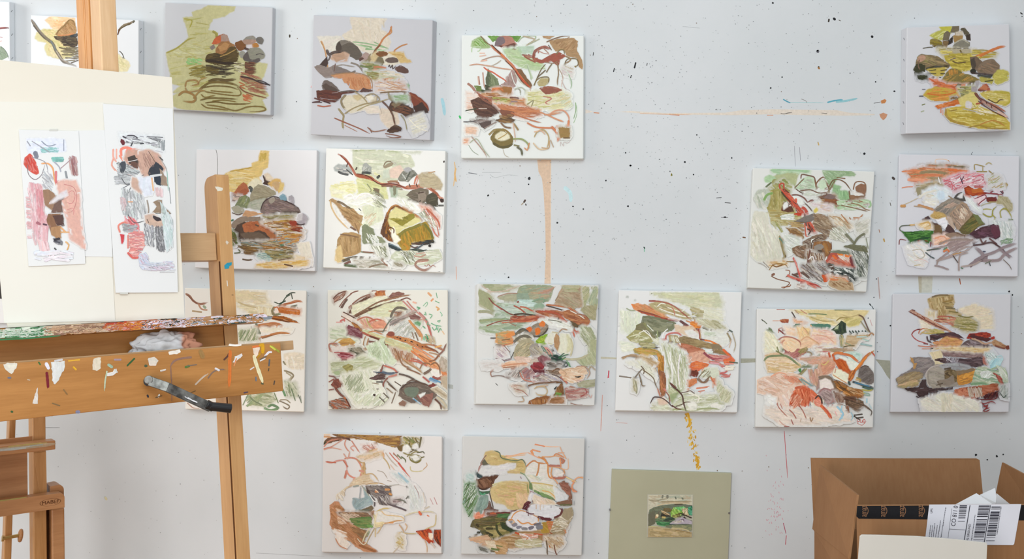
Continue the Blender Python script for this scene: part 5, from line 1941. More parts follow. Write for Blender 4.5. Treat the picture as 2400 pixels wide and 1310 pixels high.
h c4c4ac,b0b498,dcdccc 30 20 1.4 9 40,52 52,54 52,60 44,60
f cdb8a0 63,40 70,42 80,42 86,48 86,54 80,54 74,50 64,46
f d4d4d0 73,46 80,45 86,50 86,54 78,52
s 8a3a30 1.4 86,44 87,50 87,54
s ac8860 1.4 88,44 88,54
f d0d2cc 88,44 104,46 114,48 116,56 112,60 104,60 92,54
s 6f6a54 2 90,43 102,45 112,46 117,46
s 8c8468 2 80,33 94,36 106,41 114,44
h a8a484,b8b498,c8c8b4 26 50 1.8 13 84,34 104,36 114,44 100,44 88,40
s 8c8060 2 114,48 117,54 117,58
s 4c5850 1.6 116,45 119,47
s a49c88 1.4 119,48 121,54 122,60 120,67
s c4ac98 1.2 118,54 116,62
s 5c6c5c 1.2 96,48 103,50
h b8c4ac,ccd0c4 0 16 1.4 8 90,46 104,48 102,52 92,50
s b8645c 1.8 54,54 55,50 60,48 66,48 70,51
s b05c54 1.6 54,53 55,57 58,58
f a49470 57,50 64,50 70,52 70,56 64,58 58,57
h c8ccb8,98885c,dcdcd0 70 20 1.2 6 57,51 68,51 68,57 60,57
f 8a7858 66,53 72,51 80,53 88,56 98,58 108,61 102,64 90,62 80,61 70,60
h 94845f,7c6848,a08c64 8 36 1.8 12 68,53 84,54 106,61 92,63 72,59
s 4a2c28 1.8 53,59 58,57 66,59
s 5c342c 1.6 56,58 60,60 66,62
s 4a302c 1.4 58,61 64,62
f a4664a 65,58 70,58 80,60 84,62 92,64 90,67 80,67 70,68 66,68 64,64
h b0725a,985a3c,b87c64 10 30 1.8 9 66,59 82,61 88,66 68,67
s e0dcd4 1.8 68,58 68,65
f cc9c84 78,68 86,66 92,65 96,70 98,76 88,76 80,75 76,72
f cca088 86,66 91,66 95,71 98,76 92,76
h d4a890,c0907c -30 18 1.8 8 80,68 92,67 96,74 84,75
s 6c342c 1.8 88,54 94,55
s cc7030 2 92,55 98,56 104,59 108,61
s cc7838 1.6 100,58 106,60 109,63
s 8a3c24 1.8 106,62 112,66 118,70
f 84745c 98,59 106,59 108,62 112,66 116,70 108,68 100,67
h e0e4e0,c8d4d0 10 20 1.4 7 90,63 100,64 100,68 94,67
h 9c8468,84704c 8 14 1.6 8 100,63 110,64 114,69 102,68
s d06438 2.4 110,64 116,70 121,75
f bc7c74 94,69 100,69 108,70 116,70 117,74 106,76 100,74
h c88c84,ac6c68,d0a498 6 26 1.6 10 95,70 114,70 114,75 102,75
s 84404c 2.4 91,67 96,71 102,74
s 9c545c 1.6 96,72 104,73 110,72
f d06844 110,74 116,72 121,74 120,78 112,79
h d47c54,c85838 0 12 1.6 7 110,74 120,73 120,78 112,78
s 4c5c4c 1.4 116,76 124,77
f c86a40 77,82 79,77 84,75 92,77 96,78 94,82 88,83 80,83
h d07848,b85c38 -8 26 1.8 8 78,81 84,76 94,78 92,82
f c8694a 70,82 75,80 80,83 88,83 84,87 74,88 70,85
h d07c5c,b85840,b0544c 14 24 1.6 8 70,82 86,83 84,87 74,88
f 643428 78,85 84,84 86,87 84,91 80,89 76,87
s 74382c 2.2 72,87 78,88 83,90
s 5c3430 2 76,70 74,74 71,78
s 6c403c 2 73,76 78,72
s 6c4038 1.6 76,76 74,79
h c4a08c,e0d4c8 -60 20 1.4 7 72,72 80,70 78,78 72,80
s c07c70 2.4 96,76 104,77 108,79 112,80
s cc98a0 2 98,77 106,78
s b86460 1.8 108,80 114,83 112,86 106,87
s b45c58 1.6 106,87 114,89 116,90 110,91
s bc7068 1.4 112,83 114,80
s c08078 1.4 108,90 116,89 117,87
h d8d0bc,e0dcd4 0 14 1.6 8 108,80 122,80 120,84 112,84
s cca4a0 1.2 112,78 120,78
f c8ccba 92,82 104,82 106,88 104,92 96,92 88,90 90,86
h d4d8cc,b8bca4,8c8c74 -40 24 1.3 8 88,84 98,82 98,90 88,92
s 7c7058 1.4 86,91 92,84
s 8c8468 1.2 90,91 96,85
s 74604c 1.5 84,92 90,96 96,91 98,90
s b86448 2.6 74,97 80,94 84,93
f c07850 74,94 84,92 84,96 78,100 74,103 74,98
h c8845c,b06840 -20 20 1.6 8 74,95 84,93 80,99 75,102
s c48060 2.6 100,92 103,96 104,102
s bc6c4c 2 98,91 101,97
s c4785c 2 84,102 92,101 97,100
s c07c68 1.4 86,105 92,104
s 7c5c44 1.6 86,92 90,96 94,95 96,92
s d0b09c 1.4 100,101 100,96
h d4d8cc,c0c4ac,a8ac8c,e4e6e0 84 220 1.5 16 50,56 62,60 72,66 76,80 74,104 58,110 54,100 54,76 48,66
h b0b494,8c9470,c8ccb8,dfe2d8 76 110 1.2 14 54,60 70,66 76,76 72,108 60,110 56,86
s 9ca07c 1.2 52,60 56,76 60,92
s a8ac8c 1.2 60,62 64,82 66,100
s e4e6e0 1.4 58,66 60,84 60,100
s e6e8e0 1.4 68,68 66,86 68,100
s a8ac90 1.4 71,70 69,90 72,106
s e4e6e0 1.2 52,66 54,80
f 9c8c50 22,64 28,62 38,62 48,66 50,69 40,69 30,69 24,67
h a8944f,8c7a3c,b89c58,bc8840 6 36 1.6 11 23,63 46,64 48,69 30,69
s 4c4438 1.8 32,62 40,62 48,62
s bc9464 1.4 34,65 44,66 48,70
s 84805c 2.6 28,58 36,58 44,60
h 989468,b0ac88 4 14 1.6 10 28,57 46,58 44,62 30,62
s bc8438 3 46,68 49,74 50,82 50,88
h bc8438,a06830,c89850,8c6428 84 40 1.5 10 46,68 52,70 52,90 47,88
f 8a5a3c 47,84 52,86 54,92 54,100 53,108 50,110 48,104 48,94
h 9c6440,74503c,b07850 84 36 1.5 10 48,84 53,86 54,102 50,110
s b87464 2 52,102 54,104
s b07058 1.4 46,102 48,108 49,110
s 8f7458 2 11,72 18,70 26,71 34,73 42,72
s a08464 1.4 12,73 20,69 28,70
h bca888,a8906c 20 20 1.6 10 28,70 40,72 46,78 40,80
s a89474 1.8 38,76 42,82 45,86
h c8c8b4,d4d4c8 45 40 1.6 10 14,76 30,74 42,84 44,94 32,84
s 74685c 1.8 9,90 16,91 24,92
s 6c6050 1.4 24,91 28,86 32,82
s 6c5c48 1.3 30,80 33,84 32,88
s 74644c 1.3 28,88 30,94 31,99 34,99
s 6f6048 1.3 32,84 38,88 42,92 44,98 46,102
s 746450 1.2 26,92 30,96
h 9c9474,b8b49c 72 20 1.2 8 22,92 26,94 26,106 22,104
s 848468 1.2 24,94 26,102 25,107
h a8ac84,98a078,8c9870,c4c8ac 30 60 2 9 58,100 72,104 74,114 62,118 56,110
f 94a078 58,108 66,106 72,112 68,118 60,116
h b8bca0,a4a888,c8ccb8,d8d8cc -8 130 1.7 9 72,104 84,108 104,108 112,116 108,122 88,124 60,124 62,116
s dcdccc 1.6 76,106 86,110 84,116
s d8dccc 1.6 80,118 92,120 98,116
g dcdcd4 76,116 80,115 84,118 80,121 76,119
g d8d8d0 98,118 102,116 108,119 106,121 100,121
s 949c74 2 60,122 70,122 76,124
s 98a078 1.8 84,122 96,121 106,122
h a8a888,c4c4ac -60 60 1.8 9 104,92 110,100 118,106 116,116 108,114 104,104
h c8c8b4,b4b49c 30 20 1.6 8 40,116 54,114 58,122 42,122
f ccb4a0 46,112 52,111 56,116 48,117
h b8b89c,d0d0c0 6 20 1.6 9 38,120 58,118 60,124 40,124
s 4a3430 1.4 39,116 41,112 43,110 50,111 56,115 60,119 66,120
s 4c2f2c 1.8 58,96 61,100 66,104 70,109 71,115 73,122 74,125
s 6a3c34 1.4 59,97 64,101
s 5c4438 1 69,106 74,105 78,104 82,107
s 5c4438 1.1 64,119 70,117 73,115 78,115
s 5c3430 1.2 60,118 64,121 69,122
s 8a5044 1.2 54,105 57,109 58,115
g a8aca8 16,12.5 17,12 17.4,13 16.4,13.2
g b0b4b0 23.4,16 24.2,15.6 24.4,16.6
@ orange_seastar_peach|1760,710,305|6,5.5 126,6.5 123,125.5 4.5,125|cfd0ce|-1.5,1|painting of peach washes with orange angular lines and a dark green triangle|.82
h d0c08c,c4b078,dcd0a8 6 80 2.2 16 40,7 118,8 112,16 90,22 74,22 56,14
f cdbd8c 54,7 90,7 118,8 114,13 104,16 86,14 70,12
s 6c7c58 1.4 58,11 68,11 78,12
s 5f6c48 1.4 84,7 96,7 104,7
s a8986c 1.4 60,14 72,18 84,18
s 8c7c48 1.5 86,18 90,15 96,15 104,16
s b0a070 1.3 92,12 100,14 110,11
f c8bc80 94,17 104,17 112,16 108,22 98,24
h ccc088,b4a868 -30 24 1.8 8 92,16 112,14 110,20 98,24
s 4c3c34 1.6 41,9 44,14 46,20
s 6f4438 1.6 44,16 47,20 52,21 54,18
s b07c68 1 50,7 56,11
s a88c80 1 44,7 48,11
h d8b498,c89470 4 12 1.4 7 42,16 56,20 54,22 44,20
s 3c6450 2.6 45,22 49,22
s b06c48 2.4 30,18 34,17 38,18
h b0704c,8c4430 0 20 1.4 6 29,17 38,16 38,20 30,20
s c89478 1 22,18 30,18
s 9c5c4c 1 26,6.5 34,6.6
s 4f7c6c 2.4 60,22 70,22 80,22
f 4f7866 62,23 68,21 80,22 80,24 70,25
s b0786c 1.2 28,30 28,26 32,25
s 7c3430 2 28,27 32,30 35,32
s b87c68 1 32,26 38,28 44,32
h e0c8b4,dcbc9c 20 20 1.4 9 34,24 46,26 46,34 36,32
h dcc08c,d8b088,e0c8a0 60 60 1.8 12 46,24 60,26 66,40 56,36 48,36
s d8a878 1.6 60,22 64,30 66,38
s b8986c 1.2 52,24 56,28 58,32
s d8b888 1.4 52,24 50,30 52,34
h d8b0a0,e0c8b8,d0a498,dcc4a0 10 90 2.2 12 62,26 80,28 86,34 86,44 70,44 60,38
s c89880 1.4 66,32 76,34 84,40
f e0bfa0 30,38 36,34 44,36 50,38 56,34 62,36 68,44 60,44 50,48 34,46
h e0c0a0,d8b494 -20 26 2 9 46,38 60,34 68,42 54,46
s d0a47c 1.6 50,38 56,34 62,37 70,42 76,44
g e8c4a4 32,42 34,37 40,35 46,38 48,44 44,49 38,50 34,47
h ecc8a8,e0b890 30 20 2 8 34,40 40,36 47,42 40,49
s a86c5c 1.6 28,40 29,36 34,34 42,35 49,39 50,44
s c08c74 2 32,46 31,40 34,37
f 9c605c 33,46 38,50 43,50 46,46 52,46 56,50 48,54 42,56 36,54
h a86c68,84504c,b08474 -30 40 1.6 9 33,46 42,50 54,46 54,51 42,56 36,54
h 84784c,9c8c5c -50 24 1.4 7 46,48 56,44 58,48 50,52
s 5c6450 1.2 11,17 14,19 16,21
s 3a3c34 1 11,16.6 12,18
s 5f6c4c 2.2 18,25 22,31 26,37 30,44 34,49
s 6c7c5c 1.4 20,26 24,34 30,42
h d8d4b8,d0ccac,dcdcc8 50 60 2.2 12 14,28 22,32 30,44 26,54 14,52
h c8a888,b89c70,d0b494 -8 40 2.2 10 14,52 30,50 40,56 34,62 16,66
f cdb898 14,56 30,53 44,58 50,62 44,68 30,68 17,70
h d4bca0,c8ac88,dcccb8,c4a874 10 90 2.4 14 14,56 42,56 52,64 40,70 18,70
s 6c7c58 2.2 13,58 17,54 26,53 34,53 40,56 46,61 50,64
s 6c7448 1.6 25,48 30,51 34,53
s 74784c 1.4 26,44 28,50
s 6a7c5c 2 50,64 58,64 66,63
s 7c8c6c 2.2 67,62 67,54 66,49 62,47
s 8c7c60 1.8 56,49 60,50 63,55 66,58
s a8a080 1.6 50,64 54,62
s 4c8450 2.2 48,67 50,69
g 3f7c44 48,66 50,66 50,69 48.5,69.5
s 7c7450 2.4 54,66 48,73 42,79 36,84 30,90
s 948c60 1.4 56,66 50,72
s 5f4c34 1.6 44,76 38,82 31,89 27,94
s a8604c 2 36,77 32,83 29,88 29,92
s 7c5c44 1.4 29,88 28,94 25,97
h c8947c,b8a090,d0a898,bc9c80 -8 60 2 12 48,56 70,54 82,54 80,58 62,62
f c8a088 70,58 78,56 84,57 85,62 80,70 70,74 67,72 68,62
h c89478,b87c68,d0a48c,c08c70 -30 50 2 10 69,60 84,58 84,66 72,73
h e0dcd8,d4c0b8,b09088,dcd4c0 -6 60 1.8 10 62,44 80,42 88,46 78,52 66,50
s b8706c 1.4 72,49 82,48 90,48
s a88c74 3 72,47 84,47 94,47 103,48
h b09880,9a8468 2 20 1.6 12 78,46 103,46 103,49 80,49
s c8b070 1.6 78,58 74,62 70,61
f 384434 81,27 86,23 91,18 95,20 96,30 92,31 86,31 84,28
h 2c3830,44503c 80 20 1.5 8 86,22 94,20 95,31 87,30
s 4c5c44 1.4 81,27 88,27
f a8b090 84,26 88,23 87,26
s 3c4834 1.8 91,30 91,38 91,45
h a09060,8c9070,b8a878 84 20 1.4 9 88,32 96,32 94,44 90,44
s 36443c 1.6 99,28 101,31
s 36443c 1.6 102,28 104,31
s 36443c 1.6 105,28 107,31
s 36443c 1.6 108,28 110,31
s 36443c 1.8 112,28 113,31
s 36443c 1.8 115,28 116,31
s 5c6848 1.6 97,31 106,32 117,31
h b8a07c,a8906c,c4b090 2 50 1.8 12 96,33 120,32 108,38 104,44 94,44
s 5c5438 1.2 93,44 98,43 104,43
s 8c9478 1.4 94,40 100,42
s 5c4438 1.6 108,12 112,14 115,20 118,27 121,32
s 8c8468 1.4 110,18 114,24 119,30
s 9c7450 1.6 118,33 121,30 123,32
s 9cb8b0 1.8 112,36 118,38
s 94b0b0 2 110,41 121,43
s a8c4c0 1.4 106,34 118,34
s c0a0a0 1 120,17 122,23
g 3c3c50 117.4,15 118.2,14.8 118,16
f b8ccc4 94,50 104,49 111,52 110,56 104,60 100,56
h a8c4bc,c4d4cc 6 20 1.8 9 94,50 110,51 106,57 98,54
f b4562c 84,58 90,55 95,57 98,62 100,67 100,71 94,69 88,66 86,62
h c06430,a44820 60 24 1.8 8 85,58 94,57 100,68 90,66
f d8dcd0 88,54 100,58 108,62 104,66 100,67 96,58
s c46a34 2.8 82,52 86,50 92,51 100,53 105,57 109,60
s b85828 2.4 82,52 84,58
s cc7c44 1.6 84,50 92,50
s b4642c 3 120,50 114,55 110,62 104,68 100,73
s cc7c38 2.4 116,54 109,62 103,69
s a88c50 1.4 123,48 118,52
s b04424 1.6 121,49 125,54
s b85434 2.4 78,50 79,54
s a85024 4 98,72 101,74 98,78
h b4602c,8c4a24,c47c40 -60 20 1.6 8 96,70 106,66 102,76 96,80
f dcdcc4 82,72 84,66 90,68 97,72 96,80 90,77 84,75
s c08860 1.2 82,72 90,77 97,81
s c09078 1.4 85,66 84,70
f 6c6460 107,72 109,66 113,63 118,64 123,70 123,80 118,82 110,78
h 78706c,5c5450 -40 24 2 9 108,70 116,64 122,72 120,80 112,78
s 4c3c34 1.4 110,65 114,63 118,64
s c89c60 1.6 105,77 109,77
s 9c8444 2 106,75 110,77 109,79
s 2c4038 2.2 98,79 99,82
s 1f2c34 2.2 102,79 108,81 114,83 123,85
s 4c7c98 1.4 104,80 112,82 120,84
s 345448 2.2 112,84 118,86 123,86
s a8a040 1.6 111,87 118,88 122,87
s b8a850 1.4 110,88 114,91
s 7c9c8c 1.2 113,90 118,91 119,93 113,92
s c46438 1.2 124,77 124,82
f 7c5838 80,76 86,80 90,83 96,84 102,87 106,92 108,96 100,98 92,95 86,90 84,84
h 8c6034,6c4828,a06c34,5c4028 30 60 1.9 12 80,75 96,82 108,92 106,98 90,94
s c08850 1.6 86,84 94,90 104,94
s b87434 2.4 96,86 104,90 112,94
s 9c6830 2 92,84 102,86 112,88
h 8a5a30,5c4430,a87840,c0a078 20 40 1.5 10 96,84 112,88 114,96 100,94
s 74604c 3 68,75 74,74 79,75 82,80 85,86
s 9c7c74 2.4 67,76 67,82 66,88
f ded4cc 69,78 74,76 79,78 82,84 84,90 78,88 70,86
f a89090 68,88 73,85 79,87 82,92 82,98 76,101 70,98 67,93
g 8c7c7c 71,92 76,89 80,92 79,97 74,98
h a89490,b8a4a0,84706c 40 30 1.5 8 69,88 80,88 82,98 72,99
s 94706c 1.8 68,90 73,86 80,88 83,94 81,100 76,101
h 8c7060,a08878,74584c 70 36 1.8 9 82,88 92,92 94,100 86,100
f 604434 94,94 104,94 106,98 100,103 95,102
h 6c5040,4c3428 10 20 1.8 8 92,94 106,94 104,102 95,102
s 5c4838 2 104,100 112,102 118,106 120,108
h 5c4838,4a3c30,7c6450 16 40 1.8 10 96,98 112,98 114,104 108,110 98,104
s 5c5040 1.2 104,96 110,98 109,100
s 4c443c 1.2 118,106 121,109 120,113
s 4c443c 1 123,110 124,112
f 8c6450 95,103 98,103 98,112 98,118 95,119 94,112
h 946c58,745040 86 10 1.4 8 95,103 98,103 97,118 95,118
s 443c34 1.8 104,113 112,112
s 443c34 1.8 106,116 113,115
s 3c342c 1.4 104,114 110,118
f d8bca8 6,78 12,75 20,74 24,72 34,70 46,72 54,76 58,82 48,84 40,92 30,98 20,96 14,92 6,90
h d8c0b0,ccac98,e0ccc0,c8a48c 20 110 2.6 14 7,78 30,71 54,76 46,86 30,96 8,88
s d0987c 1.6 20,74 28,70 36,72
h c8876c,d09c84,b87458 30 34 1.6 9 30,72 44,74 52,80 40,80
f d8beac 24,96 34,90 42,82 52,84 56,90 54,102 46,110 36,112 28,106
h d8c0b0,ccb09c,e0d0c4 60 90 2.4 12 26,96 46,82 56,92 50,108 32,110
f e0d8c4 60,96 66,92 72,98 70,104 62,104
h d8ccc0,ccc0b4 10 110 2.6 14 14,104 34,106 60,106 90,104 102,118 70,122 30,122 14,112
h c4603c,b0482c,d47c5c,cc7050 80 130 1.4 11 44,84 54,82 62,88 70,96 72,102 60,100 54,104 42,104 38,98
f c05c3c 46,88 52,84 60,88 58,98 54,104 50,100 44,98
h c86c4c,a84428,dc8c68 84 60 1.3 9 45,86 60,87 58,104 48,102
s b45030 2.4 44,90 40,98 39,104
h cc8468,b46048,dca890 -60 40 1.5 9 38,96 46,90 52,98 42,106
s cc6844 3 60,88 66,94 71,101
s dc8468 2 60,92 68,98 70,104
h dc9c88,d0806c 30 20 1.5 7 62,96 72,98 70,104 64,103
s d0683c 3.4 70,103 74,107 78,112 80,116
s b8503c 1.6 72,104 77,110 81,116
s 3c3430 2 64,96 67,93 70,96 71,102
s a86c5c 1.2 25,98 27,104 31,109 36,114
s b0786c 1 29,101 31,106
s a06054 1.3 38,107 42,111 45,116
s a06458 1.2 48,103 52,109 55,116
s 944c48 1.2 40,117 42,122
s 9c7c60 1.6 59,115 60,119 62,115
s b09c88 1 49,119 50,116
s c09484 1 28,118 32,122 37,124
s 84403c 1 33,124 38,124
h dcdcd4,e4e0dc 30 20 1.4 8 16,92 24,96 22,102 16,100
s 8cb8cc 2.2 86,104 90,108 92,112 88,118
s 94bccc 1.4 91,103 90,110
s 9cc0cc 1.2 90,112 92,116
s 8cb4c4 1.2 100,110 102,114 100,118
s 8cbccc 1.4 116,96 116,100
s a8c4cc 1 118,101 121,106
s d8a8a0 1.4 84,109 86,113
s b84c44 .9 107,117 107,120 109,119
s b84c44 .9 110,117 110,120 112,120 112,118
s b84c44 .9 113,121 113,117 115,118 114,121
s b86458 .7 107,121 112,123 116,119
s 6c8c8c 1.6 50,76 56,80 62,84
s 84a09c 1.2 48,76 54,82
s 84705c 2 64,66 63,74 62,82
h c09080,b08c70,d0ac98 80 30 1.8 10 56,66 68,66 66,84 60,80
@ grey_boulders_red_scrawl|2075,675,310|7.5,5.5 124.5,6 122.5,123 5,123|c0c1c6|-1.6,1|painting of grey and amber boulders above a dark red scrawl, near the right edge|0.69
f a8946c 42,11 50,8 60,6 67,7 68,14 66,20 70,24 76,27 72,32 62,34 50,34 45,26 44,18
h b4a078,987f54,c0ac84,8c7448 80 60 2 10 43,10 66,8 68,24 56,32 46,26
s 6f5c3c 2 46,9 54,7 64,7
s 8c7440 2 58,14 66,12
h 7c6844,a08c60 10 16 1.5 8 56,14 68,14 68,20 60,20
s 6c6040 1.8 60,20 66,20 70,21
s 74683c 1.4 63,23 70,24 76,24
h c8b898,d4c8b0 84 20 2 9 40,22 50,24 50,36 42,36
h d0c4ac,ccc0a8 -12 70 3 14 72,22 88,16 106,22 108,40 94,40 80,26
h d4ccb8 20 16 2.6 10 34,32 46,30 44,44 36,42
h 8c8454,a49868,7c7448,b8ac84 6 90 1.3 14 62,28 86,30 92,34 92,42 80,44 66,38
s 74703c 1.6 72,27 80,29 87,28
s 8c4438 1.5 48,32 56,31 66,32
s a4584c 1.3 52,28 62,28 70,30
s 9c5c4c 1.4 50,33 60,34 68,36
h ac6c58,c09078 6 16 1.2 9 50,28 70,30 68,38 56,36
s 7c7840 2 76,36 86,36 92,37
s 807840 1.8 74,40 84,41 91,42
f ac8470 24,22 27,22 34,26 42,31 52,37 62,42 68,44 64,44 54,40 44,36 34,30 26,25
h c09c88,94644f,b88c78 28 40 1.3 9 24,22 40,29 66,43 56,40 32,28
s 6c3c34 1.4 23,23 32,28 42,33 52,38 64,43
s 6c4034 1.6 26,21.5 29,22.5
s 703830 1.2 36,28 39,30
s 7c4838 1.2 48,35 50,38
s 8c3434 1.4 26,46 28,43 32,41 36,41
s a04844 1.2 26,46 28,49 32,52 38,54 42,55
s 5c2c30 1.4 32,41 36,40.8
s 703438 1.4 38,55 42,55.5
s b06c54 1.4 33,45 34,42 38,40 44,41
s b8906c 1.4 34,46 40,42 50,42 60,42
h a8a05c,b8a87c,98904c 10 24 1.5 10 38,40 54,41 60,45 42,46
s a89858 1.4 36,44 44,45 52,43
f 4a3438 44,47 48,45 54,46 62,44 68,44 74,47 78,50 70,49 60,47 52,50 44,52
h 543c40,3a2a2c 8 30 1.6 10 44,46 66,44 76,49 58,49 46,52
s 4c3838 2 41,48 42,52 46,54
s 5a4040 1.8 46,50 52,54 58,52
f bc9058 54,52 62,48 70,50 76,52 74,58 66,60 56,58
h c89c64,b0824c,c88c68,a87050 6 70 1.4 11 46,54 62,49 76,52 72,60 54,60
s 8c5c44 1.4 44,56 52,58 62,58
s b87860 1.3 32,57 40,58 50,58 60,60
s c08870 1 36,60 44,60
s 7c5048 1.4 62,48 70,49 77,52
f 8c2f24 80,50 83,45 88,45 94,44 100,44 104,45 104,48 98,50 90,50 84,50
h 9c3c2c,742420,a84838 0 30 1.8 8 82,48 88,45 103,45 102,49 88,50
f 4c2a2c 82,48 86,46 92,48 100,49 106,50 100,53 92,51 86,49
s 5c2c2c 2 84,46 88,46
g 9c3830 104,49 107,48 108,50 105,51
f 5a4c4c 74,57 80,52 86,50 94,54 100,57 106,57 102,60 92,60 82,60
h 6c5c5c,84787c,4a3c3c,a89ca0 14 40 1.5 10 76,57 84,51 104,57 98,60 82,60
s a88870 2 85,50 92,52 98,55 104,54 108,53
s b09880 1.2 88,50 96,55
f a07c5c 104,54 108,51 114,54 120,57 122,58 121,60 114,59 107,57
h b08c6c,8c6448 24 16 1.3 7 105,52 120,57 120,60 108,57
s 6c3c30 1.6 108,57 114,59 120,60
g 6c382c 119,58 122,57 122,60 120,60.5
s 74706c 1.2 44,65 50,65 54,66
s 3a3434 1.4 44,65 45,65
f 75605f 54,63 60,62 70,63 84,64 96,65 97,68 92,69 80,69 66,68 56,67
h 846c68,685454,907c7c 3 40 1.7 12 54,63 80,64 96,66 90,69 60,67
h ccb48c,bc9c6c,d4c49c 2 50 2 12 44,60 66,59 104,60 106,64 84,63 60,61
f cdbf9c 44,64 54,62 56,68 50,72 58,75 50,77 47,70
f 4c3c3e 50,70 58,69 70,70 84,70 92,68 97,69 97,76 90,78 80,77 66,75 56,74
h 5a484a,3a2c30,68585c 2 50 1.8 11 50,70 74,70 96,70 95,76 70,75
s 3c2a2c 2 49,71 56,72
h a8a4ac,746c74 -60 30 1 6 60,68 72,70 72,76 60,74
s c0bcc0 1 58,68 64,72 66,75
s 94888c 1.2 70,69 71,74
f a0685c 96,65 100,66 102,74 99,76 96,74
h ac7460,8c5448 80 10 1.4 6 97,66 101,67 101,75 98,75
h a8b8b4,8c9c98,bccccc,d8dcdc 50 50 1.2 10 98,64 106,64 112,70 108,78 102,76
h 9cc0c8,b0ccd0 -50 50 1.6 8 102,72 112,68 116,70 112,78 104,80
s 9cc4cc 2.4 104,79 108,73 112,69
s a8c8cc 1.4 110,68 114,67 116,71
f 79716f 26,69 34,68 44,69 48,73 48,76 42,80 38,86 30,98 20,98 12,96 10,90 14,86 24,81 29,76 24,72
h 847c78,706868,8c8480,787270 -20 60 2.2 12 28,69 47,72 40,84 30,80
f a88050 24,68 27,70 28,74 31,74 29,80 27,80 28,75 25,72
h 94805c,a08c70,7c6c54,8a7c60 -24 80 2 12 10,90 26,82 38,84 32,98 14,98
f 8c8468 11,96 18,94 24,97 18,99 12,98
h 9c8c60,c0a080 -10 20 1.6 10 12,96 30,90 34,94 18,98
f 423434 32,98 36,91 40,90 40,96 44,100 60,99 66,98 66,100 50,102 42,104 32,104 20,101 18,99
h 4c3c3c,352828 4 30 1.8 12 18,99 32,99 64,98 60,101 40,104 24,102
f 3c2c2c 30,103 42,102 42,105 38,107 33,108 31,105
s 3c2a2c 1.4 30,107 34,109
h 3c2c2c,4a3838 0 14 1.6 8 30,100 42,100 40,107 33,107
g 2a2024 34,109 38,107 39,109.5 36,111 34,110.6
f 8f877d 40,84 44,78 52,75 62,75 74,75 84,78 89,82 90,86 86,92 78,96 66,97 56,98 46,99 41,94
h 989086,867e74,a0988c 10 60 2.4 12 42,80 58,76 60,97 44,98
f 96989c 52,76 62,75 74,75 84,78 84,81 72,80 58,80
h a09c9c,8c9094,7c7070 4 30 2 12 54,76 82,78 82,82 58,79
f 5c4c34 58,82 62,80 68,81 71,86 70,92 64,90 62,94 58,90
h 6c5c40,4a3c2c,7c6c50 30 40 2 8 58,82 70,82 72,92 60,94
s 4c4034 2 58,80 64,79
f 82766a 50,92 60,90 66,86 68,93 62,96 52,96
f b8803c 71,84 78,82 88,80 90,84 88,90 82,94 72,96 70,90
h c88c3c,b07434,d09848,8c6438 -14 60 1.9 9 71,85 88,80 88,90 74,95
f 7c6850 70,82 80,81 86,79 88,81 78,84 71,86
s 6a5c50 1.6 51,92 54,97
s 54483c 1.4 50,96 56,94
s a8a098 1.8 39,88 41,82 46,78 54,76
s a8a098 1.4 40,86 41,94 44,98
f a8b098 90,79 98,78 106,82 112,86 116,82 119,88 120,94 116,96 112,92 106,94 96,96 84,96 88,90 91,84
h 98a888,b4bca8,8c9c84,c8ccc0,74947c 14 160 1.7 10 88,80 104,80 118,84 118,94 100,97 84,96
h c8ccc8,b8c0b4,d4d8d4 -40 60 1.6 8 92,82 104,82 104,90 94,88
s 6c8c6c 2.4 84,95 94,94 100,95
s 94a484 1.8 104,80 112,78 118,82 120,90
h a8b4a0,c0c8bc 60 30 1.4 10 108,76 118,78 121,92 114,90
s 8c4438 2 106,84 112,88 115,94 116,97
h a0584c,7c3c34 60 16 1.4 7 107,84 114,88 116,96 111,92
f 8c4c34 80,98 90,97 100,96 106,94 112,95 112,100 106,103 96,106 84,108 78,108 72,106
f a8664c 67,101 76,98 84,99 90,104 84,108 76,110 70,108
h b4725a,8f4c34,a05c40,7c3c28 2 90 2 12 68,100 106,95 112,98 96,106 74,109
h a85c40,bc7c60 30 30 2 10 70,101 86,99 84,110 74,110
f a05c44 76,106 88,106 88,109 78,110
h b0a494,c4bcb0,9c8c7c 72 40 1 12 80,98 94,98 96,108 82,112
s b8b0a4 1.1 81,98 82,104 82,112
s b8b0a4 1 91,98 94,104
s b8aca0 1 88,98 88,108
s 4c1c20 1.8 76,110 80,112 86,110 92,108
s 3c181c 2.6 96,108 102,106 108,104 112,103
h 4a1c20,301418 -60 50 1.4 5 94,106 112,101 112,108 98,110
s 5c2024 1.5 82,110 90,110 100,110 108,109 111,104
s 7c2c2c 1.5 88,112 96,114 104,112 108,114
s 742828 1.5 86,116 90,117 94,113 98,117 102,113
s 7c2c2c 1.4 96,117 100,116 98,119 102,118
s 742828 1.5 100,118 96,121 98,122 102,120
s 702428 1.4 84,113 90,114
s 4c1c20 1.4 80,110 81,114
h 9ca098,b8bcb8,88908c -66 40 1.1 9 112,96 120,96 120,110 114,108
s 3a4840 1 112,103 116,108 119,104
s a8acac 1.2 118,100 119,106
h ccc8b8,d4d0c4 30 90 3 16 34,110 56,104 92,112 92,122 50,122 36,120
h c4c0ac,d0c8b4 80 20 2.6 10 54,104 66,104 64,122 54,122
@ salmon_outlines_slate_rock|745,1005,305|5.5,4.5 125,7.5 124.5,125.5 4,124|d3d0ce|2,1.5|painting of salmon outlines round empty rock shapes and one slate rock, bottom row|0.75
f 7a5a3c 14,5 30,5 50,6 70,7 88,7 88,12 86,16 82,19 76,17 68,16 56,12 44,10 32,9 20,8
h 94703c,6a4c30,b08c4c,855c38,a47c44 4 130 1.7 14 14,5 60,6 88,8 86,15 78,19 56,12 30,9
s c89464 2 5.5,8 10,8 16,9
s dcc0a4 2 6,6 12,6
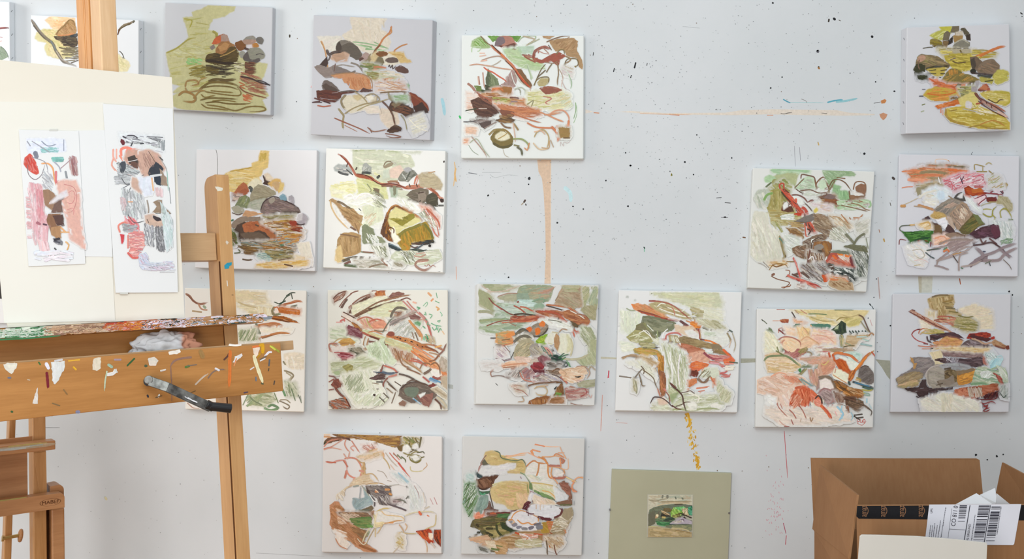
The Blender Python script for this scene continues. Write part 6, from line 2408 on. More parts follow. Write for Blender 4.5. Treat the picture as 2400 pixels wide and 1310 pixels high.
f 6c4c38 5,14 10,9 20,8 32,9 32,12 26,9 18,12 10,14 5,16
h 7c5844,5c4034,a07454 -20 26 1.6 8 6,14 14,9 30,9 20,12 8,15
s 3c4430 1.8 5.5,15.5 8,13
s c0806c 1.4 6,18 12,12 22,10
s c4907c 1.2 12,19 20,14 26,10
s b8705c 1.3 6,20 14,18
s c89480 1.2 6,21 14,19 24,21
s c48470 1.4 29,9 27,15 29,20 32,23
s bc7c68 1.4 34,12 38,18 42,24
s c89080 1.4 36,22 33,19 36,17 39,19
f 5a3c30 24,9 32,9 33,12 28,10
h bc8c80,a06c60,d0a894 30 14 1 5 44,16 58,16 58,22 46,22
s a8786c 1 46,17 52,22 48,23
s c08c7c 1 52,19 58,18
s 9c7c70 1 54,15 57,20
s a88c60 1.4 46,24 56,21 62,22 66,26
s c49870 1.8 56,21 62,21 66,25 66,30
s b8a074 1.3 66,26 60,29 52,32 46,33
s b8a070 1.4 66,29 70,34 73,41
s b0a090 1.2 68,24 74,32 80,38
s c8a894 1 73,36 79,44
s b8604c 1.2 72,24 77,30 82,35 88,43 93,49
s c07c6c 1.2 76,24 82,31
s 8c6c54 1.3 76,25 80,28
s b85448 2 81,34 84,38 88,43
h c4b090,b8a078,d0b8a0 -10 24 1.5 9 38,28 64,22 62,28 48,32
s c4806c 2 27,30 32,29 38,30 42,34 44,40
s c49484 1.6 26,25 30,30 32,23
s c88c7c 1.8 8,33 14,34 20,32 27,32 29,38 29,42
s b8644c 1.6 9,33 18,34
s bc7460 2.4 29,42 28,46 27,50
s c4806c 2 29,42 31,46 36,49 42,49
s b8705c 1.8 26,32 30,38
s c4806c 1.5 42,49 44,43 44,38 40,32
s a88c60 1.4 40,31 44,34 47,34 46,40 46,46
h c0a078,a8885c 80 20 1.6 7 43,34 48,34 48,50 44,48
s c88c78 2.2 42,42 46,43
f c8b498 34,54 38,50 46,47 52,46 52,50 56,53 50,55 42,56 32,57
h ccb89c,b89c78,d8c8b0 -8 36 1.8 9 34,54 48,48 54,53 40,57
s b89c74 1.4 48,46 54,45 58,48 61,53
s c0a880 1.6 52,55 60,55
s a88c68 1 48,56 58,54 68,56
s 9a8c80 1 70,52 74,53
s c4ac8c 2 34,57 28,60 26,64 22,66 20,70
s d8c8a8 1.6 30,58 24,63 19,67 20,72
s a89478 1.2 26,62 27,67
h dcd4c8,c8b8a0 60 20 1.4 6 18,66 28,60 26,72 20,72
f 8ea0a4 35,74 36,70 42,71 46,70 48,68 46,62 50,64 54,68 55,76 50,77 46,79 40,82 36,78
h 9cacac,849898,8c9ca0 -30 36 2 8 36,72 52,68 54,76 40,81
s 8f9a9c 2 35,70 38,72 36,77
s 98a0a0 1.8 42,70 43,62 43,57
s 8c948c 2 36,58 41,57
s 8ca0a0 2.4 46,59 49,64 53,70
s 9c9484 1.3 44,57 48,62 52,68
f 756c66 48,57 54,57 64,57 72,58 74,62 74,68 76,71 73,76 68,77 62,76 60,70 54,66 50,62
h 847a74,645a58,8c8480,544a4c 30 90 1.7 9 49,57 73,58 76,72 70,77 56,67
f 4c403c 48,58 52,62 54,67 50,64
s c08054 2.6 58,63 60,63
s c48c58 2.4 68,61 72,61
s c08850 2.4 72,65 74,66
s e4c8a8 1 58,61 61,64
h c4c0bc,4a4044 60 20 1 6 58,68 74,66 72,76 62,74
s 4c4444 2 54,68 57,72 57,78
s 565050 1.6 62,70 65,76
s dcdcd8 1.2 52,66 56,72 60,74
s 4c3c40 2 72,76 78,78 84,80 91,83
s 544448 1.6 74,72 80,73
h a89490,6c5c5c -10 12 1.2 6 74,71 84,70 84,74 76,74
s 6c6c60 1.8 80,71 86,72 89,75
s 706860 1 74,58 68,57
s 4c4c44 1.4 86,55 89,57 90,61
s 5c5c54 1.4 90,62 91,67 88,71
s a8a49c 1 72,57 80,56 86,56
s 8c8c84 1 90,72 92,76 92,83
h b4bcbc,c0c8c4,cccfcc 40 30 1.8 9 74,44 84,46 92,54 86,54
s 98b8c8 2 81,44 86,49 90,54
s 9cb4b8 1.4 84,46 92,54
h ccd0cc,c8ccca,d0d0cc 80 50 2.6 14 92,54 100,60 106,72 104,82 94,82
s a88c8c 1 97,57 101,64 102,70
s c09c9c 1 113,70 116,76
s b08080 1 117,69 120,76
s c4b8a8 1 106,64 108,74
s bcb4a0 1.4 108,80 112,78
s a4988c 1 60,42 66,44 70,50
s c4bca8 1.2 62,81 70,80 74,79
s bca468 1.4 59,83 66,80 72,80
s 947c60 1.4 56,84 50,88
f 6f6048 44,81 50,79 54,77 56,80 54,83 48,85 42,85
s 4a3c34 1.6 28,83 38,84 50,85
h 5c5044,4c5c50,6c7060 -10 14 1.6 8 40,82 52,79 54,84 44,85
f a08068 50,85 56,82 58,84 57,90 56,96 54,92 52,88
h ac8c74,907058 60 16 1.6 7 51,85 57,84 56,94 53,90
f b88462 17,73 21,73 24,80 28,86 34,92 42,100 48,108 46,112 50,116 56,120 60,123 54,125 46,123 38,118 30,110 24,104 16,102 12,96 13,88 12,80 12,77
h bc8860,a87450,c89874,b07c58,98683f 40 220 2 14 13,78 22,76 34,90 46,106 48,120 34,114 14,100
h d8bca4,c8a080,dcc8b8 30 60 1.1 9 18,78 30,84 30,96 20,96
h e0d4c8,c89c78 20 60 1.2 10 16,100 30,104 30,120 20,116
f dcd0c4 18,108 22,106 28,112 32,116 28,120 22,116
f dcd4cc 15,102 22,104 28,108 20,106
s b88060 1.4 18,110 22,117 30,121
h 7c6044,94745c,6a5040,8c7460,ac8864 14 130 1.7 12 20,84 50,84 56,90 50,100 36,94
h d0b8a4,b09c84 24 40 1.2 10 22,84 42,86 40,96 28,92
h 5c7c44,6c8c50,4c6c38,7c8450 8 60 1.9 11 32,90 54,88 56,98 46,100 36,96
s 6c944c 2.4 50,97 55,98
s 88785c 2.4 44,101 50,106 48,108
h 9c7450,7c6448,84603f 30 40 1.8 9 32,98 50,102 48,112 40,106
s 8c5a38 2.6 42,117 50,120 60,124
f d3cfc8 58,84 66,83 76,86 86,88 86,92 74,94 64,94 58,98 56,94
s c4bc90 2.2 57,86 58,92 57,98
s c8ac80 1.4 64,82 68,86 76,87 84,88 87,91 86,93
s c09468 1.8 62,98 66,95 72,94 80,92 86,92
s c48c54 1.8 72,94 76,94
s b8a078 1.4 66,95 62,102 59,106
h d8c89c,ccbc90 -10 24 1.5 8 58,94 68,93 64,98 58,99
s d8ccac 1.4 60,84 58,92 57,99
s c8bc98 1.6 52,100 48,106 45,114
s a89068 1.1 57,100 52,109 48,117
s c0a878 1.2 58,100 58,108
s 7c8c5c 1.2 52,103 50,107
s c8a884 1.3 88,95 90,98 88,102
s b89470 1.4 82,96 85,100 87,104
s c0a478 1.6 84,103 85,110 84,120
s b0a078 1.6 84,104 92,105 99,105
h c4b07c,b0a070 50 12 1.3 7 80,106 87,108 86,120 80,118
s b8a06c 1.6 79,114 86,116
s b8ac94 1.3 76,124 82,118 87,112
s c0b898 1.4 88,87 96,84 106,83 114,83 119,85
s b8a878 1.3 119,86 118,96 112,99 106,102
s d0bc8c 1.2 106,103 100,104
s cc5c30 2.4 102,83 104,86
s cc7854 1.4 110,87 112,88
s 8c3428 1.8 99,103 106,102 112,101
f a43c22 100,104 106,102 112,100 115,103 114,108 118,114 112,115 108,110 104,108
h b84c28,8c2c1c,6a2c1c,c86030 60 50 1.6 8 100,103 112,101 115,112 108,112
f e0d0b8 112,105 115,106 115,111 113,110
f 7c3420 117,101 124.5,101 124.5,118 120,115 117,110
h b44824,5c2c1c,a0401f,3c2418 80 40 1.6 8 117,101 124.5,101 124.5,117 118,112
s c09c78 1.2 108,112 110,118 110,124
s c8b4a8 1.8 114,114 118,119
s d8d0b8 1 40,110 46,116 50,112
h 7c8048,8c7c3c,5c5430,a89860 40 40 1.4 8 86,8 96,8 104,9 102,16 92,20 84,20
f 6a5430 80,18 85,16 86,20 84,23 81,21
s 5c5430 2 104,8 103,14 102,19
s 6c6038 1.6 98,9 100,15 98,20 92,24
s 5c5434 1.5 92,14 94,20 100,22
s 847848 1.6 86,24 92,26 98,23 104,24
s 4c4c30 1.2 100,24 106,23 107,25
s 5c6438 1.6 84,28 88,31 88,34
s 6c6c40 1.6 80,26 84,30
s 7c7444 1.4 90,28 92,25
s 8c804c 1.6 92,28 94,32 99,34 103,32 104,28
s 706838 1.8 93,31 99,34 104,31
s 847c50 1.4 92,27 98,26 104,28
s 6c6438 1.4 104,29 107,28
s c4b88c 1.4 93,38 94,42 100,43 106,42
s b8987c 1.2 106,41 110,37 109,34
f dcdcd6 86,18 90,16 93,20 90,23 86,22
f d8d8d2 94,28 98,27 102,30 98,32
g d4d4cf 96,17 99,15 101,18 98,20
@ ochre_boulder_orange_outline|1075,1005,305|4,7 127,9.5 124,127.5 2.5,126|cccdcc|-.8,1|painting of an ochre boulder among white rocks with orange outlines, bottom row|0.65
f c4ae78 26,30 27,24 32,22 38,23 42,26 43,31 50,31 58,32 64,31 67,34 68,40 66,44 64,45 56,44 50,44 48,41 54,39 57,39 57,36 50,35 42,35 36,38 30,37 26,34
h ccb884,b49c64,c0aa70 0 50 2.2 12 27,25 42,26 66,33 66,42 52,43 44,34
s 5c7058 1.4 36,22 41,24 43,29 50,31 58,32 64,31 67,35 68,40
s a89c60 1.4 44,31 56,33 64,34
f 605c4c 22,36 26,30 28,34 32,37 30,37 24,36
s 846058 1.4 22,35 25,30 28,26
s 9c7068 1.4 20,42 21,38 24,35
s 8c7464 1 22,36 26,28
s 3c4c48 2.4 19,44 21,48 24,46
g 34484c 18,46 22,45 25,47 23,49 19,49
s a09080 1 24,48 30,47 40,45
f 5c3c2c 17,52 24,49 32,48 38,46 41,46 36,52 34,58 28,61 22,60 17,58
h 704c34,4a2c20,84604a 60 50 1.7 8 18,52 38,47 34,58 22,60
s 2c2420 1.6 38,46 41,46
s 3a2820 1.4 18,58 24,61 30,60
s 9cb8a0 1.4 36,56 42,54 48,53
f d0d0d0 24,38 30,37 38,38 50,35 57,35 57,39 48,42 48,45 38,45 25,47 20,44
f c7b280 32,62 36,57 42,54 50,53 60,53 70,54 71,58 70,68 67,76 62,81 58,82 50,80 46,76 38,74 33,70
h ccb688,b8a46c,c8b07c,d0a884,bca870 10 120 2.4 14 34,62 50,54 70,55 69,70 62,80 48,76
h d8b088,ccac80 20 20 2.2 8 46,70 56,70 54,80 48,76
h d8bc94,d4b08c 60 30 2.4 9 58,64 70,66 66,78 60,80
s c8b890 1.8 56,53 66,55 70,57
s ccc494 1.4 34,56 44,53
s c8c098 1.6 34,58 38,56
s c4ac80 1.4 50,44 58,43 66,45
s 6c8c6c 1.2 62,44 66,46 70,50
s a08490 1 62,48 63,50
s 5c7450 2.4 70,50 72,54 72,60 74,62
f 688050 71,52 73,53 74,60 72,60
s 8c9058 1.4 69,56 70,64
s 4c3c34 1.4 31,64 33,72 35,80
s 5c2c30 1.8 36,81 44,84 54,83 62,82
s 642c30 2.6 52,84 60,82
f 5c2c30 64,80 67,74 70,72 74,66 75,66 73,74 70,78 68,84 66,82
h 6c3840,4a2024 -60 16 1.5 7 65,80 70,72 73,70 70,80
s 9c7480 1.2 72,63 75,64 75,70
f d4d2d4 73,64 75,66 73,72 70,71
f 80958c 14,80 17,72 22,68 26,66 30,67 30,74 28,80 24,82 23,86 18,84
h 88a094,708880,94a8a0 -50 30 2 9 15,79 24,68 29,70 24,84
f d8886c 14,90 16,86 20,84 22,87 25,86 25,90 18,91
h e09478,c87858 10 10 1.4 7 15,88 22,86 24,90 16,90
s c0b8a8 1.4 13,82 14,86
s 5c3434 1.6 14,90 20,92 26,91
s 3c4c34 2 12,84 15,91
f 665048 31,72 33,78 36,81 44,84 40,86 32,84 28,84
h 6c584c,5a4038,8c5c3c 70 14 1.7 8 30,72 34,80 34,84 30,84
s 7c5c4c 2.6 26,82 30,80
f 3f6048 17,61 22,63 28,63 32,62 30,65 22,66 17,64
s 509c74 1.6 20,63 24,66 28,64
h 8ca888,5c7c54,a8bca4,74946c,6c8448,98b0a8 -60 260 1.3 11 6,52 16,48 17,60 20,68 14,82 14,90 9,86 4,76
h d4dcd0,5a7850,445c38 -62 90 1 10 6,56 16,54 18,66 12,84 6,78
h c0d0cc,a8c0bc 30 20 1.4 8 7,46 16,44 15,52 8,52
s 5c7c48 1.2 8,82 14,76
s 486434 1.2 7,74 16,64
s 4c6c40 1.2 10,88 14,82
h 7c5c50,6c4c3c,a85c40,4c4434 -4 40 1.8 10 28,84 52,84 52,88 28,92
s b45c3c 2 32,85 37,85
s 3c5c38 2.6 40,88 48,87 53,86
h 446c3c,5c7c4c,34502c -8 40 1.8 11 36,86 55,85 50,92 38,92
s 5c2c2c 1.6 38,85 46,84 54,85
f 5c5438 14,92 30,88 48,90 58,98 60,104 50,110 38,114 30,112 24,102 12,98
h 4c4c30,6c6438,847848,3c4028,7c6c48,54482c 4 300 2.1 13 14,92 36,88 52,92 60,102 56,110 36,112 22,104
h a89864,8c8454 6 50 1.6 9 24,98 44,98 52,106 34,110
s 34301c 2.6 28,100 34,100
s 30301f 2.6 28,104 34,107
s 3c301c 2.4 32,112 36,112
s 2c2c1c 2.4 19,104 21,104
s 3c3420 2.4 18,96 20,98
s 7a7c3c 1.6 38,96 44,94 50,96
f 7c7444 40,104 48,103 54,104 50,107 43,107
s 2f3820 2.4 38,96 39,102 43,107 50,110 57,113
f 2f3c24 42,94 48,94 54,98 60,102 52,103 44,100
f 4a4830 44,95 50,96 48,97
h b0906c,a07c58,c4a884,98784c 2 200 2 14 12,108 36,112 60,104 84,100 104,96 110,94 106,108 84,112 56,120 44,118 20,112
h c8a888,bc9878 -10 40 2 11 10,110 30,106 36,116 28,118
s c49c7c 1.6 12,112 20,110 28,111
f b08c64 34,112 46,112 50,118 48,126 38,126 34,120
h b89468,a88054,c4a47c 30 30 1.8 9 34,112 50,114 48,126 38,125
h dccdb8,ccbca0 10 40 1.6 10 26,112 36,112 40,124 30,120
s 5c6c3c 2.4 33,120 37,121 41,121
s 5c5430 1.4 30,122 36,123
h 5c5c54,747468 20 14 1 6 20,118 28,120 30,124 22,122
s 74784c 1.4 38,117 44,118
f a88838 85,94 92,92 96,96 94,102 90,104 84,104 82,100
h b09440,98782c,a48034 40 40 2 8 84,94 95,94 93,103 84,102
f 8c6c34 90,100 95,96 98,102 93,106
h c0784c,b45c34,cc9068,b08858 0 70 1.7 10 88,93 108,94 108,104 92,106
s bc5030 2 94,96 100,97 106,98
s b8603c 2 96,93 100,93
h a8987c,c4b8a0,8c7c60,d0c8b8,98845c -20 180 1.8 9 98,86 108,80 114,78 116,86 108,100 104,114 90,108
h ccc4b4,dcd4c4,a89c84 20 60 1.2 9 100,88 112,84 110,98 102,98
f 9c8f74 106,80 114,79 115,86 110,92 104,88
h c0bc9c,a8a47c,b8ac88,dcd8cc 4 90 1.6 10 56,112 76,108 84,112 84,118 66,120 56,118
h d0c4b0,a88c6c,b89c78 40 60 1.5 9 86,108 104,108 106,116 98,122 90,118
s b44c2c 2 57,104 62,106
s bc5434 1.6 76,105 84,106
h d0a890,c4785c,e4d8d0 2 40 1.2 9 60,104 80,106 80,110 64,110
s dcd8dc 1.2 62,105 70,108 72,111
s c09488 1 70,108 76,109
s c06c34 .8 68,111 70,109
s 8c4c2c 1.6 92,104 94,105
s 5c4830 1.6 88,112 89,118 89,124 90,127
s 6c3c2c 1.4 96,116 97,122 99,127
s b86c34 1.2 91,117 92,119
f d4d3d5 50,90 54,84 60,82 66,82 70,84 76,86 80,90 80,94 74,95 66,94 60,93
f d4d3d5 48,93 52,91 60,94 68,96 78,95 84,96 78,101 68,102 58,101 50,97
s c88c50 1.4 53,90 56,85 62,82 68,83
s c88c50 1.6 75,86 80,89 80,93
s cc8c4c 1.6 59,91 64,95 70,94 74,96 80,93
s c8a070 1.4 50,92 54,91 56,94 52,95
s c87c3c 1.4 51,91 54,91
g 848088 53,96 57,94 59,96 56,98
g 7c7c88 58,98 62,97 63,99 59,100
g 848488 63,99 69,99 69,101 64,101
g 706c78 70,99 74,97 76,99 72,101
g 787880 78,97 81,95 84,97 84,100 79,101
s 64606a 2.4 76,96 82,95
g 8c8c90 51,93 54,92 53,95
f d2d3d6 70,80 74,76 80,74 88,76 96,78 102,80 102,84 98,88 92,90 84,88 78,86 72,84
s a8988c 1.2 71,76 74,75 80,75
s d0b49c 1.2 78,75 78,80
s ccb4a0 1.2 82,76 82,81
s c8b8a4 1 85,76 85,79
s 88808a .9 93,76 93,79
s 5c2c30 2.8 80,88 86,90 93,90
f 5a2a30 80,87 86,89 94,90 92,92 84,91
s 602c30 2.2 96,89 102,86 104,81 101,79
s 5c2830 1.4 68,83 72,85 76,85
s 5c2830 .9 70,83 70,87
f d6d4cc 67,45 70,38 76,33 82,34 90,36 90,44 94,50 98,56 94,58 86,55 74,54 70,49
h d0ccb8,d8dcd8,c0ccbc 30 30 2 9 68,46 76,46 88,50 80,53
f d4cdb0 74,55 84,56 92,58 98,64 100,70 94,70 84,66 76,62
h ccc8a4,dcd8c4,c4cc9c 30 40 1.8 9 75,56 90,58 98,66 88,66 78,60
s c8b070 1.6 73,54 84,55 94,57 100,59
s 6c8450 2.6 76,62 82,65 88,67 94,70
s 4c7444 2.6 80,64 86,67 92,69
f 74905c 80,63 88,66 96,70 92,70 84,68
s d0a060 1.3 84,62 92,64 98,70
s 6c7450 1.3 94,70 100,72 106,70
f d4d6d8 96,58 102,64 108,66 109,70 104,72 98,71
f d8ccb8 76,66 84,70 94,72 98,75 86,75 76,74 75,70
h dcc8b0,ccb89c,e0d4c4 40 40 1.8 8 75,66 90,70 98,75 80,75
f 7c5a48 98,74 104,72 110,71 111,66 107,62 104,58 101,54 106,52 108,54 112,58 114,68 114,76 106,77 100,76
f 8a5c4c 101,54 106,53 110,54 113,60 112,66 108,63 104,60
h 9a6858,7c5040 20 36 1.8 9 102,54 111,55 113,68 108,64
h 846450,6c5440 0 24 1.8 9 99,74 113,72 113,76 102,77
s 5c6440 1.8 102,76 110,76 114,76
s d8a480 1.4 47,27 54,27 62,25 70,24
s d8b08c 1.4 48,29 58,27 68,26
s d88c5c 2.4 73,22 75,26
s d8946c 1.8 74,21 82,23
s d8a080 1.3 70,24 76,27 82,30
s c08050 1.8 68,38 72,34 76,32 80,34 88,35
s c47c44 2 84,28 87,31 89,36
s c88850 1.6 80,28 86,31 90,36 89,44
s b8804c 2 81,34 80,42 78,48
s c48448 2 90,36 90,42 91,48 95,50
s d09464 1.6 90,38 96,38 104,40 107,44 108,47
s cc8c54 1.5 94,39 93,46 96,50
s d8a070 1.4 84,28 92,28 98,27 104,29
s cc8454 1.6 96,27 98,25 103,27 106,29
s b07054 3 102,30 106,32 104,34
f a87060 89,36 98,36 102,36 102,38 92,38
s d89468 1.6 102,30 103,38
s e0b494 1.3 76,16 84,17 92,18 102,18
s d88460 1.4 77,15.5 84,17 87,18
s dcac8c 1.2 102,18 104,23 107,28 108,30
s e0b490 1.2 110,30 110,40 104,40
s d8a884 1.4 100,24 106,24
s dca480 1.4 106,26 108,30
s dc9c6c 1.4 92,48 96,50 100,55
s a8604c 3 95,48 102,49 108,48
s d8c080 1.4 108,48 114,51 118,53
s d88c60 1.5 114,52 116,54 114,56 115,62 119,63
s dca078 1.6 115,53 119,49 125,48
s d89c6c 1.2 120,48 125,49
s cc805c 1.2 113,59 119,63
f d8d4cf 96,42 100,41 105,44 104,47 96,47
s a0a8a8 .8 116,72 116,76
@ red_twig_canvas|-140,-40,180|2,28 118,32 120,225 2,225|dce0e4|9,0|painting corner with dark red twig tip, cut off by the left edge|.84
s 94504c 3 80,80 100,77.5 108,76.5 116,76
s 74343a 1.6 90,81 104,78 116,77
s 5c2c30 1.4 110,77 117,77
s b0787c 1.2 100,92 106,93
s d8b0ac 1.4 100,100 105,99
f 8c9c88 90,104 102,108 106,110 112,118 116,126 104,132 90,132
h 98a494,7c8c78 50 30 1.6 8 92,106 106,112 115,126 92,130
s 5c6c60 1.2 103,108 109,113 114,120 117,129
@ twig_canvas|60,30,280|5.6,2.4 124,8 124,128 5.6,128|dadee2|6,0|painting of a long grey twig and orange-brown rock, largely hidden behind the easel mast|.84
f e4c49c 22,8.4 28,4 36,3.6 46,5 54,6 54,18 40,22 32,24 30,17 27,13
h e8c89c,e0b484,e8d0b0 10 34 2.2 10 28,5 50,6 50,14 34,22 30,14
f cfc798 20,18 30,19 42,20 52,24 54,34 54,46 46,50 36,50 24,46 21,38 24,32 14,31 11,28 12,22
h ccc48c,d8d0a4,c0b87c,dcc898 30 90 2.2 11 20,18 44,22 50,40 48,48 32,46 22,34
h d8c8a0,ccc08c,d8d0ac 60 40 2.2 8 24,38 34,36 42,50 30,49
f b08c60 32,24 38,17 43,12 47,8 50,7 54,10 56,20 54,24 48,26 36,26
h b8946c,a07850,c09c70,94703f 40 70 1.8 8 34,24 46,10 54,12 55,22 40,25
s 8c7048 1.6 34,24 36,20 43,14 48,8 52,9 54,14
s c08458 2.4 36,25 44,25 53,23
f 4c4034 31,26 42,26 56,24 58,34 54,38 42,36 40,31 33,29
h 5c5040,3c3430,6c6048 4 60 1.8 9 33,26 56,25 58,36 42,36
s 343c40 3 50,26 57,24
s 5c5040 1.8 37,38 46,40 58,38
s 6c6048 1.5 39,42 50,43 60,42
s 6c6450 1.4 40,46 50,46 60,45
s 6c6454 1.4 44,49 54,50 60,49
s 7c7460 1.3 43,53 54,52
h 6c6450,847c68 4 30 1.4 8 39,38 60,38 60,52 44,50
s 746c60 3.4 6.6,8 12,16 18,24 24,29 30,34 33,41 37,47 41,53 47,55.5 56,58.5
s 5c544c 1.8 9,14 16,23 23,30
s 887c70 1.4 7,8 14,18 22,26
s 6c7c84 1.2 28,31 32,38 34,42
s a49c90 1.4 34,42 40,51 48,55
s 5c5448 1.2 50,55 58,52
s 746448 2.6 102,20 104,17 108,14 114,12 118,9
s 5c5038 1.6 103,18 110,14 117,11
s 8c7c60 1.1 107,13 113,11
s 4c4834 2.4 118,10.5 119,8.6
s 5c3c2c 1.8 101,24 103,18
s 4a4438 1.3 103,42 106,45 108,50
f d8d0a8 100,44 106,50 113,54 114,58 111,64 100,64
h d0c898,dcd4b0 30 24 1.8 7 101,46 112,55 111,64 102,63
'''
COLLAGE_PINK = '''
@ pink_collage|0,230,490|0,0 1,0 1,1 0,1|e6e8ec|0,0|x|.86
f dde2f2 17,26 40,26 41,33 18,34
h 74b8b4,a8d0d0,5ca8a0 4 26 .9 4 25,31 37,31 37,34 26,34
h 4cb0a4,84ccc4,3c9c98 4 40 .9 4 32,37 40,37 40,40 33,40
s 9c9ca4 .9 17,27 19,30
s a0a0a8 .7 20,27 28,32 31,34
s 8c94a8 .7 26,27 30,30 35,29
s 7c8090 .5 40,26 40,33
s 747888 3 22,34 23,37
s a8acb8 1 34,40 37,43 38,46
s 8c9098 1.6 41,46 42,51
h a8787c,c09894,8c6468 75 24 1 8 43,36 48,36 49,49 44,49
s 9c6c6c 1.2 45,38 46,48
s a88c90 .6 38,44 46,37
g d0584c 15,39 18,35 20,36 23,42 24,47 20,47 16,43
h c84c44,dc8078 70 20 1.2 6 16,38 20,36 23,46 18,46
s 7c6c74 .5 17,42 18,48 22,51 26,48 28,42
s e0a068 1.2 26,41 30,41 33,44 34,50 36,57
s d87880 1.6 35,46 35,53
s 94909c .5 20,37 28,40 30,46
h a8a8b0,c8c8d0 50 20 .5 7 26,44 34,48 33,58 26,56
s 8c8c94 .5 22,56 26,62 30,60
h e0b4b8,d8a0a8,e8ccd0,dcb0b8 84 90 1.3 14 17,52 26,54 30,80 29,96 21,92
h d8949c 84 24 1.1 12 22,57 26,57 28,80 24,80
h e0a8ac,dcb0b4 10 24 1 3 16,62 19,62 20,88 17,88
f e0b4a8 36,53 40,52 47,52 50,58 50,70 51,82 53,94 44,88 42,76 38,64
f dcaea2 40,64 49,60 50,80 52,92 46,86
s c07c7c .5 40,54 46,56 48,62 46,70 42,72
s c88484 .5 41,61 45,58 47,61 45,66 41,65
s c88484 .5 42,70 46,69 46,73
f 9c7c64 27,58 30,57 34,60 36,66 32,70 28,67
f 745c54 35,65 38,63 39,72 32,72
f dcd8dc 31,66 41,58 42,61 35,64
f 8c6850 30,72 38,72 39,78 40,80 36,80 32,84 29,76
f 5c4440 33,74 39,73 40,80 36,80
f b08864 32,81 38,80 38,88 32,86
s dce0e4 .5 30,72.5 39,72
s a0606c 2 23,78 25,79
s 5c4450 1.4 27,79 29,79.5
s e0a064 1 38,81 41,84
s e4ac6c 1 38,84 43,84
s e4b070 1 41,90 43,92 42,95
h 4c4c54,84848c 20 14 1 3 33,88 39,88 39,92 33,92
s 3c3c44 2 34,89 37,88
s 444 1 34,94 35,95
h e8c0c4,e8d0d4 80 20 1.6 7 23,88 30,90 32,100 26,98
h e8e0e8,e0e4f0 0 20 2 8 20,96 46,96 46,102 22,102
s e0d8e0 1 27,100 34,101
s c4c4c0 .7 31,20.4 36,20.4
'''
COLLAGE_BLACK = '''
@ black_collage|0,230,490|0,0 1,0 1,1 0,1|e2e5ea|0,0|x|.86
f dcdfe2 74,21.5 102,24 103,34 86,32 76,30
h 3c3c44,707078,b0b0b4 10 26 .8 4 78,23 102,25 102,32 92,29 78,28
s 3c3840 1 80,23.5 84,23.6 86,25
s 33303a 1.2 77,24 79,25
s 2c2c34 1 83,28 82,30
g 6a3038 76,26 78,26.5 78,29 76,28.6
s 5c5c64 .6 92,24 102,24.6
s 30303a 1 88,28.6 90,28.4
s c0c0c4 1 86,34 96,33 102,34
h 747c80,a0a4a8 84 14 .9 5 99,26 103,26 103,33 99,32
s e0a090 1.4 71,32 71,37 73,40
s e4a898 1.3 73,32 73,38
s e0a090 1.5 71,38 70,42 73,46
s e4806c 2 76,36 76,32 80,31 84,33
s e8947c 1.6 77,39 75,36
f c8a090 80,33 88,33 92,38 90,44 82,44 78,38
f 4c4440 80,37 84,36 88,40 86,43 81,41
f 6c5048 82,40 88,41 90,44 84,44
s dcd8d8 .5 80,40 86,38.6
f c8a494 87,34 93,32.5 99,35 103,44 101,48 96,49 90,50 88,44
h 9c7c70 70 16 .5 9 89,34 97,36 98,46 91,44
s 705850 .5 93,33.4 97,40 99,46
f 3c4048 94,44 98,40 102,44 102,55 96,52 93,47
f 343c48 96,49 101,49 101,55 98,54
f 9c8878 100,44 104,50 105,55 101,54
s 9c9894 .5 99,36 104,44 105,52
s 3c3c3c .8 100,37 102,39
s dce0e0 1.8 94,49 101,48
h a4a8ac,84888c,c8ccd0,545860 20 90 .8 6 73,40 82,42 88,46 82,52 74,52
g 4c5058 75,41 78,40 79,44 77,47 75,46
h 9ca0a4,bcc0c4 10 30 .7 6 71,49 82,48 84,54 72,54
s 4c5054 .6 76,50 79,54 84,52 90,48
s 5c6068 .5 76,57 82,54 80,60
f c8a898 83,50 88,52 88,56 91,60 87,59 83,55
f dce0ec 87,50 95,50 95,60 91,61 88,56
s e8b888 1.2 95,50 96,58
h d8b0b4,e4c8cc 84 16 .9 6 97,56 102,56 102,62 98,62
f 94806c 96,65 99,64 101,64 102,68 107,72 99,72 95,72 98,68
s 4c443c .4 95,72 107,72.4
h b4b8bc,d0d4d8,94989c 80 100 .7 6 76,56 90,60 92,74 84,78 76,72
s 94887c 1 92,64 93,70 92,76
f c8ac9c 91,74 96,73 100,76 102,80 96,80 92,79
g 443c40 96,74 98,74 101,76 100,77 97,76.4
s 5c4c4c .6 92,76 93,78
h e0646c,d84850,e8949c 60 40 .8 6 78,73 86,76 88,84 78,84
s c85058 .7 80,76 86,82
s e08070 1.3 75,84 74,80 77,78 80,78
h 787c80,9ca0a4 0 30 .6 6 76,78 86,80 86,84 77,84
s 4c4c50 .5 80,73 84,78 90,77
f cc4850 75,85 78,86 76.5,91 76,91
h e08478,dc6c64,e8a498,cc5c60,f0c4bc 0 110 .9 5 80,84 90,83 91,92 86,101 81,98
s d85c54 1.6 80,97 83,100 86,100
s dc7468 1 80,86 80,94
h 383840,5c5c64,2c2c34,9c9ca0 84 110 .8 3.5 97,80 105,80 106,92 102,97 98,95
h 6c6c74,a0a0a8,cfd0d4 84 60 .7 4 90,78 96,80 97,94 91,92
h b8c8e0,c8cce0,d0b0c0 50 40 .6 6 86,98 92,96 94,106 88,108
h c0c8dc,d8dce8,c8b4c8 10 50 .6 6 86,104 108,102 110,108 90,108
h c0d0d0,d4dce0 80 60 1.2 10 100,64 108,76 108,94 104,98
s 84b8a8 .5 104.6,46 105.4,58
s 707478 .4 106,56 107,66
h d0b0b4 80 16 .6 5 75,62 79,62 79,72 76,70
s e0a070 .7 80,65 83,65
s b0b0b8 .4 100,109 109,109
s c4c0b4 .8 76,122.6 80,122.6
'''
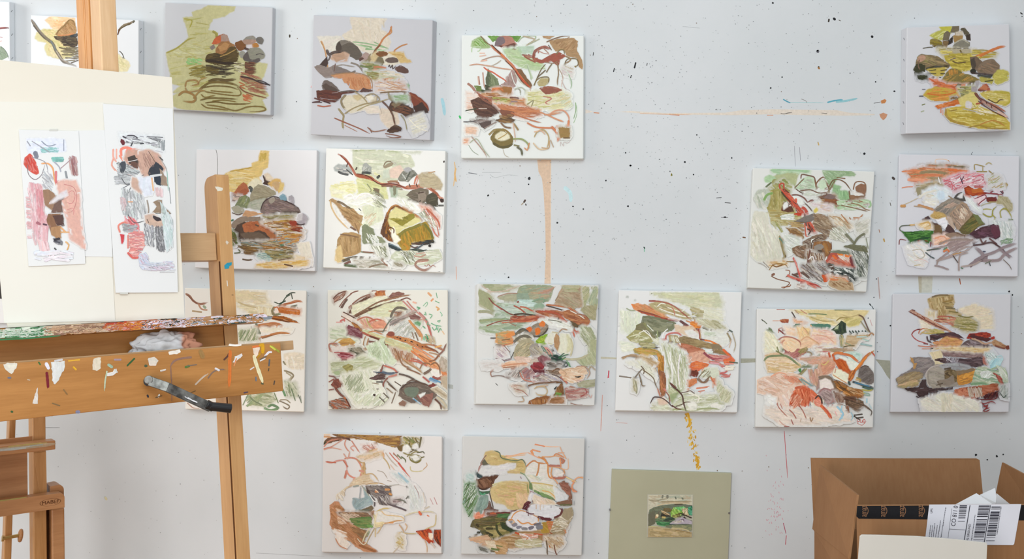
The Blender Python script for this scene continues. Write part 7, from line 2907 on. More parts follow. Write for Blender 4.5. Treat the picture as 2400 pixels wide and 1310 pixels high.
SMALL_LANDSCAPE = '''
@ small_landscape|1500,1150,120|21,10 134,10.5 133,118 20,118|b5b3a3|0,0|x|.7
f b0ae9c 20,10 135,10 133,50 110,40 60,38 30,48 20,54
h a8a694,b8b4a0,98a090,a49880 4 60 4 30 22,12 132,12 130,36 60,36 22,50
s 84806c 3 24,24 40,26 56,22 70,20
s 6c6c60 5 58,11 57,18
s 6c6c60 6 70,11 70,18
s 5c6458 4 90,16 92,20
s 5c6454 4 107,18 110,21
s 908468 4 52,28 80,28 104,28 134,28
s b4a484 3 44,38 64,33 90,31 132,33
f 5f6858 22,60 24,48 36,42 56,37 84,34 112,34 134,37 134,60 80,70 40,80 22,90
h 68705c,545c50,5c5c48 20 60 5 24 24,50 50,40 80,38 60,56 40,76 26,86
h 6c6044,584c30 10 30 4 14 60,46 84,42 82,54 60,52
f 5c5c4c 21,60 38,50 38,84 24,90 21,90
s 5c5048 2 48,62 48,54 54,50
f 33332c 56,54 72,60 78,66 52,66
s b8a07c 3 54,51 64,55 76,62
s a88c64 2 56,55 70,62
s 4c4438 3 88,35 110,34
f a88868 40,62 46,61 46,66 42,72 39,70
g d4c4a0 41,61 46,61 46,65 42,65
f b89c58 56,66 64,66 66,72 63,76 57,75
f b4a468 57,66 63,67 62,70 57,70
f 5c6c50 40,70 56,72 70,70 80,66 90,72 80,80 60,80 40,78
h 6c8460,4c5c48,385040 4 60 2.4 12 40,70 90,68 96,80 44,86
h 3c7044,2c5c3c,589060 10 90 3 12 40,78 66,80 90,82 96,92 70,92 44,86
h 2c3830 6 30 2 9 56,76 80,66 90,72 78,80
h 7ca444,94b45c,5c8834,a8c078 60 160 3 10 78,56 86,42 110,41 118,46 106,62 90,68 80,66
h 4c9850,68ac5c,8cc08c 50 90 3 9 86,42 110,40 120,46 112,54
h b8b088,9c8c6c,c8b89c,6c5c3c -60 70 2.4 9 104,46 124,42 126,60 116,66
h 2c7c58,4c9878,84b8a0,1c5c40 40 80 3 9 122,42 134,38 133,62 124,60
h 4c4424,a8b068 30 40 2.4 8 82,62 104,56 100,66 84,70
s 302820 3 100,56 110,60 120,64 132,70
s 2c2420 4 112,66 118,74 124,77 132,76
s 3c3028 2.4 118,62 124,66 132,68
f 9c94a0 96,72 108,68 116,72 132,78 132,84 76,84 80,80
h b4b0b0,a8a090,847c80 -10 40 2.4 9 80,80 104,70 112,78 90,84
s 5c3834 2 96,66 104,66
s 5c4850 2 104,74 110,72 112,78
s 34403c 2.6 74,85 90,86 110,85 132,86
f 646c54 64,88 90,86 132,86 132,96 110,94 84,94 66,92
h 6c7458,848464 4 30 3 14 70,88 132,87 132,104 124,98 84,94
s a8a078 4 22,91 40,91 60,95 78,96
s a89c78 4 80,95 100,96 120,100 130,108
f 9c8c6c 21,94 44,92 70,97 90,98 132,106 132,118 20,118
h a8946c,94845f,b0a080,8c7c58 6 70 4 26 24,96 80,98 132,108 132,116 24,116
s 84704c 3 90,100 110,103 132,108
'''
# ---------------------------------------------------------------- room
m_wall, nt, b = new_mat('painted_wall', 0.75, 0.2)
v = coords(nt)
n1 = noise(nt, v, 3.0, 5, 0.6)
n2 = noise(nt, v, 90, 3, 0.6)
nt.links.new(ramp(nt, n1, [(0.35, (0.645, 0.68, 0.705)), (0.65, (0.685, 0.715, 0.742))]), b.inputs['Base Color'])
bump(nt, b, n2, 0.15)
m_floor = mat_wood('wood_floor', (0.30, 0.17, 0.09), (0.46, 0.29, 0.16), 'x', 0.5)
w = MB(); w.box(-3.2, 3.2, D, D + 0.12, 0, 2.9)
wall = tag(w.build('wall_back', m_wall), kind='structure')
w = MB(); w.box(-3.2, 3.2, -3.2, D, -0.1, 0)
tag(w.build('floor', m_floor), kind='structure')
w = MB(); w.box(-3.32, -3.2, -3.2, D + 0.12, 0, 2.9)
m_plain = mat_noise('plain_wall', (0.55, 0.56, 0.57), (0.60, 0.61, 0.62), nscale=3)
tag(w.build('wall_left', m_plain), kind='structure')
w = MB(); w.box(3.2, 3.32, -3.2, D + 0.12, 0, 2.9)
tag(w.build('wall_right', m_plain), kind='structure')

# ---------------------------------------------------------------- stretched canvases
m_canvas, nt, b = new_mat('primed_canvas', 0.7, 0.15)
oi = node(nt, 'ShaderNodeObjectInfo')
v = coords(nt)
n = noise(nt, v, 14, 3)
mr = node(nt, 'ShaderNodeMapRange')
mr.inputs['To Min'].default_value = 0.97
mr.inputs['To Max'].default_value = 1.03
nt.links.new(n, mr.inputs[0])
mm = node(nt, 'ShaderNodeVectorMath', operation='SCALE')
nt.links.new(oi.outputs['Color'], mm.inputs[0])
nt.links.new(mr.outputs[0], mm.inputs['Scale'])
nt.links.new(mm.outputs[0], b.inputs['Base Color'])
wv = node(nt, 'ShaderNodeTexWave')
wv.inputs['Scale'].default_value = 700
nt.links.new(v, wv.inputs['Vector'])
bump(nt, b, wv.outputs[0], 0.04, 0.0003)
m_staple, _, b = new_mat('staple_metal', 0.35, 0.5)
b.inputs['Base Color'].default_value = (0.3, 0.31, 0.33, 1)
b.inputs['Metallic'].default_value = 0.8

THICK = {'boulders_gold_pool': 0.042, 'twig_canvas': 0.036, 'red_twig_canvas': 0.036, 'grey_cascade': 0.03}
def canvas(block, idx):
    lines = block.strip().split('\n')
    head = lines[0].split('|')
    x0, y0, S = map(float, head[1].split(','))
    sc = S / 131.0
    quad = [tuple(map(float, q.split(','))) for q in head[2].split()]
    B = hx(head[3].strip())
    dx, dy = map(float, head[4].split(','))
    label, wa = head[5], float(head[6])
    name = head[0][1:].strip()
    th = THICK.get(name, 0.022)
    Y = D - th
    gain = wa / lum(B)
    pt = lambda u, v: wpt(x0 + u * sc, y0 + v * sc, Y)
    tl, tr, br, bl = [pt(*q) for q in quad]
    base = Vector(((bl.x + br.x) / 2, D, min(bl.z, br.z)))
    root = empty('canvas_painting', base, label, 'painting', 'unframed canvas paintings on the studio wall')
    sh = Vector((dx * sc / F * D, th, -dy * sc / F * D))
    # the edge seen beside the front is the canvas side: shift the back by perspective plus a small skew
    cx, cz = (tl.x + tr.x) / 2, (tl.z + bl.z) / 2 - EYE
    sh.x -= (-cx / Y * th) * 0.0
    sk = Vector((dx * sc / F * D + cx * th / Y, 0, -dy * sc / F * D + cz * th / Y))
    back = [p + Vector((0, th - 0.0005, 0)) + Vector((sk.x, 0, sk.z)) * 0.9 for p in (bl, br, tr, tl)]
    m = MB()
    m.quadbox([p - base for p in (bl, br, tr, tl)] + [p - base for p in back])
    o = m.build('stretched_canvas', m_canvas, root, bevel=0.0018)
    o.color = tuple(min(0.93, c * gain) for c in B) + (1,)
    P = Paint(lambda u, v: pt(u, v) - base, (0, -1, 0), gain, 11 + idx, quad, base=tuple(min(0.93, c * gain) for c in B))
    P.run(lines[1:])
    P.build('painted_picture', root)
    if name in ('twig_canvas', 'red_twig_canvas'):
        for k in range(5):
            t = 0.08 + k * 0.21
            p = (tr + (br - tr) * t)
            q = (back[2] + (back[1] - back[2]) * t)
            c = (p * 0.6 + q * 0.4) - base + Vector((0.0006, 0, 0))
            s_ = MB(); s_.rod(c + Vector((0, -0.004, -0.003)), c + Vector((0, 0.004, 0.003)), 0.0007, 6)
            s_.build('staple', m_staple, root)
    if name == 'boulders_gold_pool':
        for k in range(5):
            t = 0.1 + k * 0.2
            p = tl + (bl - tl) * t
            q = back[3] + (back[0] - back[3]) * t
            c = (p * 0.55 + q * 0.45) - base - Vector((0.0006, 0, 0))
            s_ = MB(); s_.rod(c + Vector((0, -0.003, -0.003)), c + Vector((0, 0.003, 0.003)), 0.0007, 6)
            s_.build('staple', m_staple, root)
    return root
for i, blk in enumerate(PAINTINGS.split('@')[1:]):
    canvas('@' + blk, i)
# ---------------------------------------------------------------- marks on the wall
def wall_paint():
    P = Paint(lambda u, v: wpt(u, v, D), (0, -1, 0), 0.70 / lum(hx('d2d7d8')), 5, base=None)
    Paint_cell = P.CELL
    P.CELL = 6.0
    r = random.Random(7)
    S = lambda c, w, pts: P.stroke(pts, w, P.colour(c), bristles=False, step=4)
    K = lambda c, pts: P.fill(pts, P.colour(c), False, 0, False, False)
    # vertical tan stripe, horizontal tan band, grey-green seam pieces
    K('d6bca4', [(1259, 372), (1291, 372), (1290, 420), (1290, 520), (1290, 665), (1276, 665), (1279, 600), (1278, 520), (1274, 450), (1270, 418), (1262, 402)])
    K('dccab8', [(1290, 372), (1292, 372), (1291, 665), (1290, 665)])
    K('dcd2c6', [(1450, 262), (1480, 260), (1560, 265), (1700, 264), (1740, 258), (1810, 256), (1900, 257), (1960, 258), (1990, 264), (2050, 267), (2050, 270), (1980, 271), (1900, 270), (1800, 268), (1720, 270), (1600, 269), (1520, 267)])
    K('e0d6cc', [(1372, 256), (1392, 262), (1372, 266)])
    S('c98a64', 2.2, [(1392, 264), (1404, 265)])
    S('bf6c48', 2.2, [(1568, 268), (1592, 270)])
    S('d8ac8c', 1.8, [(1500, 266), (1560, 268), (1620, 269)])
    S('cf8a5c', 1.8, [(1798, 270), (1812, 270)])
    S('2c2a2c', 1.8, [(1830, 266), (1838, 267), (1846, 265), (1856, 264)])
    S('4c4844', 1.4, [(1926, 265), (1938, 266)])
    K('c48450', [(2064, 236), (2074, 232), (2078, 236), (2074, 242), (2066, 243)])
    S('5c5c5c', 1.6, [(2048, 242), (2064, 239)])
    K('c49070', [(2061, 268), (2070, 264), (2080, 268), (2077, 276), (2070, 282), (2064, 276)])
    S('58a0b4', 3, [(1836, 233), (1845, 238), (1852, 241)])
    S('5ca4b8', 4, [(1940, 240), (1955, 236), (1974, 234)])
    S('94c4cc', 5, [(1960, 239), (1985, 236), (2008, 231)])
    S('a8ccd0', 2, [(1852, 240), (1880, 240), (1930, 241)])
    S('84807c', 1.4, [(1878, 232), (1888, 236), (1891, 241)])
    K('a8a898', [(1736, 840), (1772, 840), (1772, 849), (1736, 851)])
    K('c4c0ac', [(1408, 836), (1446, 838), (1446, 842), (1408, 841)])
    K('a4a494', [(2052, 842), (2086, 845), (2086, 890), (2078, 880), (2066, 860)])
    K('c8c8bc', [(2152, 648), (2186, 648), (2184, 686), (2154, 686)])
    K('bab4a0', [(2152, 648), (2160, 648), (2160, 686), (2154, 686)])
    K('b4b8b4', [(1050, 900), (1062, 902), (1062, 912), (1051, 910)])
    # gold paint trickle under the reed painting
    g = random.Random(3)
    for _ in range(110):
        t = g.random()
        x = 1612 + t * 24 + g.gauss(0, 4.5)
        y = 966 + t * 130
        S(g.choice(['d8ac3c', 'e0b850', 'c89830', 'e4c878']), g.uniform(1.5, 4), [(x, y), (x + g.uniform(-3, 3), y + g.uniform(2, 6))])
    S('d8a830', 5, [(1612, 968), (1616, 984), (1615, 1000)])
    S('d4a030', 5, [(1632, 1070), (1636, 1084), (1633, 1096)])
    # paint dashes, drips and smears
    for c, w, pts in [
        ('1c1c20', 4, [(1490, 147), (1487, 159)]), ('24242c', 2.5, [(1440, 160), (1438, 168)]), ('1c1c20', 3, [(1480, 177), (1478, 182)]),
        ('2c2c30', 2, [(1517, 148), (1516, 154)]), ('222', 2, [(1391, 123), (1390, 130)]), ('1a1a1e', 6, [(1954, 43), (1957, 46)]),
        ('3c342c', 4, [(1943, 45), (1942, 51)]), ('5c5448', 2, [(1966, 47), (1970, 49)]), ('a07038', 5, [(1918, 158), (1920, 161)]),
        ('3c3428', 3, [(1918, 156), (1920, 157)]), ('181818', 6, [(2043, 85), (2045, 87)]), ('4c3c34', 5, [(1228, 474), (1231, 469)]),
        ('a89c88', 3, [(1222, 480), (1226, 476)]), ('202020', 4, [(1143, 459), (1145, 457)]), ('302c2c', 3, [(1232, 478), (1233, 481)]),
        ('1c3c30', 3, [(1509, 579), (1511, 582)]), ('58b48c', 2, [(1510, 583), (1510, 590)]), ('28262a', 4, [(1697, 509), (1701, 509)]),
        ('3c3a3c', 1.6, [(1690, 509), (1706, 510)]), ('303030', 2, [(1699, 475), (1712, 476)]), ('484848', 1.5, [(1679, 464), (1691, 463)]),
        ('b08c40', 3, [(1574, 407), (1573, 412)]), ('5c6a2c', 3, [(1574, 408), (1575, 411)]), ('c8a868', 3, [(1917, 333), (1919, 340)]),
        ('6c4c34', 3, [(1741, 556), (1747, 557)]), ('b06040', 2.5, [(2249, 653), (2251, 666)]), ('8c4a34', 2, [(2250, 655), (2250, 662)]),
        ('a8704c', 2, [(2060, 538), (2062, 545)]), ('c4a060', 4, [(2071, 560), (2073, 566)]), ('e0b06c', 4, [(1068, 395), (1066, 410), (1069, 425)]),
        ('e0b87c', 2.5, [(1065, 380), (1067, 400), (1063, 436)]), ('dca890', 2, [(1069, 625), (1070, 655)]), ('3cb060', 5, [(1077, 272), (1079, 277)]),
        ('a8d4e0', 8, [(1036, 232), (1040, 250), (1042, 268)]), ('c4e0e6', 10, [(1324, 440), (1336, 452), (1338, 470)]), ('e0b8bc', 6, [(730, 204), (738, 199)]),
        ('c84858', 3, [(1427, 869), (1426, 885)]), ('d08890', 2, [(1425, 880), (1424, 886)]), ('2c3c44', 2, [(2043, 717), (2047, 724)]),
        ('303838', 3, [(2038, 712), (2041, 716)]), ('202428', 3, [(1779, 861), (1782, 865)]), ('c86870', 2, [(1838, 1010), (1846, 1120)]),
        ('d8aca8', 1.5, [(1444, 990), (1470, 992)]), ('b8506c', 2, [(1836, 1226), (1842, 1250)]), ('c05060', 2, [(1843, 1255), (1841, 1276)]),
        ('d0a49c', 2.4, [(1412, 926), (1408, 1010)]), ('8c8c94', 1.2, [(1862, 342), (1864, 390)]), ('8c8c94', 1.2, [(1874, 345), (1876, 376)]),
        ('5c5650', 2, [(2086, 475), (2088, 482)]), ('4c4440', 6, [(2092, 416), (2096, 420)]), ('a8acb0', 1, [(1600, 62), (1640, 66)]),
        ('74787c', 1.2, [(100, 1002), (140, 1002)]), ('9ca0a4', 1, [(1130, 404), (1175, 404)]), ('303030', 3, [(2392, 30), (2396, 33)]),
        ('b8a4a0', 3, [(2058, 650), (2062, 700)]), ('70747c', 2, [(1098, 405), (1118, 408)]),
        ('a0a4a8', 1, [(600, 1296), (760, 1304)]), ('b0b4b8', 1, [(1148, 408), (1160, 416), (1190, 410), (1215, 412)]),
        ('3c3428', 4, [(679, 82), (679, 87)]), ('c8ccc8', 7, [(246, 1165), (249, 1170)]), ('d8d0a8', 5, [(247, 1166), (250, 1171)])]:
        S(c, w, pts)
    for _ in range(60):
        x, y = r.gauss(1818, 12), r.gauss(1180, 45)
        S('d49aa8', 1.4, [(x, y), (x + r.uniform(-2, 2), y + r.uniform(1, 5))])
    # spatter
    def dot(x, y, rad, c):
        k = 3
        base = len(P.v)
        n = 6
        for i in range(n):
            t = 2 * math.pi * i / n
            P.v.append(tuple(wpt(x + rad * math.cos(t) * r.uniform(.7, 1.2), y + rad * math.sin(t) * r.uniform(.7, 1.2), D) + Vector((0, -0.0004, 0))))
            P.c.append(c)
        P.f.append(tuple(base + i for i in reversed(range(n))))
    for _ in range(2600):
        if r.random() < 0.55:
            x, y = r.gauss(1480, 330), r.gauss(330, 260)
        else:
            x, y = r.uniform(0, 2400), r.uniform(0, 1310)
        if not (0 < x < 2450 and -20 < y < 1330): continue
        c = P.colour(r.choice(['a8acb0', 'b0b4b6', 'a0a4a6', 'b8bcbe', '8c9094']))
        dot(x, y, r.choice([0.7, 0.8, 0.9, 1.1, 1.3]), c)
    for _ in range(170):
        x, y = r.uniform(640, 2400), r.uniform(0, 1310)
        dot(x, y, r.uniform(0.9, 1.5), P.colour(r.choice(['44484c', '2c3034', '5c6064', '74583c'])))
    for x, y, rad in [(1633, 316, 2), (1715, 370, 2), (2026, 360, 3), (1605, 380, 2.4), (1478, 388, 2.4), (1477, 388, 2), (1625, 409, 2), (1472, 483, 2.6),
                      (1306, 522, 2.6), (1343, 484, 2), (1367, 490, 1.8), (1420, 423, 2.2), (1466, 358, 2), (1806, 206, 2.2), (1833, 181, 1.8),
                      (1811, 7, 2.6), (2052, 192, 2), (2096, 214, 2.6), (2287, 1066, 3), (2314, 1077, 2), (2336, 1069, 3), (2351, 1065, 2), (2365, 683, 2.6), (2373, 691, 2),
                      (2087, 763, 2), (1239, 432, 2), (1240, 418, 4), (1192, 650, 2.4)]:
        dot(x, y, rad, P.colour('24262a'))
    dot(1917, 120, 4, P.colour('6c6c74'))
    dot(1916, 119, 2.4, P.colour('e4e6ea'))
    me_o = P.build('paint_marks', wall)
    me_o['label'] = 'spatter, tan stripes and paint drips on the wall'
    me_o['kind'] = 'structure'
wall_paint()

# ---------------------------------------------------------------- wood and other materials
W_HONEY = [(0.50, 0.27, 0.10), (0.66, 0.38, 0.16)]
m_wx = mat_wood('honey_wood_across', (0.38, 0.165, 0.042), (0.53, 0.25, 0.075), 'x')
m_wz = mat_wood('honey_wood_upright', (0.40, 0.19, 0.06), (0.56, 0.30, 0.12), 'z')
m_wz2 = mat_wood('honey_wood_post', (0.50, 0.27, 0.105), (0.63, 0.37, 0.165), 'z')
m_pale = mat_wood('pale_beech', (0.46, 0.28, 0.14), (0.57, 0.37, 0.20), 'x')
m_palez = mat_wood('pale_beech_upright', (0.62, 0.38, 0.19), (0.76, 0.52, 0.31), 'z')
m_red = mat_wood('reddish_wood', (0.36, 0.165, 0.065), (0.49, 0.25, 0.11), 'x')
m_blk, _, b = new_mat('black_rubber', 0.35, 0.5)
b.inputs['Base Color'].default_value = (0.012, 0.012, 0.014, 1)
m_steel, nt, b = new_mat('worn_steel', 0.32, 0.5)
b.inputs['Metallic'].default_value = 0.85
nt.links.new(ramp(nt, noise(nt, coords(nt), 60, 4), [(0.35, (0.07, 0.065, 0.06)), (0.65, (0.24, 0.235, 0.22))]), b.inputs['Base Color'])
m_brass, _, b = new_mat('brass', 0.3, 0.5)
b.inputs['Base Color'].default_value = (0.55, 0.38, 0.14, 1)
b.inputs['Metallic'].default_value = 0.9

class Frame:
    """easel frame: x along the easel, y away from the viewer, z up the leaning face"""
    def __init__(s, px, py, depth, vpx, lean):
        b = Vector(((vpx - HX) / F, 1, 0)).normalized()
        n0 = Vector((b.y, -b.x, 0))
        up = Vector((0, 0, 1)) * math.cos(lean) - n0 * math.sin(lean)
        nn = n0 * math.cos(lean) + Vector((0, 0, 1)) * math.sin(lean)
        p = wpt(px, py, depth)
        # origin: slide down the leaning face to the floor
        s.o = p - up * (p.z / up.z)
        s.X, s.Z, s.Y = b, up, -nn
        s.m = Matrix(((b.x, s.Y.x, up.x, s.o.x), (b.y, s.Y.y, up.y, s.o.y), (b.z, s.Y.z, up.z, s.o.z), (0, 0, 0, 1)))
        s.inv = s.m.inverted()
        s.eye = Vector((0, 0, EYE))
    def loc(s, px, py, w):
        """frame coordinates of the point seen at px,py on the plane y = w"""
        d = Vector(((px - HX) / F, 1, (HY - py) / F))
        t = ((s.o - s.eye).dot(s.Y) + w) / d.dot(s.Y)
        return s.inv @ (s.eye + d * t)
    def slab(s, mb, pts, w, th):
        q = [s.loc(px, py, w) for px, py in pts]
        mb.prism([tuple(p) for p in q], (0, th, 0))
    def floor_z(s, x, y):
        """z at which a point x,y of the frame meets the floor"""
        return -(s.o.z + s.X.z * x + s.Y.z * y) / s.Z.z

# ================================================================ large easel
A = Frame(0, 985, 1.65, 4080, math.radians(7.5))
easel = empty('studio_easel', None, 'large honey-coloured wooden easel with a paint-crusted tray, carrying the cream drawing board', 'easel', mat=A.m)

def seg_box(mb, fr, px0, px1, pyref, w, th, z0, z1):
    x0, x1 = fr.loc(px0, pyref, w).x, fr.loc(px1, pyref, w).x
    mb.box(x0, x1, w, w + th, z0, z1)
    return x0, x1
# right-hand post
zt = A.loc(518, 408, 0.085).z
px0, px1 = A.loc(524, 728, 0.085).x, A.loc(554, 728, 0.085).x
def post(x0, x1, y0, y1, zt, r, name='post', mat=None):
    m = MB()
    zb = A.floor_z(x0, y0) + 0.02
    # rounded top seen in the side profile and the front
    prof = [(y0, zb), (y1, zb)]
    for k in range(7):
        t = math.pi / 2 * k / 6
        prof.append((y1 - r + r * math.cos(t), zt - r + r * math.sin(t)))
    for k in range(4):
        t = math.pi / 2 + math.pi / 2 * k / 3
        prof.append((y0 + r * .25 + r * .25 * math.cos(t), zt - r * .25 + r * .25 * math.sin(t)))
    m.prism([(x0, y, z) for y, z in prof], (x1 - x0, 0, 0))
    return m.build(name, mat or m_wz2, easel, bevel=0.003)
post(px0, px1, 0.085, 0.145, zt, 0.022)
# groove along the inner edge of the post
g = MB()
zg = A.loc(520, 612, 0.085).z
g.box(px0 - 0.0012, px0 + 0.001, 0.0885, 0.0925, 0.1, zg)
m_groove_gap, _, b = new_mat('dark_groove_gap', 0.8, 0.1)  # dark colour shared by the groove and the small easel's shaded gap
b.inputs['Base Color'].default_value = (0.10, 0.04, 0.015, 1)
g.build('groove', m_groove_gap, easel)
lx = A.loc(-260, 900, 0.085).x
post(lx - 0.03, lx, 0.085, 0.145, zt, 0.022)
# feet and a floor rail
for (fx, ) in ((px0,), (lx - 0.03,)):
    m = MB()
    zf = A.floor_z(fx, 0.1)
    m.box(fx - 0.01, fx + 0.04, -0.28, 0.32, zf + 0.07, zf + 0.12)
    f_ = m.build('foot', m_wx, easel, bevel=0.004)
# block (end of the upper cross bar)
m = MB()
q0, q1 = A.loc(424, 580, 0.098), A.loc(503, 546, 0.098)
q2 = A.loc(505, 610, 0.098)
xl = A.loc(-240, 600, 0.098).x
m.box(q0.x, px0 - 0.002, 0.098, 0.128, q2.z, q1.z)
m.build('cross_bar_end', m_pale, easel, bevel=0.0012)
# back panel between the posts
m = MB()
pz1, pz0 = A.loc(300, 752, 0.088).z, A.loc(300, 880, 0.088).z
m.box(A.loc(-300, 850, 0.088).x, px0 - 0.001, 0.088, 0.10, pz0, pz1)
m.build('back_panel', m_wx, easel, bevel=0.001)
# upper tray
T0 = 0.030
tr_pts = [(-320, 803 - 0.0), (618, 754), (618, 735), (-320, 780)]
tq = [A.loc(x, y, T0) for x, y in tr_pts]
tz0 = sum(A.loc(x, y, T0).z for x, y in ((0, 795), (618, 754))) / 2
tz1 = sum(A.loc(x, y, T0).z for x, y in ((0, 771), (618, 735))) / 2
txl, txr = A.loc(-320, 800, T0).x, A.loc(617, 745, T0).x
m = MB()
m.box(txl, txr, T0, 0.083, tz0, tz1)
tray = m.build('upper_tray', m_wx, easel, bevel=0.0015)
# lower shelf rail: wide front board, pale strip behind, shelf bottom
fz1 = sum(A.loc(x, y, 0).z for x, y in ((0, 849), (656, 806.5))) / 2
fz0 = sum(A.loc(x, y, 0).z for x, y in ((0, 991), (665, 914))) / 2
fxl, fxr = A.loc(-330, 900, 0).x, A.loc(661, 860, 0).x
m = MB()
m.box(fxl, fxr, 0.0, 0.014, fz0, fz1)
front = m.build('front_board', m_wx, easel, bevel=0.0012)
sz1 = fz1 + 0.003
m = MB()
m.box(fxl, A.loc(688, 805, 0.0145).x, 0.0145, 0.034, sz1 - 0.018, sz1)
m.build('pale_strip', m_pale, easel, bevel=0.0012)
m = MB()
m.box(fxl, px0 - 0.002, 0.0145, 0.087, sz1 - 0.030, sz1 - 0.024)
m.build('shelf_bottom', m_wx, easel)
# masts above the board
mx0, mx1 = A.loc(241, 160, 0.062).x, A.loc(281, 165, 0.062).x
zlow = A.loc(200, 745, 0.1).z
m = MB()
m.box(mx0, mx1, 0.066, 0.118, tz1 + 0.02, 2.35)
m.build('sliding_mast', m_palez, easel, bevel=0.002)
gx1 = mx0 + 0.004
m = MB()
zb = fz0 + 0.03
m.box(gx1, gx1 + 0.022, 0.126, 0.20, zb, 2.30)
for a, c in ((0.1275, 0.1475), (0.151, 0.1565), (0.160, 0.1985)):
    m.box(gx1 - 0.004, gx1, a, c, zb, 2.30)
m.build('grooved_mast', mat_wood('amber_mast', (0.56, 0.24, 0.07), (0.70, 0.36, 0.13), 'z'), easel, bevel=0.0008)
# paint on the tray, the board and the post
def easel_paint(name, parent_part, lines, w, crop, seed, gain, topz=None):
    x0, y0, S = crop
    sc = S / 131.0
    P = Paint(lambda u, v: A.loc(x0 + u * sc, y0 + v * sc, w), (0, -1, 0), gain, seed, lift=0.0004)
    P.run(lines.strip().split('\n'))
    o = P.build(name, parent_part)
    o['kind'] = 'stuff'
    return o
FRONT = '''
f d8d4c8 3,53 6,51.5 14,52 13,56 9,60.5 4,57
f d4d6d4 41,51 52,50 52,56 48,63 46,67 44,69 42,66 42,58
s c8c8cc 2 44,50 50,49
s e4e0ec 3 37,52 38,54 39,56
s 74202c 2.4 37.5,59.5 38,64 38.6,71.5
f d6cfc8 30,71 28,78 26,84 30,84.5 30.6,78
s e0ac30 2 59,55 61,57
s dcae3c 1.4 55,50 64,49
s 3a6a38 1.4 31,51 32.3,53
f d9cfbc 75,48 81,47 81,56 78,58 74,57
s 9cb49c 2.4 87,53 90,55
s e0ddda 3 86,61 91,60 93,57
s b8c4a8 1.4 86,58 84.5,66 84,74
s c8c8c0 2 92,57 94,59
s 2f5a34 1.6 108,48 105,51 102,54
s a08c98 2 92,49 97,49
f dad0c4 119,48 124,47 127,50 125,53 120,53.5
s 4c5840 2.2 116.5,54 117.8,54
s 8c6a5c 2 154,47 146,48 140,50 137,54
s 94705c 1.2 137,54 137.5,62 138,70 138,82
f ece6dc 135,43 144,40.5 145,43 142,44.6 136,45
s 5c7a3c 2.2 149,55 152,54
s 7a6c64 1 150,54 158,53
s d8d0c8 1.6 129,58 133,57
s c8b8a4 1.6 157,69 162,64 167,60
s 80685c 1.3 167,64 171,59 176,57 181,57
s e0dcdc 2 173,56 176,57.6
f e4e0e0 187,51 189,46.5 194,44 195,46 192,48 189,51
s 5a3c34 1.8 180,49 183,46 184,44
s d87838 2.8 185,42 184.6,50 184.6,60 184,71
s d88c58 1.4 190,48 188,54
s f0ece6 2 184,37 189,37.5 194,37
f ecd8c4 203,39 209,39 207,46 205,48
s e4dcb4 3 204,46 206,53 208.5,60 211,67
s 4c4c30 1.6 210,68 211.5,68.5
s d87840 2 203,39 208,38
s d8a428 3 209,38 211,37 211,44
s c08c2c 2 207,47 209,44
s a09c40 2 218,38 222,41 225,43
s d8d85c 1.6 217,38 221,41
s e8e0e4 2 213,46 216,43 218,43
s 6c5c4c 1.4 209,49 214,46
s e8e4e4 1.2 209,50 213,48
s dcd8d8 1.2 201,57 204,55
s 5c6068 1.4 216.5,49 216,54
s 5c4c3c 1 216,56 215.6,58
s 6c7480 1.4 205.5,63 205.7,66
s 4c4440 1.2 220.6,66 220,69
s e4e0dc 1.6 127,79 128,77
s 6c5840 1 125,79.5 130,78
s 38343a 1.8 118.4,77.5 119,79
s 7c7c98 3 61.5,91 63.5,91
s 3c5c34 2 9,90.6 10,91
s 6c6c78 2 6.5,63.5 8.5,63.5
s 7c6444 1.2 42,84 48,86
s 8c6c44 1.2 51,73 54,77
s 7c5c38 1 150,77 157,74
s c8b49c 1 22,65 24,65.4
s 5c4c5c 1.4 196,75.6 199,75
s a07c4c 4 161,42 163,47
'''
easel_paint('paint_smears', front, FRONT, 0.0, (0, 700, 382.08), 21, 1.05)
r = random.Random(12)
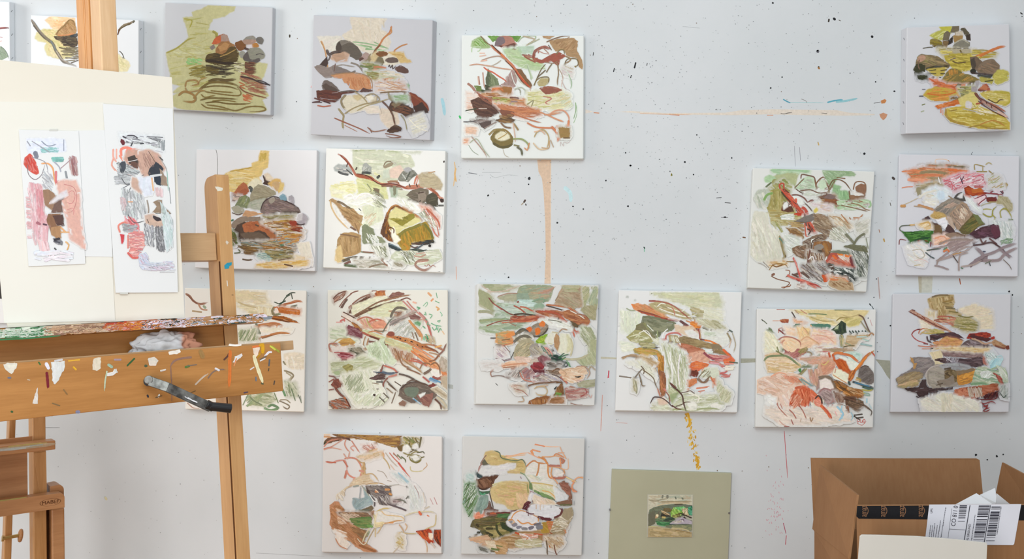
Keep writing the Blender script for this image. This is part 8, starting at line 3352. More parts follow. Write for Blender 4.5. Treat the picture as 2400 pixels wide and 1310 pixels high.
def crust():
    P = Paint(lambda u, v: A.loc(u, v, T0), (0, -1, 0), 0.95, 31, lift=0.0004)
    P.CELL = 6
    zones = [(-40, 120, 'c4d4c4,d4dcd0,a8c0ac,3c7a4c,b8c8b8'), (100, 260, 'c8a888,b89478,8c6c58,d0b8a0'), (240, 400, 'b8402c,c86838,d8a0a0,ccb4b8,d88c3c,b87850'),
             (330, 470, 'c8b4b8,d8d0dc,e4dcec,c08850,b0784c,2c3430'), (440, 618, 'b07c48,c08c58,dcd8e4,8c949c,304038,b8906c,e8e4f0')]
    for xa, xb, cs in zones:
        cols = [P.colour(c) for c in cs.split(',')]
        for _ in range(120):
            x = r.uniform(xa, xb)
            f_ = (x - 0) / 618
            ytop, ybot = 772 - f_ * 36, 794 - f_ * 40
            y = r.uniform(ytop, ybot - 2)
            l = r.uniform(10, 44)
            P.stroke([(x, y), (x + l * .5, y - l * .03 + r.uniform(-1, 1)), (min(x + l, 616), y - l * .06)], r.uniform(2.5, 7), P.jit(r.choice(cols), .12), bristles=False, step=6)
    for xa, xb, cs in zones:
        cols = [P.colour(c) for c in cs.split(',')]
        for _ in range(170):
            x = r.uniform(xa, xb)
            f_ = x / 618
            y = r.uniform(773 - f_ * 36, 793 - f_ * 40)
            l, an = r.uniform(2, 10), r.gauss(-0.06, 0.5)
            P.stroke([(x, y), (min(x + l * math.cos(an), 616), min(max(y + l * math.sin(an), 772 - f_ * 36), 794 - f_ * 40))], r.uniform(0.8, 2.2), P.jit(r.choice(cols), .3), bristles=False, step=6)
    P.stroke([(-40, 798), (60, 793), (140, 787)], 4, P.colour('3c7a4c'), bristles=False, step=8)
    P.build('paint_crust', tray)['kind'] = 'stuff'
    # lumps of paint along the top of the tray
    C = Paint(lambda u, v: Vector((u, v, tz1)), (0, 0, 1), 0.95, 33, lift=0.0006)
    C.CELL = 0.01
    cs = [['c8d4c8', '3c7a4c', '8cb098', 'd8dcd4'], ['b89880', '74584c', 'd0b8a4', '8c7468'], ['e0d8e4', 'c88c88', 'b04838', 'dcc8cc'], ['e8e4f0', 'c8c8d8', '8c9cb0', 'd8ccd4'], ['c8b8a8', '2c3434', 'e4e0ec', 'b08c68']]
    span = txr - A.loc(-40, 790, T0).x
    for _ in range(900):
        t = r.random()
        x = txr - span * (1 - t)
        g_ = cs[min(4, int(t * 5 + r.uniform(-.5, .5)) if t * 5 + .5 > 0 else 0)]
        y = r.uniform(T0 + 0.002, 0.078)
        l = r.uniform(.012, .06)
        l = min(l, txr - x - 0.001)
        if l > 0.003:
            k = C.layer([(x, y)])
            w_ = r.uniform(.005, .014)
            c = C.jit(C.colour(r.choice(g_)), .12)
            a = [C.vert(p, r.randint(1, 60), c) for p in ((x, y), (x + l * .4, y - w_ / 2), (x + l, y), (x + l * .5, y + w_ / 2))]
            C.f.append(tuple(a))
    C.build('paint_crust', tray)['kind'] = 'stuff'
crust()
POSTP = '''
f ece6d8 34,19 36.5,18.5 40,20 39,22 36,22 34.5,20.5
f dfd4c4 42,61.5 43.2,60.4 44.6,61.8 43,63.4
f 2f98b4 41,79 43,77 47,76.6 47,79 45,80 44,82 41.5,82
s ece4d8 .9 43.2,91 43.6,95
s 5c4434 .5 46.8,102 48,102
'''
easel_paint('paint_spots', easel, POSTP, 0.085, (400, 380, 400), 41, 0.95)
# small crank handle bolted on the front board
m = MB()
def HP(px, py, w): return A.loc(px, py, w)
a_, b_, c_ = HP(350, 893, -0.022), HP(394, 908, -0.034), HP(494, 955, -0.046)
def flat_bar(m, p, q, wz, wy):
    d = (q - p).normalized()
    nrm = Vector((0, -1, 0))
    up = d.cross(nrm).normalized()
    nrm = up.cross(d).normalized()
    pts = []
    for e in (p, q):
        for s1, s2 in ((-1, -1), (1, -1), (1, 1), (-1, 1)):
            pts.append(e + up * wz / 2 * s1 + nrm * wy / 2 * s2)
    m.quadbox([pts[0], pts[4], pts[5], pts[1], pts[3], pts[7], pts[6], pts[2]])
flat_bar(m, a_, b_, 0.0165, 0.006)
flat_bar(m, b_ - (b_ - a_).normalized() * 0.003, c_, 0.0165, 0.006)
m.rod(HP(352, 893, 0.0), HP(348, 890, -0.024), 0.0075, 18)
crank = m.build('crank_handle', m_steel, easel, bevel=0.0008)
m = MB()
p0, p1 = HP(490, 952, -0.046), HP(541, 957, -0.052)
m.rod(p0, p1, 0.0078, 20, 0.0085)
m.rod(HP(484, 947, -0.046), HP(500, 955, -0.046), 0.0082, 12)
m.build('grip', m_blk, crank, bevel=0.0008)
m = MB()
m.rod(HP(349, 893, 0.0), HP(349, 893, -0.004), 0.0092, 20)
m.build('washer', m_blk, crank)
P = Paint(lambda u, v: A.loc(u, v, -0.0462), (0, -1, 0), 0.95, 51, lift=0.0006)
P.stroke([(440, 932), (450, 938), (462, 943)], 3.2, P.colour('e8ecf0'), step=3)
P.stroke([(433, 929), (440, 934), (452, 938)], 2, P.colour('dce0e8'), step=3)
P.build('paint_smears', crank)['kind'] = 'stuff'

# ---------------------------------------------------------------- board and papers on the easel
BW = 0.052
m_board = mat_noise('cream_board', (0.80, 0.75, 0.65), (0.84, 0.79, 0.70), nscale=3, rough=0.6)
m_paper = mat_noise('white_paper', (0.80, 0.81, 0.82), (0.83, 0.84, 0.85), nscale=6, rough=0.6)
m_cream = mat_noise('tracing_sheet', (0.82, 0.80, 0.73), (0.85, 0.83, 0.77), nscale=4, rough=0.6)
m_tape = mat_noise('clear_tape', (0.62, 0.62, 0.58), (0.66, 0.66, 0.62), nscale=9, rough=0.3)
def on_board(name, pts, w, th, mat, label, cat, group=None):
    q = [A.loc(px, py, w) for px, py in pts]
    cx = sum(p.x for p in q) / len(q)
    zb = min(p.z for p in q)
    o = Vector((cx, w, zb))
    mt = A.m @ Matrix.Translation(o)
    root = empty(name, None, label, cat, group, mat=mt)
    m = MB()
    m.prism([tuple(p - o) for p in q], (0, th, 0))
    return root, m, o
br = A.loc(432, 745, BW)
tx = br.x
bl = A.loc(14, 640, BW).x
ztl = A.loc(0, 140, BW).z; ztr = A.loc(403, 181, BW).z
tl_ = A.loc(-30, 137, BW)
board_px = [(403, 181), (434, 752)]
BB = tz1 + 0.0016
q = [A.loc(403, 181, BW), Vector((A.loc(433, 738, BW).x, BW, BB)), Vector((A.loc(18, 752, BW).x, BW, BB)), A.loc(-55, 134.5, BW)]
o = Vector((q[0].x - 0.2, BW, min(p.z for p in q)))
root = empty('drawing_board', None, 'large cream drawing board standing on the paint-crusted easel tray', 'drawing board', mat=A.m @ Matrix.Translation(o))
m = MB(); m.prism([tuple(p - o) for p in q], (0, 0.005, 0))
m.build('board', m_board, root, bevel=0.0006)
def sheet(name, pts, w, mat, label, cat, paint=None, seed=1, tape=None, gain=0.9):
    q = [A.loc(px, py, w) for px, py in pts]
    for p in q: p.z = max(p.z, BB + 0.0005)
    o = Vector((sum(p.x for p in q) / 4, w, min(p.z for p in q)))
    root = empty(name, None, label, cat, mat=A.m @ Matrix.Translation(o))
    m = MB(); m.prism([tuple(p - o) for p in q], (0, 0.0006, 0))
    m.build('sheet', mat, root)
    if paint:
        lines = paint.strip().split('\n')
        hd = lines[0].split('|')
        x0, y0, S = map(float, hd[1].split(','))
        sc = S / 131.0
        B = hx(hd[3])
        P = Paint(lambda u, v: A.loc(x0 + u * sc, y0 + v * sc, w) - o, (0, -1, 0), 0.84 / lum(B), seed, lift=0.0001, base=(0.80, 0.81, 0.82))
        P.underfill = False
        P.run(lines[1:])
        P.build('collage', root)
    if tape:
        m = MB()
        tq = [A.loc(px, py, w - 0.0004) - o for px, py in tape]
        m.prism([tuple(p) for p in tq], (0, 0.0003, 0))
        m.build('tape', m_tape, root)
    return root
sheet('tracing_sheet', [(-40, 238), (243, 240), (270, 752), (10, 757)], BW - 0.0012, m_cream, 'pale cream sheet lying under the two collage papers on the drawing board', 'paper')
sheet('paper_sheet', [(178, 306), (247, 305), (264, 602), (196, 601)], BW - 0.0024, m_paper, 'narrow blank white paper between the two collage papers', 'paper')
sheet('collage_paper', [(44, 304), (184, 307), (200, 618), (67, 624)], BW - 0.0040, m_paper, 'smaller white paper with pink and brown collage shapes, left on the drawing board', 'collage',
      COLLAGE_PINK, 61, [(116, 303), (134, 303), (134, 307), (116, 307)])
sheet('collage_paper', [(241, 243), (405, 254), (417, 685), (271, 686)], BW - 0.0040, m_paper, 'taller white paper with red and black collage marks, right on the drawing board', 'collage',
      COLLAGE_BLACK, 62, [(281, 685), (300, 685), (300, 689), (281, 689)])

# crumpled rag on the lower shelf
import bmesh
def rag():
    c = A.loc(385, 826, 0.066)
    bm = bmesh.new()
    bmesh.ops.create_icosphere(bm, subdivisions=5, radius=1.0)
    rr = random.Random(4)
    from mathutils import noise as mn
    for v in bm.verts:
        p = v.co.copy()
        n1 = mn.noise(p * 2.1 + Vector((3, 1, 2)))
        ridge = abs(mn.noise(p * 2.6)) + 0.35 * abs(mn.noise(p * 5.0 + Vector((5, 0, 0))))
        k = 1 + 0.28 * n1 - 0.42 * ridge
        v.co = Vector((p.x * 0.074 * k, p.y * 0.024 * k, p.z * 0.040 * k))
        v.co.z = max(v.co.z, -0.022)
        v.co.y = min(max(v.co.y, -0.0235), 0.0235)
    me = bpy.data.meshes.new('paint_rag')
    bm.to_mesh(me); bm.free()
    for p in me.polygons: p.use_smooth = True
    mt, nt, b = new_mat('rag_cloth', 0.8, 0.1)
    sx = node(nt, 'ShaderNodeSeparateXYZ')
    tc = node(nt, 'ShaderNodeTexCoord')
    nt.links.new(tc.outputs['Object'], sx.inputs[0])
    nn = noise(nt, coords(nt), 45, 4)
    base = ramp(nt, nn, [(0.3, (0.50, 0.50, 0.51)), (0.7, (0.66, 0.67, 0.70))])
    ad = node(nt, 'ShaderNodeMath', operation='MULTIPLY_ADD'); ad.inputs[1].default_value = 0.03
    nt.links.new(nn, ad.inputs[0]); nt.links.new(sx.outputs[0], ad.inputs[2])
    f1 = ramp(nt, ad.outputs[0], [(0.038, (0, 0, 0)), (0.046, (1, 1, 1))])
    mx = node(nt, 'ShaderNodeMix', data_type='RGBA')
    nt.links.new(f1, mx.inputs[0]); nt.links.new(base, mx.inputs[6]); mx.inputs[7].default_value = (0.62, 0.30, 0.20, 1)
    nt.links.new(mx.outputs[2], b.inputs['Base Color'])
    me.materials.append(mt)
    o = bpy.data.objects.new('paint_rag', me)
    COL.objects.link(o)
    zrest = sz1 - 0.024 + 0.0225
    o.matrix_world = A.m @ Matrix.Translation(Vector((c.x, 0.061, zrest)))
    tag(o, 'crumpled grey-white rag with a rust stain lying in the easel shelf', 'rag')
rag()

# dark photograph hanging on the wall behind the board, far left
def dark_picture():
    Y = D - 0.012
    tl, tr, br_, bl_ = wpt(-160, 378, Y), wpt(12, 380, Y), wpt(16, 757, Y), wpt(-160, 757, Y)
    base = Vector(((tl.x + br_.x) / 2, D, bl_.z))
    root = empty('wall_picture', base, 'dark brown and grey picture at the far left edge, mostly hidden behind the drawing board', 'picture')
    m = MB(); m.prism([tuple(p - base) for p in (tl, tr, br_, bl_)], (0, 0.0115, 0))
    m.build('backing', m_paper, root)
    P = Paint(lambda u, v: wpt(u, v, Y) - base, (0, -1, 0), 1.0, 71, lift=0.0003, base=None)
    P.CELL = 8
    for ln in ('f 8c7464 -150,420 9,424 10,480 -150,480', 'f 7a5a50 -150,440 3,442 4,470 -150,470', 'f b8a48c -150,478 6,478 8,516 -150,516', 'f 3c3436 -150,514 9,514 10,548 -150,548',
               'f 847870 -150,548 10,548 12,600 -150,600', 'f 4c4644 -150,560 6,562 8,588 -150,590', 'f 5c5450 -150,600 12,600 14,650 -150,650', 'f 3a3634 -150,650 14,650 15,700 -150,700'):
        P.run([ln])
    P.build('printed_picture', root)
dark_picture()

# ================================================================ small easel (bottom left)
B_ = Frame(80, 1100, 2.02, 4630, math.radians(3.0))
se = empty('small_easel', None, 'smaller reddish wooden easel with a stamped maker mark, standing behind the large easel', 'easel', mat=B_.m)
def bbox(m, px0, px1, pyref, w, th, z0, z1):
    m.box(B_.loc(px0, pyref, w).x, B_.loc(px1, pyref, w).x, w, w + th, z0, z1)
zr = lambda px, py, w: B_.loc(px, py, w).z
fl = B_.floor_z(0, 0.05) + 0.02
m = MB(); bbox(m, 78, 109, 1180, 0.04, 0.045, fl, zr(90, 930, 0.04)); m.build('post', m_wz, se, bevel=0.002)
m = MB(); bbox(m, 121, 152, 1250, 0.032, 0.05, fl, zr(135, 1190, 0.04))
o = m.build('side_post', m_red, se, bevel=0.003)
# rounded cap of the side post
cx0, cx1 = B_.loc(119, 1165, 0.032).x, B_.loc(150.5, 1165, 0.032).x
m = MB()
zc1 = zr(135, 1137, 0.032); zc0 = zr(135, 1175, 0.032)
prof = [(cx0, zc0), (cx1, zc0)] + [(cx1 - 0.011 + 0.011 * math.cos(t * math.pi / 12), zc1 - 0.011 + 0.011 * math.sin(t * math.pi / 12)) for t in range(7)] + [(cx0, zc1 - 0.001)]
m.prism([(x, 0.034, z) for x, z in prof], (0, 0.05, 0))
m.build('side_post_cap', m_red, se, bevel=0.002)
m = MB(); bbox(m, 107, 123, 1250, 0.060, 0.02, fl, zr(110, 1180, 0.06)); m.build('gap_shade_strip', m_groove_gap, se)  # dark strip standing in for the shade in the gap between the posts
# lower cross bar with the mark
cz1 = (zr(0, 1174, 0.0) + zr(147, 1155, 0.0)) / 2
cz0 = (zr(0, 1212, 0.0) + zr(151, 1189, 0.0)) / 2
xl = B_.loc(-330, 1200, 0).x; xr = B_.loc(151.5, 1172, 0).x
m = MB()
rad = 0.010
prof = [(xl, cz0), (xr, cz0)] + [(xr - rad + rad * math.cos(t * math.pi / 12), cz1 - rad + rad * math.sin(t * math.pi / 12)) for t in range(7)] + [(xl, cz1)]
m.prism([(x, 0.0, z) for x, z in prof], (0, 0.03, 0))
lower = m.build('lower_bar', m_red, se, bevel=0.0015)
# tray and the strip above it
tz1b = (zr(0, 1046, 0.0) + zr(130, 1032, 0)) / 2
tz0b = (zr(0, 1068, 0.0) + zr(130, 1053.5, 0)) / 2
m = MB(); m.box(xl, B_.loc(130, 1042, 0).x, 0.0, 0.036, tz0b, tz1b)
tray2 = m.build('tray', m_red, se, bevel=0.0015)
m = MB(); m.box(xl, B_.loc(76, 1030, 0.036).x, 0.0362, 0.0398, tz1b - 0.004, zr(38, 1026, 0.036)); m.build('back_strip', m_red, se, bevel=0.001)
m = MB(); m.box(xl, B_.loc(64.5, 1110, 0.0385).x, 0.0385, 0.0398, cz0 + 0.004, tz1b - 0.004); m.build('panel', m_red, se)
# wedge bracket between bar and post
m = MB()
bp = [B_.loc(px, py, 0.0385) for px, py in ((79, 1062), (108, 1058), (110, 1157), (96, 1160), (90, 1140), (84, 1100))]
m.prism([tuple(p) for p in bp], (0, 0.0012, 0))
m.build('bracket', m_wz, se, bevel=0.0005)
m = MB()
q0, q1 = B_.loc(36, 960, 0.16), B_.loc(10, 1330, 0.30)
for (a, bb, ca, cb) in (((31, 960), (5, 1500), 0.16, 0.30),):
    p = B_.loc(a[0] - 6, a[1] - 60, 0.12); q = B_.loc(8, 1330, 0.12)
    d = q - p
    k = (p.z - (fl + 0.01)) / (p.z - q.z)
    e = p + d * k
    wv_ = B_.loc(42, 1000, 0.12).x - B_.loc(27, 1000, 0.12).x
    m.quadbox([e, e + Vector((wv_ * 1.6, 0, 0)), p + Vector((wv_, 0, 0)), p, e + Vector((0, .03, 0)), e + Vector((wv_ * 1.6, .03, 0)), p + Vector((wv_, .03, 0)), p + Vector((0, .03, 0))])
m.build('rear_leg', m_wz, se, bevel=0.002)
m = MB()
k0, k1, k2 = B_.loc(36, 1255, 0.10), B_.loc(44, 1255, 0.10), B_.loc(52, 1255, 0.10)
m.rod(k1, k2, 0.0135, 24); knob = m.build('knob', m_red, se, bevel=0.003)
m = MB(); m.rod(B_.loc(6, 1262, 0.10), k1, 0.0035, 12); m.rod(B_.loc(4, 1262, 0.10), B_.loc(9, 1262, 0.10), 0.006, 12); m.build('screw', m_brass, knob)
# tray smears
P = Paint(lambda u, v: B_.loc(u, v, 0.0), (0, -1, 0), 0.95, 81, lift=0.0004)
P.CELL = 5
P.stroke([(-40, 1056), (20, 1052), (70, 1047), (128, 1040)], 9, P.colour('b8a488'), step=8)
P.stroke([(-40, 1059), (10, 1054), (50, 1050), (76, 1046)], 6, P.colour('b4bcb8'), step=8)
P.stroke([(20, 1047), (60, 1042), (110, 1037)], 3, P.colour('c0b070'), step=8)
P.stroke([(70, 1045), (100, 1042)], 3, P.colour('a8b4a8'), step=8)
P.build('paint_smears', tray2)['kind'] = 'stuff'
P = Paint(lambda u, v: B_.loc(u, v, 0.0), (0, -1, 0), 0.95, 82, lift=0.0004)
P.CELL = 4
P.stroke([(-30, 1177), (20, 1171), (62, 1165)], 3, P.colour('a89c5c'), step=8)
P.build('paint_smears', lower)['kind'] = 'stuff'

def text_mesh(name, body, size, fr_matrix, mat, parent, squash=1.0, extrude=0.0):
    cu = bpy.data.curves.new(name, 'FONT')
    cu.body = body
    cu.size = size
    cu.align_x = 'CENTER'
    cu.align_y = 'CENTER'
    t = bpy.data.objects.new(name + '_tmp', cu)
    COL.objects.link(t)
    dg = bpy.context.evaluated_depsgraph_get()
    me = bpy.data.meshes.new_from_object(t.evaluated_get(dg))
    bpy.data.objects.remove(t)
    for v in me.vertices: v.co.x *= squash
    me.transform(fr_matrix)
    me.materials.clear()
    me.materials.append(mat)
    o = bpy.data.objects.new(name, me)
    COL.objects.link(o)
    o.parent = parent
    return o
m_ink, _, b = new_mat('brown_stamp_ink', 0.7, 0.1)
b.inputs['Base Color'].default_value = (0.09, 0.03, 0.012, 1)
mc = B_.loc(118, 1177, 0)
up3 = Matrix.Rotation(math.pi / 2, 4, 'X')
stamp = text_mesh('stamped_mark', 'MABEF', 0.0098, Matrix.Translation((mc.x, -0.0006, mc.z)) @ up3, m_ink, lower, 1.1)
m = MB()
for k in range(36):
    t0, t1 = 2 * math.pi * k / 36, 2 * math.pi * (k + 1) / 36
    rx, rz = 0.0195, 0.0072
    pts = [(mc.x + rx * s_ * math.cos(t), -0.0005, mc.z + rz * s_ * math.sin(t)) for t, s_ in ((t0, 1), (t1, 1), (t1, 0.955), (t0, 0.955))]
    n = len(m.v); m.v += pts; m.f.append((n, n + 1, n + 2, n + 3))
m.build('oval_mark', m_ink, lower, recalc=False)

# ================================================================ sage board with a small landscape
def sage():
    Y = D - 0.009
    pts = [(1434.5, 1100), (1714.5, 1109), (1702, 1420), (1422, 1420)]
    q = [wpt(x, y, Y) for x, y in pts]
    base = Vector(((q[2].x + q[3].x) / 2, D, q[3].z))
    root = empty('mounted_picture', base, 'sage green mount board pinned to the wall with a tiny landscape in its middle', 'picture')
    ms = mat_noise('sage_mount', (0.43, 0.425, 0.30), (0.47, 0.465, 0.335), nscale=5, rough=0.7)
    m = MB()
    m.prism([tuple(p - base) for p in q], (0, 0.0085, 0))
    m.build('mount_board', ms, root, bevel=0.0008)
    ml = mat_noise('sheet_edge', (0.50, 0.49, 0.40), (0.55, 0.54, 0.44), nscale=5)
    hd = SMALL_LANDSCAPE.strip().split('\n')
    sc = 120 / 131.0
    f = lambda u, v: wpt(1500 + u * sc, 1150 + v * sc, Y) - base
    lo = [f(*p) for p in ((19, 9), (136, 10), (134.5, 119), (17.5, 119))]
    m = MB(); m.prism([tuple(p + Vector((0, -0.0008, 0))) for p in lo], (0, 0.0008, 0))
    pic = m.build('landscape_sheet', ml, root)
    P = Paint(f, (0, -1, 0), 0.72 / lum(hx('b8b9bb')), 91, quad=[(20.5, 10), (134.5, 10.5), (133, 118), (19, 118)], lift=0.0010, base=hx('b5b3a3'))
    P.underfill = False
    P.run(hd[1:])
    P.build('painted_picture', root)
    for px, py in ((1429.5, 1194.5), (1708.5, 1202)):
        m = MB(); c = wpt(px, py, Y) - base
        m.rod(c + Vector((0, 0.004, 0)), c + Vector((0, -0.003, 0)), 0.0022, 10)
        m.build('pin', m_staple, root)
sage()

# ================================================================ cardboard box on a low table
def cardboard():
    m, nt, b = new_mat('cardboard', 0.75, 0.15)
    v = coords(nt, (60, 60, 4))
    n1 = noise(nt, v, 3, 4)
    v2 = coords(nt)
    n2 = noise(nt, v2, 5, 3)
    ad = node(nt, 'ShaderNodeMath', operation='MULTIPLY_ADD'); ad.inputs[1].default_value = 0.4
    nt.links.new(n1, ad.inputs[0]); nt.links.new(n2, ad.inputs[2])
    nt.links.new(ramp(nt, ad.outputs[0], [(0.5, (0.27, 0.135, 0.062)), (0.95, (0.345, 0.185, 0.09))]), b.inputs['Base Color'])
    return m
m_card = cardboard()
m_tblk, _, b = new_mat('black_packing_tape', 0.25, 0.5)
b.inputs['Base Color'].default_value = (0.006, 0.007, 0.010, 1)
m_gold, _, b = new_mat('tape_print', 0.5, 0.3)
b.inputs['Base Color'].default_value = (0.27, 0.135, 0.07, 1)
m_blue, _, b = new_mat('tape_print_blue', 0.5, 0.3)
b.inputs['Base Color'].default_value = (0.02, 0.05, 0.10, 1)
m_label = mat_noise('label_paper', (0.66, 0.68, 0.76), (0.72, 0.74, 0.82), nscale=8, rough=0.45)
m_lab_ink, _, b = new_mat('label_ink', 0.6, 0.2)
b.inputs['Base Color'].default_value = (0.035, 0.035, 0.05, 1)
YF, YB = 1.75, 2.10
RZ = 0.607            # rim below the eye
zr_ = EYE - RZ
bxo = Vector((0.79, 1.925, zr_ - 0.30))
box = empty('cardboard_box', bxo, 'open brown cardboard box with black printed tape and a shipping label, bottom right', 'cardboard box')
def Q(*a): return Vector(a) - bxo
def wall4(name, pts, th, mat=m_card, parent=box, bev=0.0005):
    p = [Vector(x) - bxo for x in pts]
    nrm = (p[1] - p[0]).cross(p[3] - p[0]).normalized()
    mb = MB(); mb.prism([tuple(x) for x in p], nrm * th)
    return mb.build(name, mat, parent, bevel=bev)
XL0, XL1, XR0, XR1 = 0.60, 0.620, 0.985, 0.985      # left front/back, right front/back
zb = zr_ - 0.30
mb = MB()
t = 0.004
ring_o = [(0.575, YF), (XR0, YF), (XR1, YB), (XL1, YB)]
ring_i = [(0.575 + t, YF + t), (XR0 - t, YF + t), (XR1 - t, YB - t), (XL1 + t, YB - t)]
for i in range(4):
    j = (i + 1) % 4
    a, c, d, e = ring_o[i], ring_o[j], ring_i[j], ring_i[i]
    mb.quadbox([Q(*a, zb), Q(*c, zb), Q(*c, zr_), Q(*a, zr_), Q(*e, zb), Q(*d, zb), Q(*d, zr_), Q(*e, zr_)])
mb.quadbox([Q(*ring_o[0], zb), Q(*ring_o[1], zb), Q(*ring_o[1], zb + t), Q(*ring_o[0], zb + t), Q(*ring_o[3], zb), Q(*ring_o[2], zb), Q(*ring_o[2], zb + t), Q(*ring_o[3], zb + t)])
mb.build('box_body', m_card, box)
# back flap, a little curved at the right
bt = [wpt(1901, 1073.5, 2.13), wpt(2100, 1075, 2.135), wpt(2290, 1075, 2.13), wpt(2296, 1078, 2.13), wpt(2304, 1161, 2.115)]
pb = [tuple(p - bxo) for p in bt] + [tuple(Q(0.965, YB, zr_)), tuple(Q(XL1, YB, zr_))]
mb = MB(); mb.prism(pb, (0, 0.004, 0)); mb.build('flap', m_card, box)
# front flap standing up in the middle, its outer face to the viewer
ft = [wpt(2009, 1187, YF), wpt(2009.5, 1184, YF), wpt(2540, 1182, YF)]
pf = [tuple(p - bxo) for p in ft] + [tuple(Q(0.975, YF, zr_)), tuple(Q(0.592, YF, zr_))]
mb = MB(); mb.prism(pf, (0, 0.004, 0)); front_flap = mb.build('flap', m_card, box)
# left flap
A_, Bp, Cp, Dp = wpt(1926, 1090, 2.06), wpt(2014, 1160, 1.775), Vector((0.578, YF + 0.005, zr_)), Vector((0.6185, YB - 0.004, zr_))
C2 = wpt(1994, 1310, 1.755)
wall4('flap', [A_, Dp, C2, Bp], 0.004)
wall4('flap', [Dp, Cp, C2 + Vector((0, 0, 0.0)), Dp + Vector((0.0005, 0, 0.004))], 0.003)
# right flap
A2_, B2_ = wpt(2353, 1084, 2.06), wpt(2513, 1169, 1.79)
wall4('flap', [A2_, B2_, Vector((0.985, YF + 0.006, zr_)), Vector((0.979, YB - 0.004, zr_))], -0.004)
# tape on the front flap
yt = YF - 0.0004
def fq(pts, y=YF): return [wpt(px, py, y) for px, py in pts]
def flat(name, px_pts, y, mat, parent, th=0.0003):
    p = [wpt(a, c, y) - bxo for a, c in px_pts]
    mb = MB(); mb.prism([tuple(x) for x in p], (0, th, 0))
    return mb.build(name, mat, parent)
tape = flat('packing_tape', [(2009, 1186), (2540, 1182.5), (2540, 1221), (2013, 1215.5), (2007, 1210)], YF - 0.0006, m_tblk, front_flap)
tape['label'] = 'black printed packing tape'
rot_up = Matrix.Rotation(math.pi / 2, 4, 'X') @ Matrix.Rotation(math.pi / 2, 4, 'Z')
for k, px in enumerate((2024, 2068, 2112, 2156)):
    c = wpt(px, 1197.5, YF) - bxo
    text_mesh('tape_lettering', 'amaz', 0.0155, Matrix.Translation((c.x, -0.1757 - 0.0003 + (YF - bxo.y + 0.175), c.z)) @ rot_up, m_gold, tape, 0.62)
    mb = MB()
    for j in range(10):
        t0, t1 = -0.9 + 1.8 * j / 10, -0.9 + 1.8 * (j + 1) / 10
        def sp(tt, rr): return wpt(px + 2 + rr * math.cos(tt), 1197 + rr * math.sin(tt) * 1.25, YF - 0.0010) - bxo
        n = len(mb.v); mb.v += [tuple(sp(t0, 8)), tuple(sp(t1, 8)), tuple(sp(t1, 9.4)), tuple(sp(t0, 9.4))]; mb.f.append((n, n + 1, n + 2, n + 3))
    mb.build('tape_swoosh', m_gold, tape, recalc=False)
# shipping label
lab = flat('shipping_label', [(2178, 1182.5), (2393.5, 1181.5), (2377, 1275), (2374, 1277.5), (2167, 1276)], YF - 0.0012, m_label, front_flap)
lab['label'] = 'white shipping label with barcodes'
YL = YF - 0.0016
LS = 2400 / 520.0
def L(zx, zy): return (1880 + zx / LS, 1040 + zy / LS)
def ink(mb, pts):
    p = [wpt(*L(*q), YL) - bxo for q in pts]
    n = len(mb.v); mb.v += [tuple(x) for x in p]; mb.f.append(tuple(range(n, n + len(p))))
def bars(x0t, x1t, x0b, x1b, y0, y1, seed, dens=0.55):
    """barcode running down the label: horizontal bars between two slanted edges"""
    mb = MB(); rb = random.Random(seed)
    y = y0
    while y < y1:
        h = rb.choice((4, 4, 6, 9, 13))
        if rb.random() < dens + 0.25:
            f0, f1 = (y - y0) / (y1 - y0), (min(y + h, y1) - y0) / (y1 - y0)
            ink(mb, [(x0t + (x0b - x0t) * f0, y), (x1t + (x1b - x1t) * f0, y), (x1t + (x1b - x1t) * f1, min(y + h, y1)), (x0t + (x0b - x0t) * f1, min(y + h, y1))])
        y += h + rb.choice((3, 4, 7, 10))
    o = mb.build('barcode', m_lab_ink, lab, recalc=False)
    return o
bars(1705, 1785, 1685, 1760, 665, 840, 5)
bars(1912, 2030, 1850, 1960, 668, 1050, 6, 0.7)
bars(2052, 2150, 1985, 2080, 662, 1065, 7)
mb = MB()
ink(mb, [(1812, 665), (1820, 665), (1756, 1055), (1748, 1055)])
ink(mb, [(2034, 665), (2041, 665), (1972, 1075), (1964, 1075)])
ink(mb, [(1590, 920), (1765, 930), (1765, 934), (1590, 924)])
ink(mb, [(1618, 700), (1621, 700), (1576, 1050), (1573, 1050)])
mb.build('ruled_line', m_lab_ink, lab, recalc=False)
def ltext(name, body, zx, zy, size, tilt=6, sq=1.0):
    c = wpt(*L(zx, zy), YL) - bxo
    text_mesh(name, body, size, Matrix.Translation(c + Vector((0, -0.0003, 0))) @ Matrix.Rotation(math.pi / 2, 4, 'X') @ Matrix.Rotation(math.radians(90 - tilt), 4, 'Z'), m_lab_ink, lab, sq)
ltext('printed_text', 'CO 811 0', 1650, 780, 0.0105, 8, 0.82)
ltext('printed_text', 'UPS', 1400, 725, 0.0052, 6)
ltext('printed_text', 'UPS GROUND', 1800, 970, 0.0052, 8)
# small print as fine broken lines
mb = MB(); rs = random.Random(9)
for (xt, xb, y0, y1) in ((1388, 1368, 880, 1035), (1410, 1390, 880, 1035), (1432, 1412, 860, 1035), (1460, 1436, 880, 1035), (1495, 1462, 830, 1035), (1550, 1495, 690, 1035), (1868, 1826, 770, 1060), (2150, 2105, 680, 980)):
    y = y0
    while y < y1:
        h = rs.uniform(4, 13)
        f0 = (y - y0) / (y1 - y0)
        x = xt + (xb - xt) * f0
        wd = rs.uniform(5, 8)
        ink(mb, [(x, y), (x + wd, y), (x + wd - 1, y + h), (x - 1, y + h)])
        y += h + rs.uniform(2.5, 5)
mb.build('small_print', m_lab_ink, lab, recalc=False)['kind'] = 'stuff'
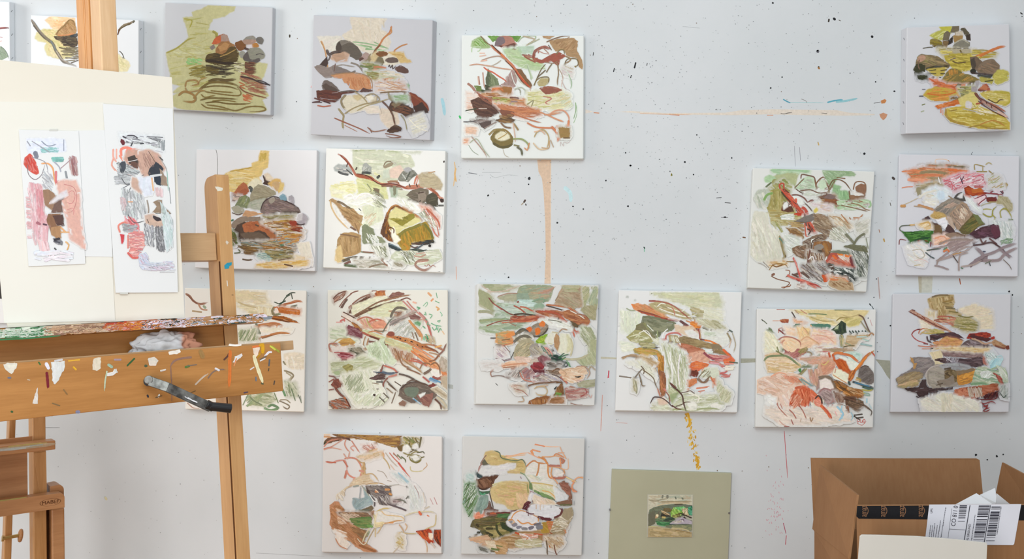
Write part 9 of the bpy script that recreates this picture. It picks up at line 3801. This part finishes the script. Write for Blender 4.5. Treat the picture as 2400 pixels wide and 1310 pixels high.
# dark tape scrap low on the left side
mb = MB()
p = [wpt(1933, 1272, 2.0), wpt(1937, 1272, 2.0), wpt(1951, 1310, 1.97), wpt(1952, 1350, 1.97), wpt(1934, 1350, 2.0)]
sc_y = [Vector((x.x - 0.0, x.y, x.z)) for x in p]

# white papers sticking out of the box
m_pap = mat_noise('crumpled_paper', (0.70, 0.71, 0.74), (0.78, 0.79, 0.82), nscale=7)
def paper(pts, ys, label, seed):
    q = [wpt(a, c, y) for (a, c), y in zip(pts, ys)]
    base = sum(q, Vector()) / len(q); base.z = min(p.z for p in q)
    mb = MB(); mb.prism([tuple(p - base) for p in q], (0, 0.0012, 0))
    o = mb.build('paper_sheet', m_pap)
    o.location = base
    return tag(o, label, 'paper')
paper([(2237, 1184), (2289, 1156), (2330, 1184), (2330, 1240), (2237, 1240)], [1.80, 1.83, 1.80, 1.80, 1.80], 'folded white paper corner rising behind the shipping label, leftmost in the box', 1)
paper([(2297, 1160), (2332, 1144), (2338, 1180), (2334, 1250), (2304, 1250)], [1.86, 1.88, 1.84, 1.84, 1.86], 'white paper peak sticking highest out of the cardboard box', 2)
paper([(2336, 1156), (2368, 1182), (2376, 1250), (2330, 1250)], [1.82, 1.82, 1.82, 1.82], 'white paper slope at the right beside the standing box flap', 3)
# cream card leaning on the front of the box
YC = 1.66
cp = [(2021, 1253.5), (2060, 1254), (2150, 1257), (2240, 1264), (2312, 1272), (2314, 1276), (2290, 1420), (1970, 1420), (2016, 1257)]
q = [wpt(a, c, YC + (0.02 if c > 1300 else 0.0)) for a, c in cp]
q = [Vector((p.x, YC, EYE + (p.z - EYE))) for p in q]
tb_z = zb
base = Vector((sum(p.x for p in q) / len(q), YC, tb_z))
q2 = []
for (a, c) in cp:
    p = wpt(a, c, YC)
    if c > 1400: p.z = tb_z + 0.0005
    q2.append(tuple(p - base))
mb = MB(); mb.prism(q2, (0, 0.003, 0))
card = mb.build('cream_card', mat_noise('cream_card_stock', (0.60, 0.585, 0.54), (0.64, 0.625, 0.58), nscale=5), bevel=0.0004)
card.location = base
tag(card, 'blank off-white card with a rounded corner standing in front of the cardboard box', 'card')
# low table under the box (below the frame)
tb = empty('side_table', (0.80, 1.85, 0), 'plain low wooden table under the cardboard box', 'table')
mb = MB(); mb.box(-0.30, 0.32, -0.26, 0.30, tb_z - 0.03, tb_z); mb.build('tabletop', m_wx, tb, bevel=0.003)
for sx in (-0.27, 0.25):
    for sy in (-0.23, 0.23):
        mb = MB(); mb.box(sx, sx + 0.04, sy, sy + 0.04, 0, tb_z - 0.03); mb.build('leg', m_wz, tb)
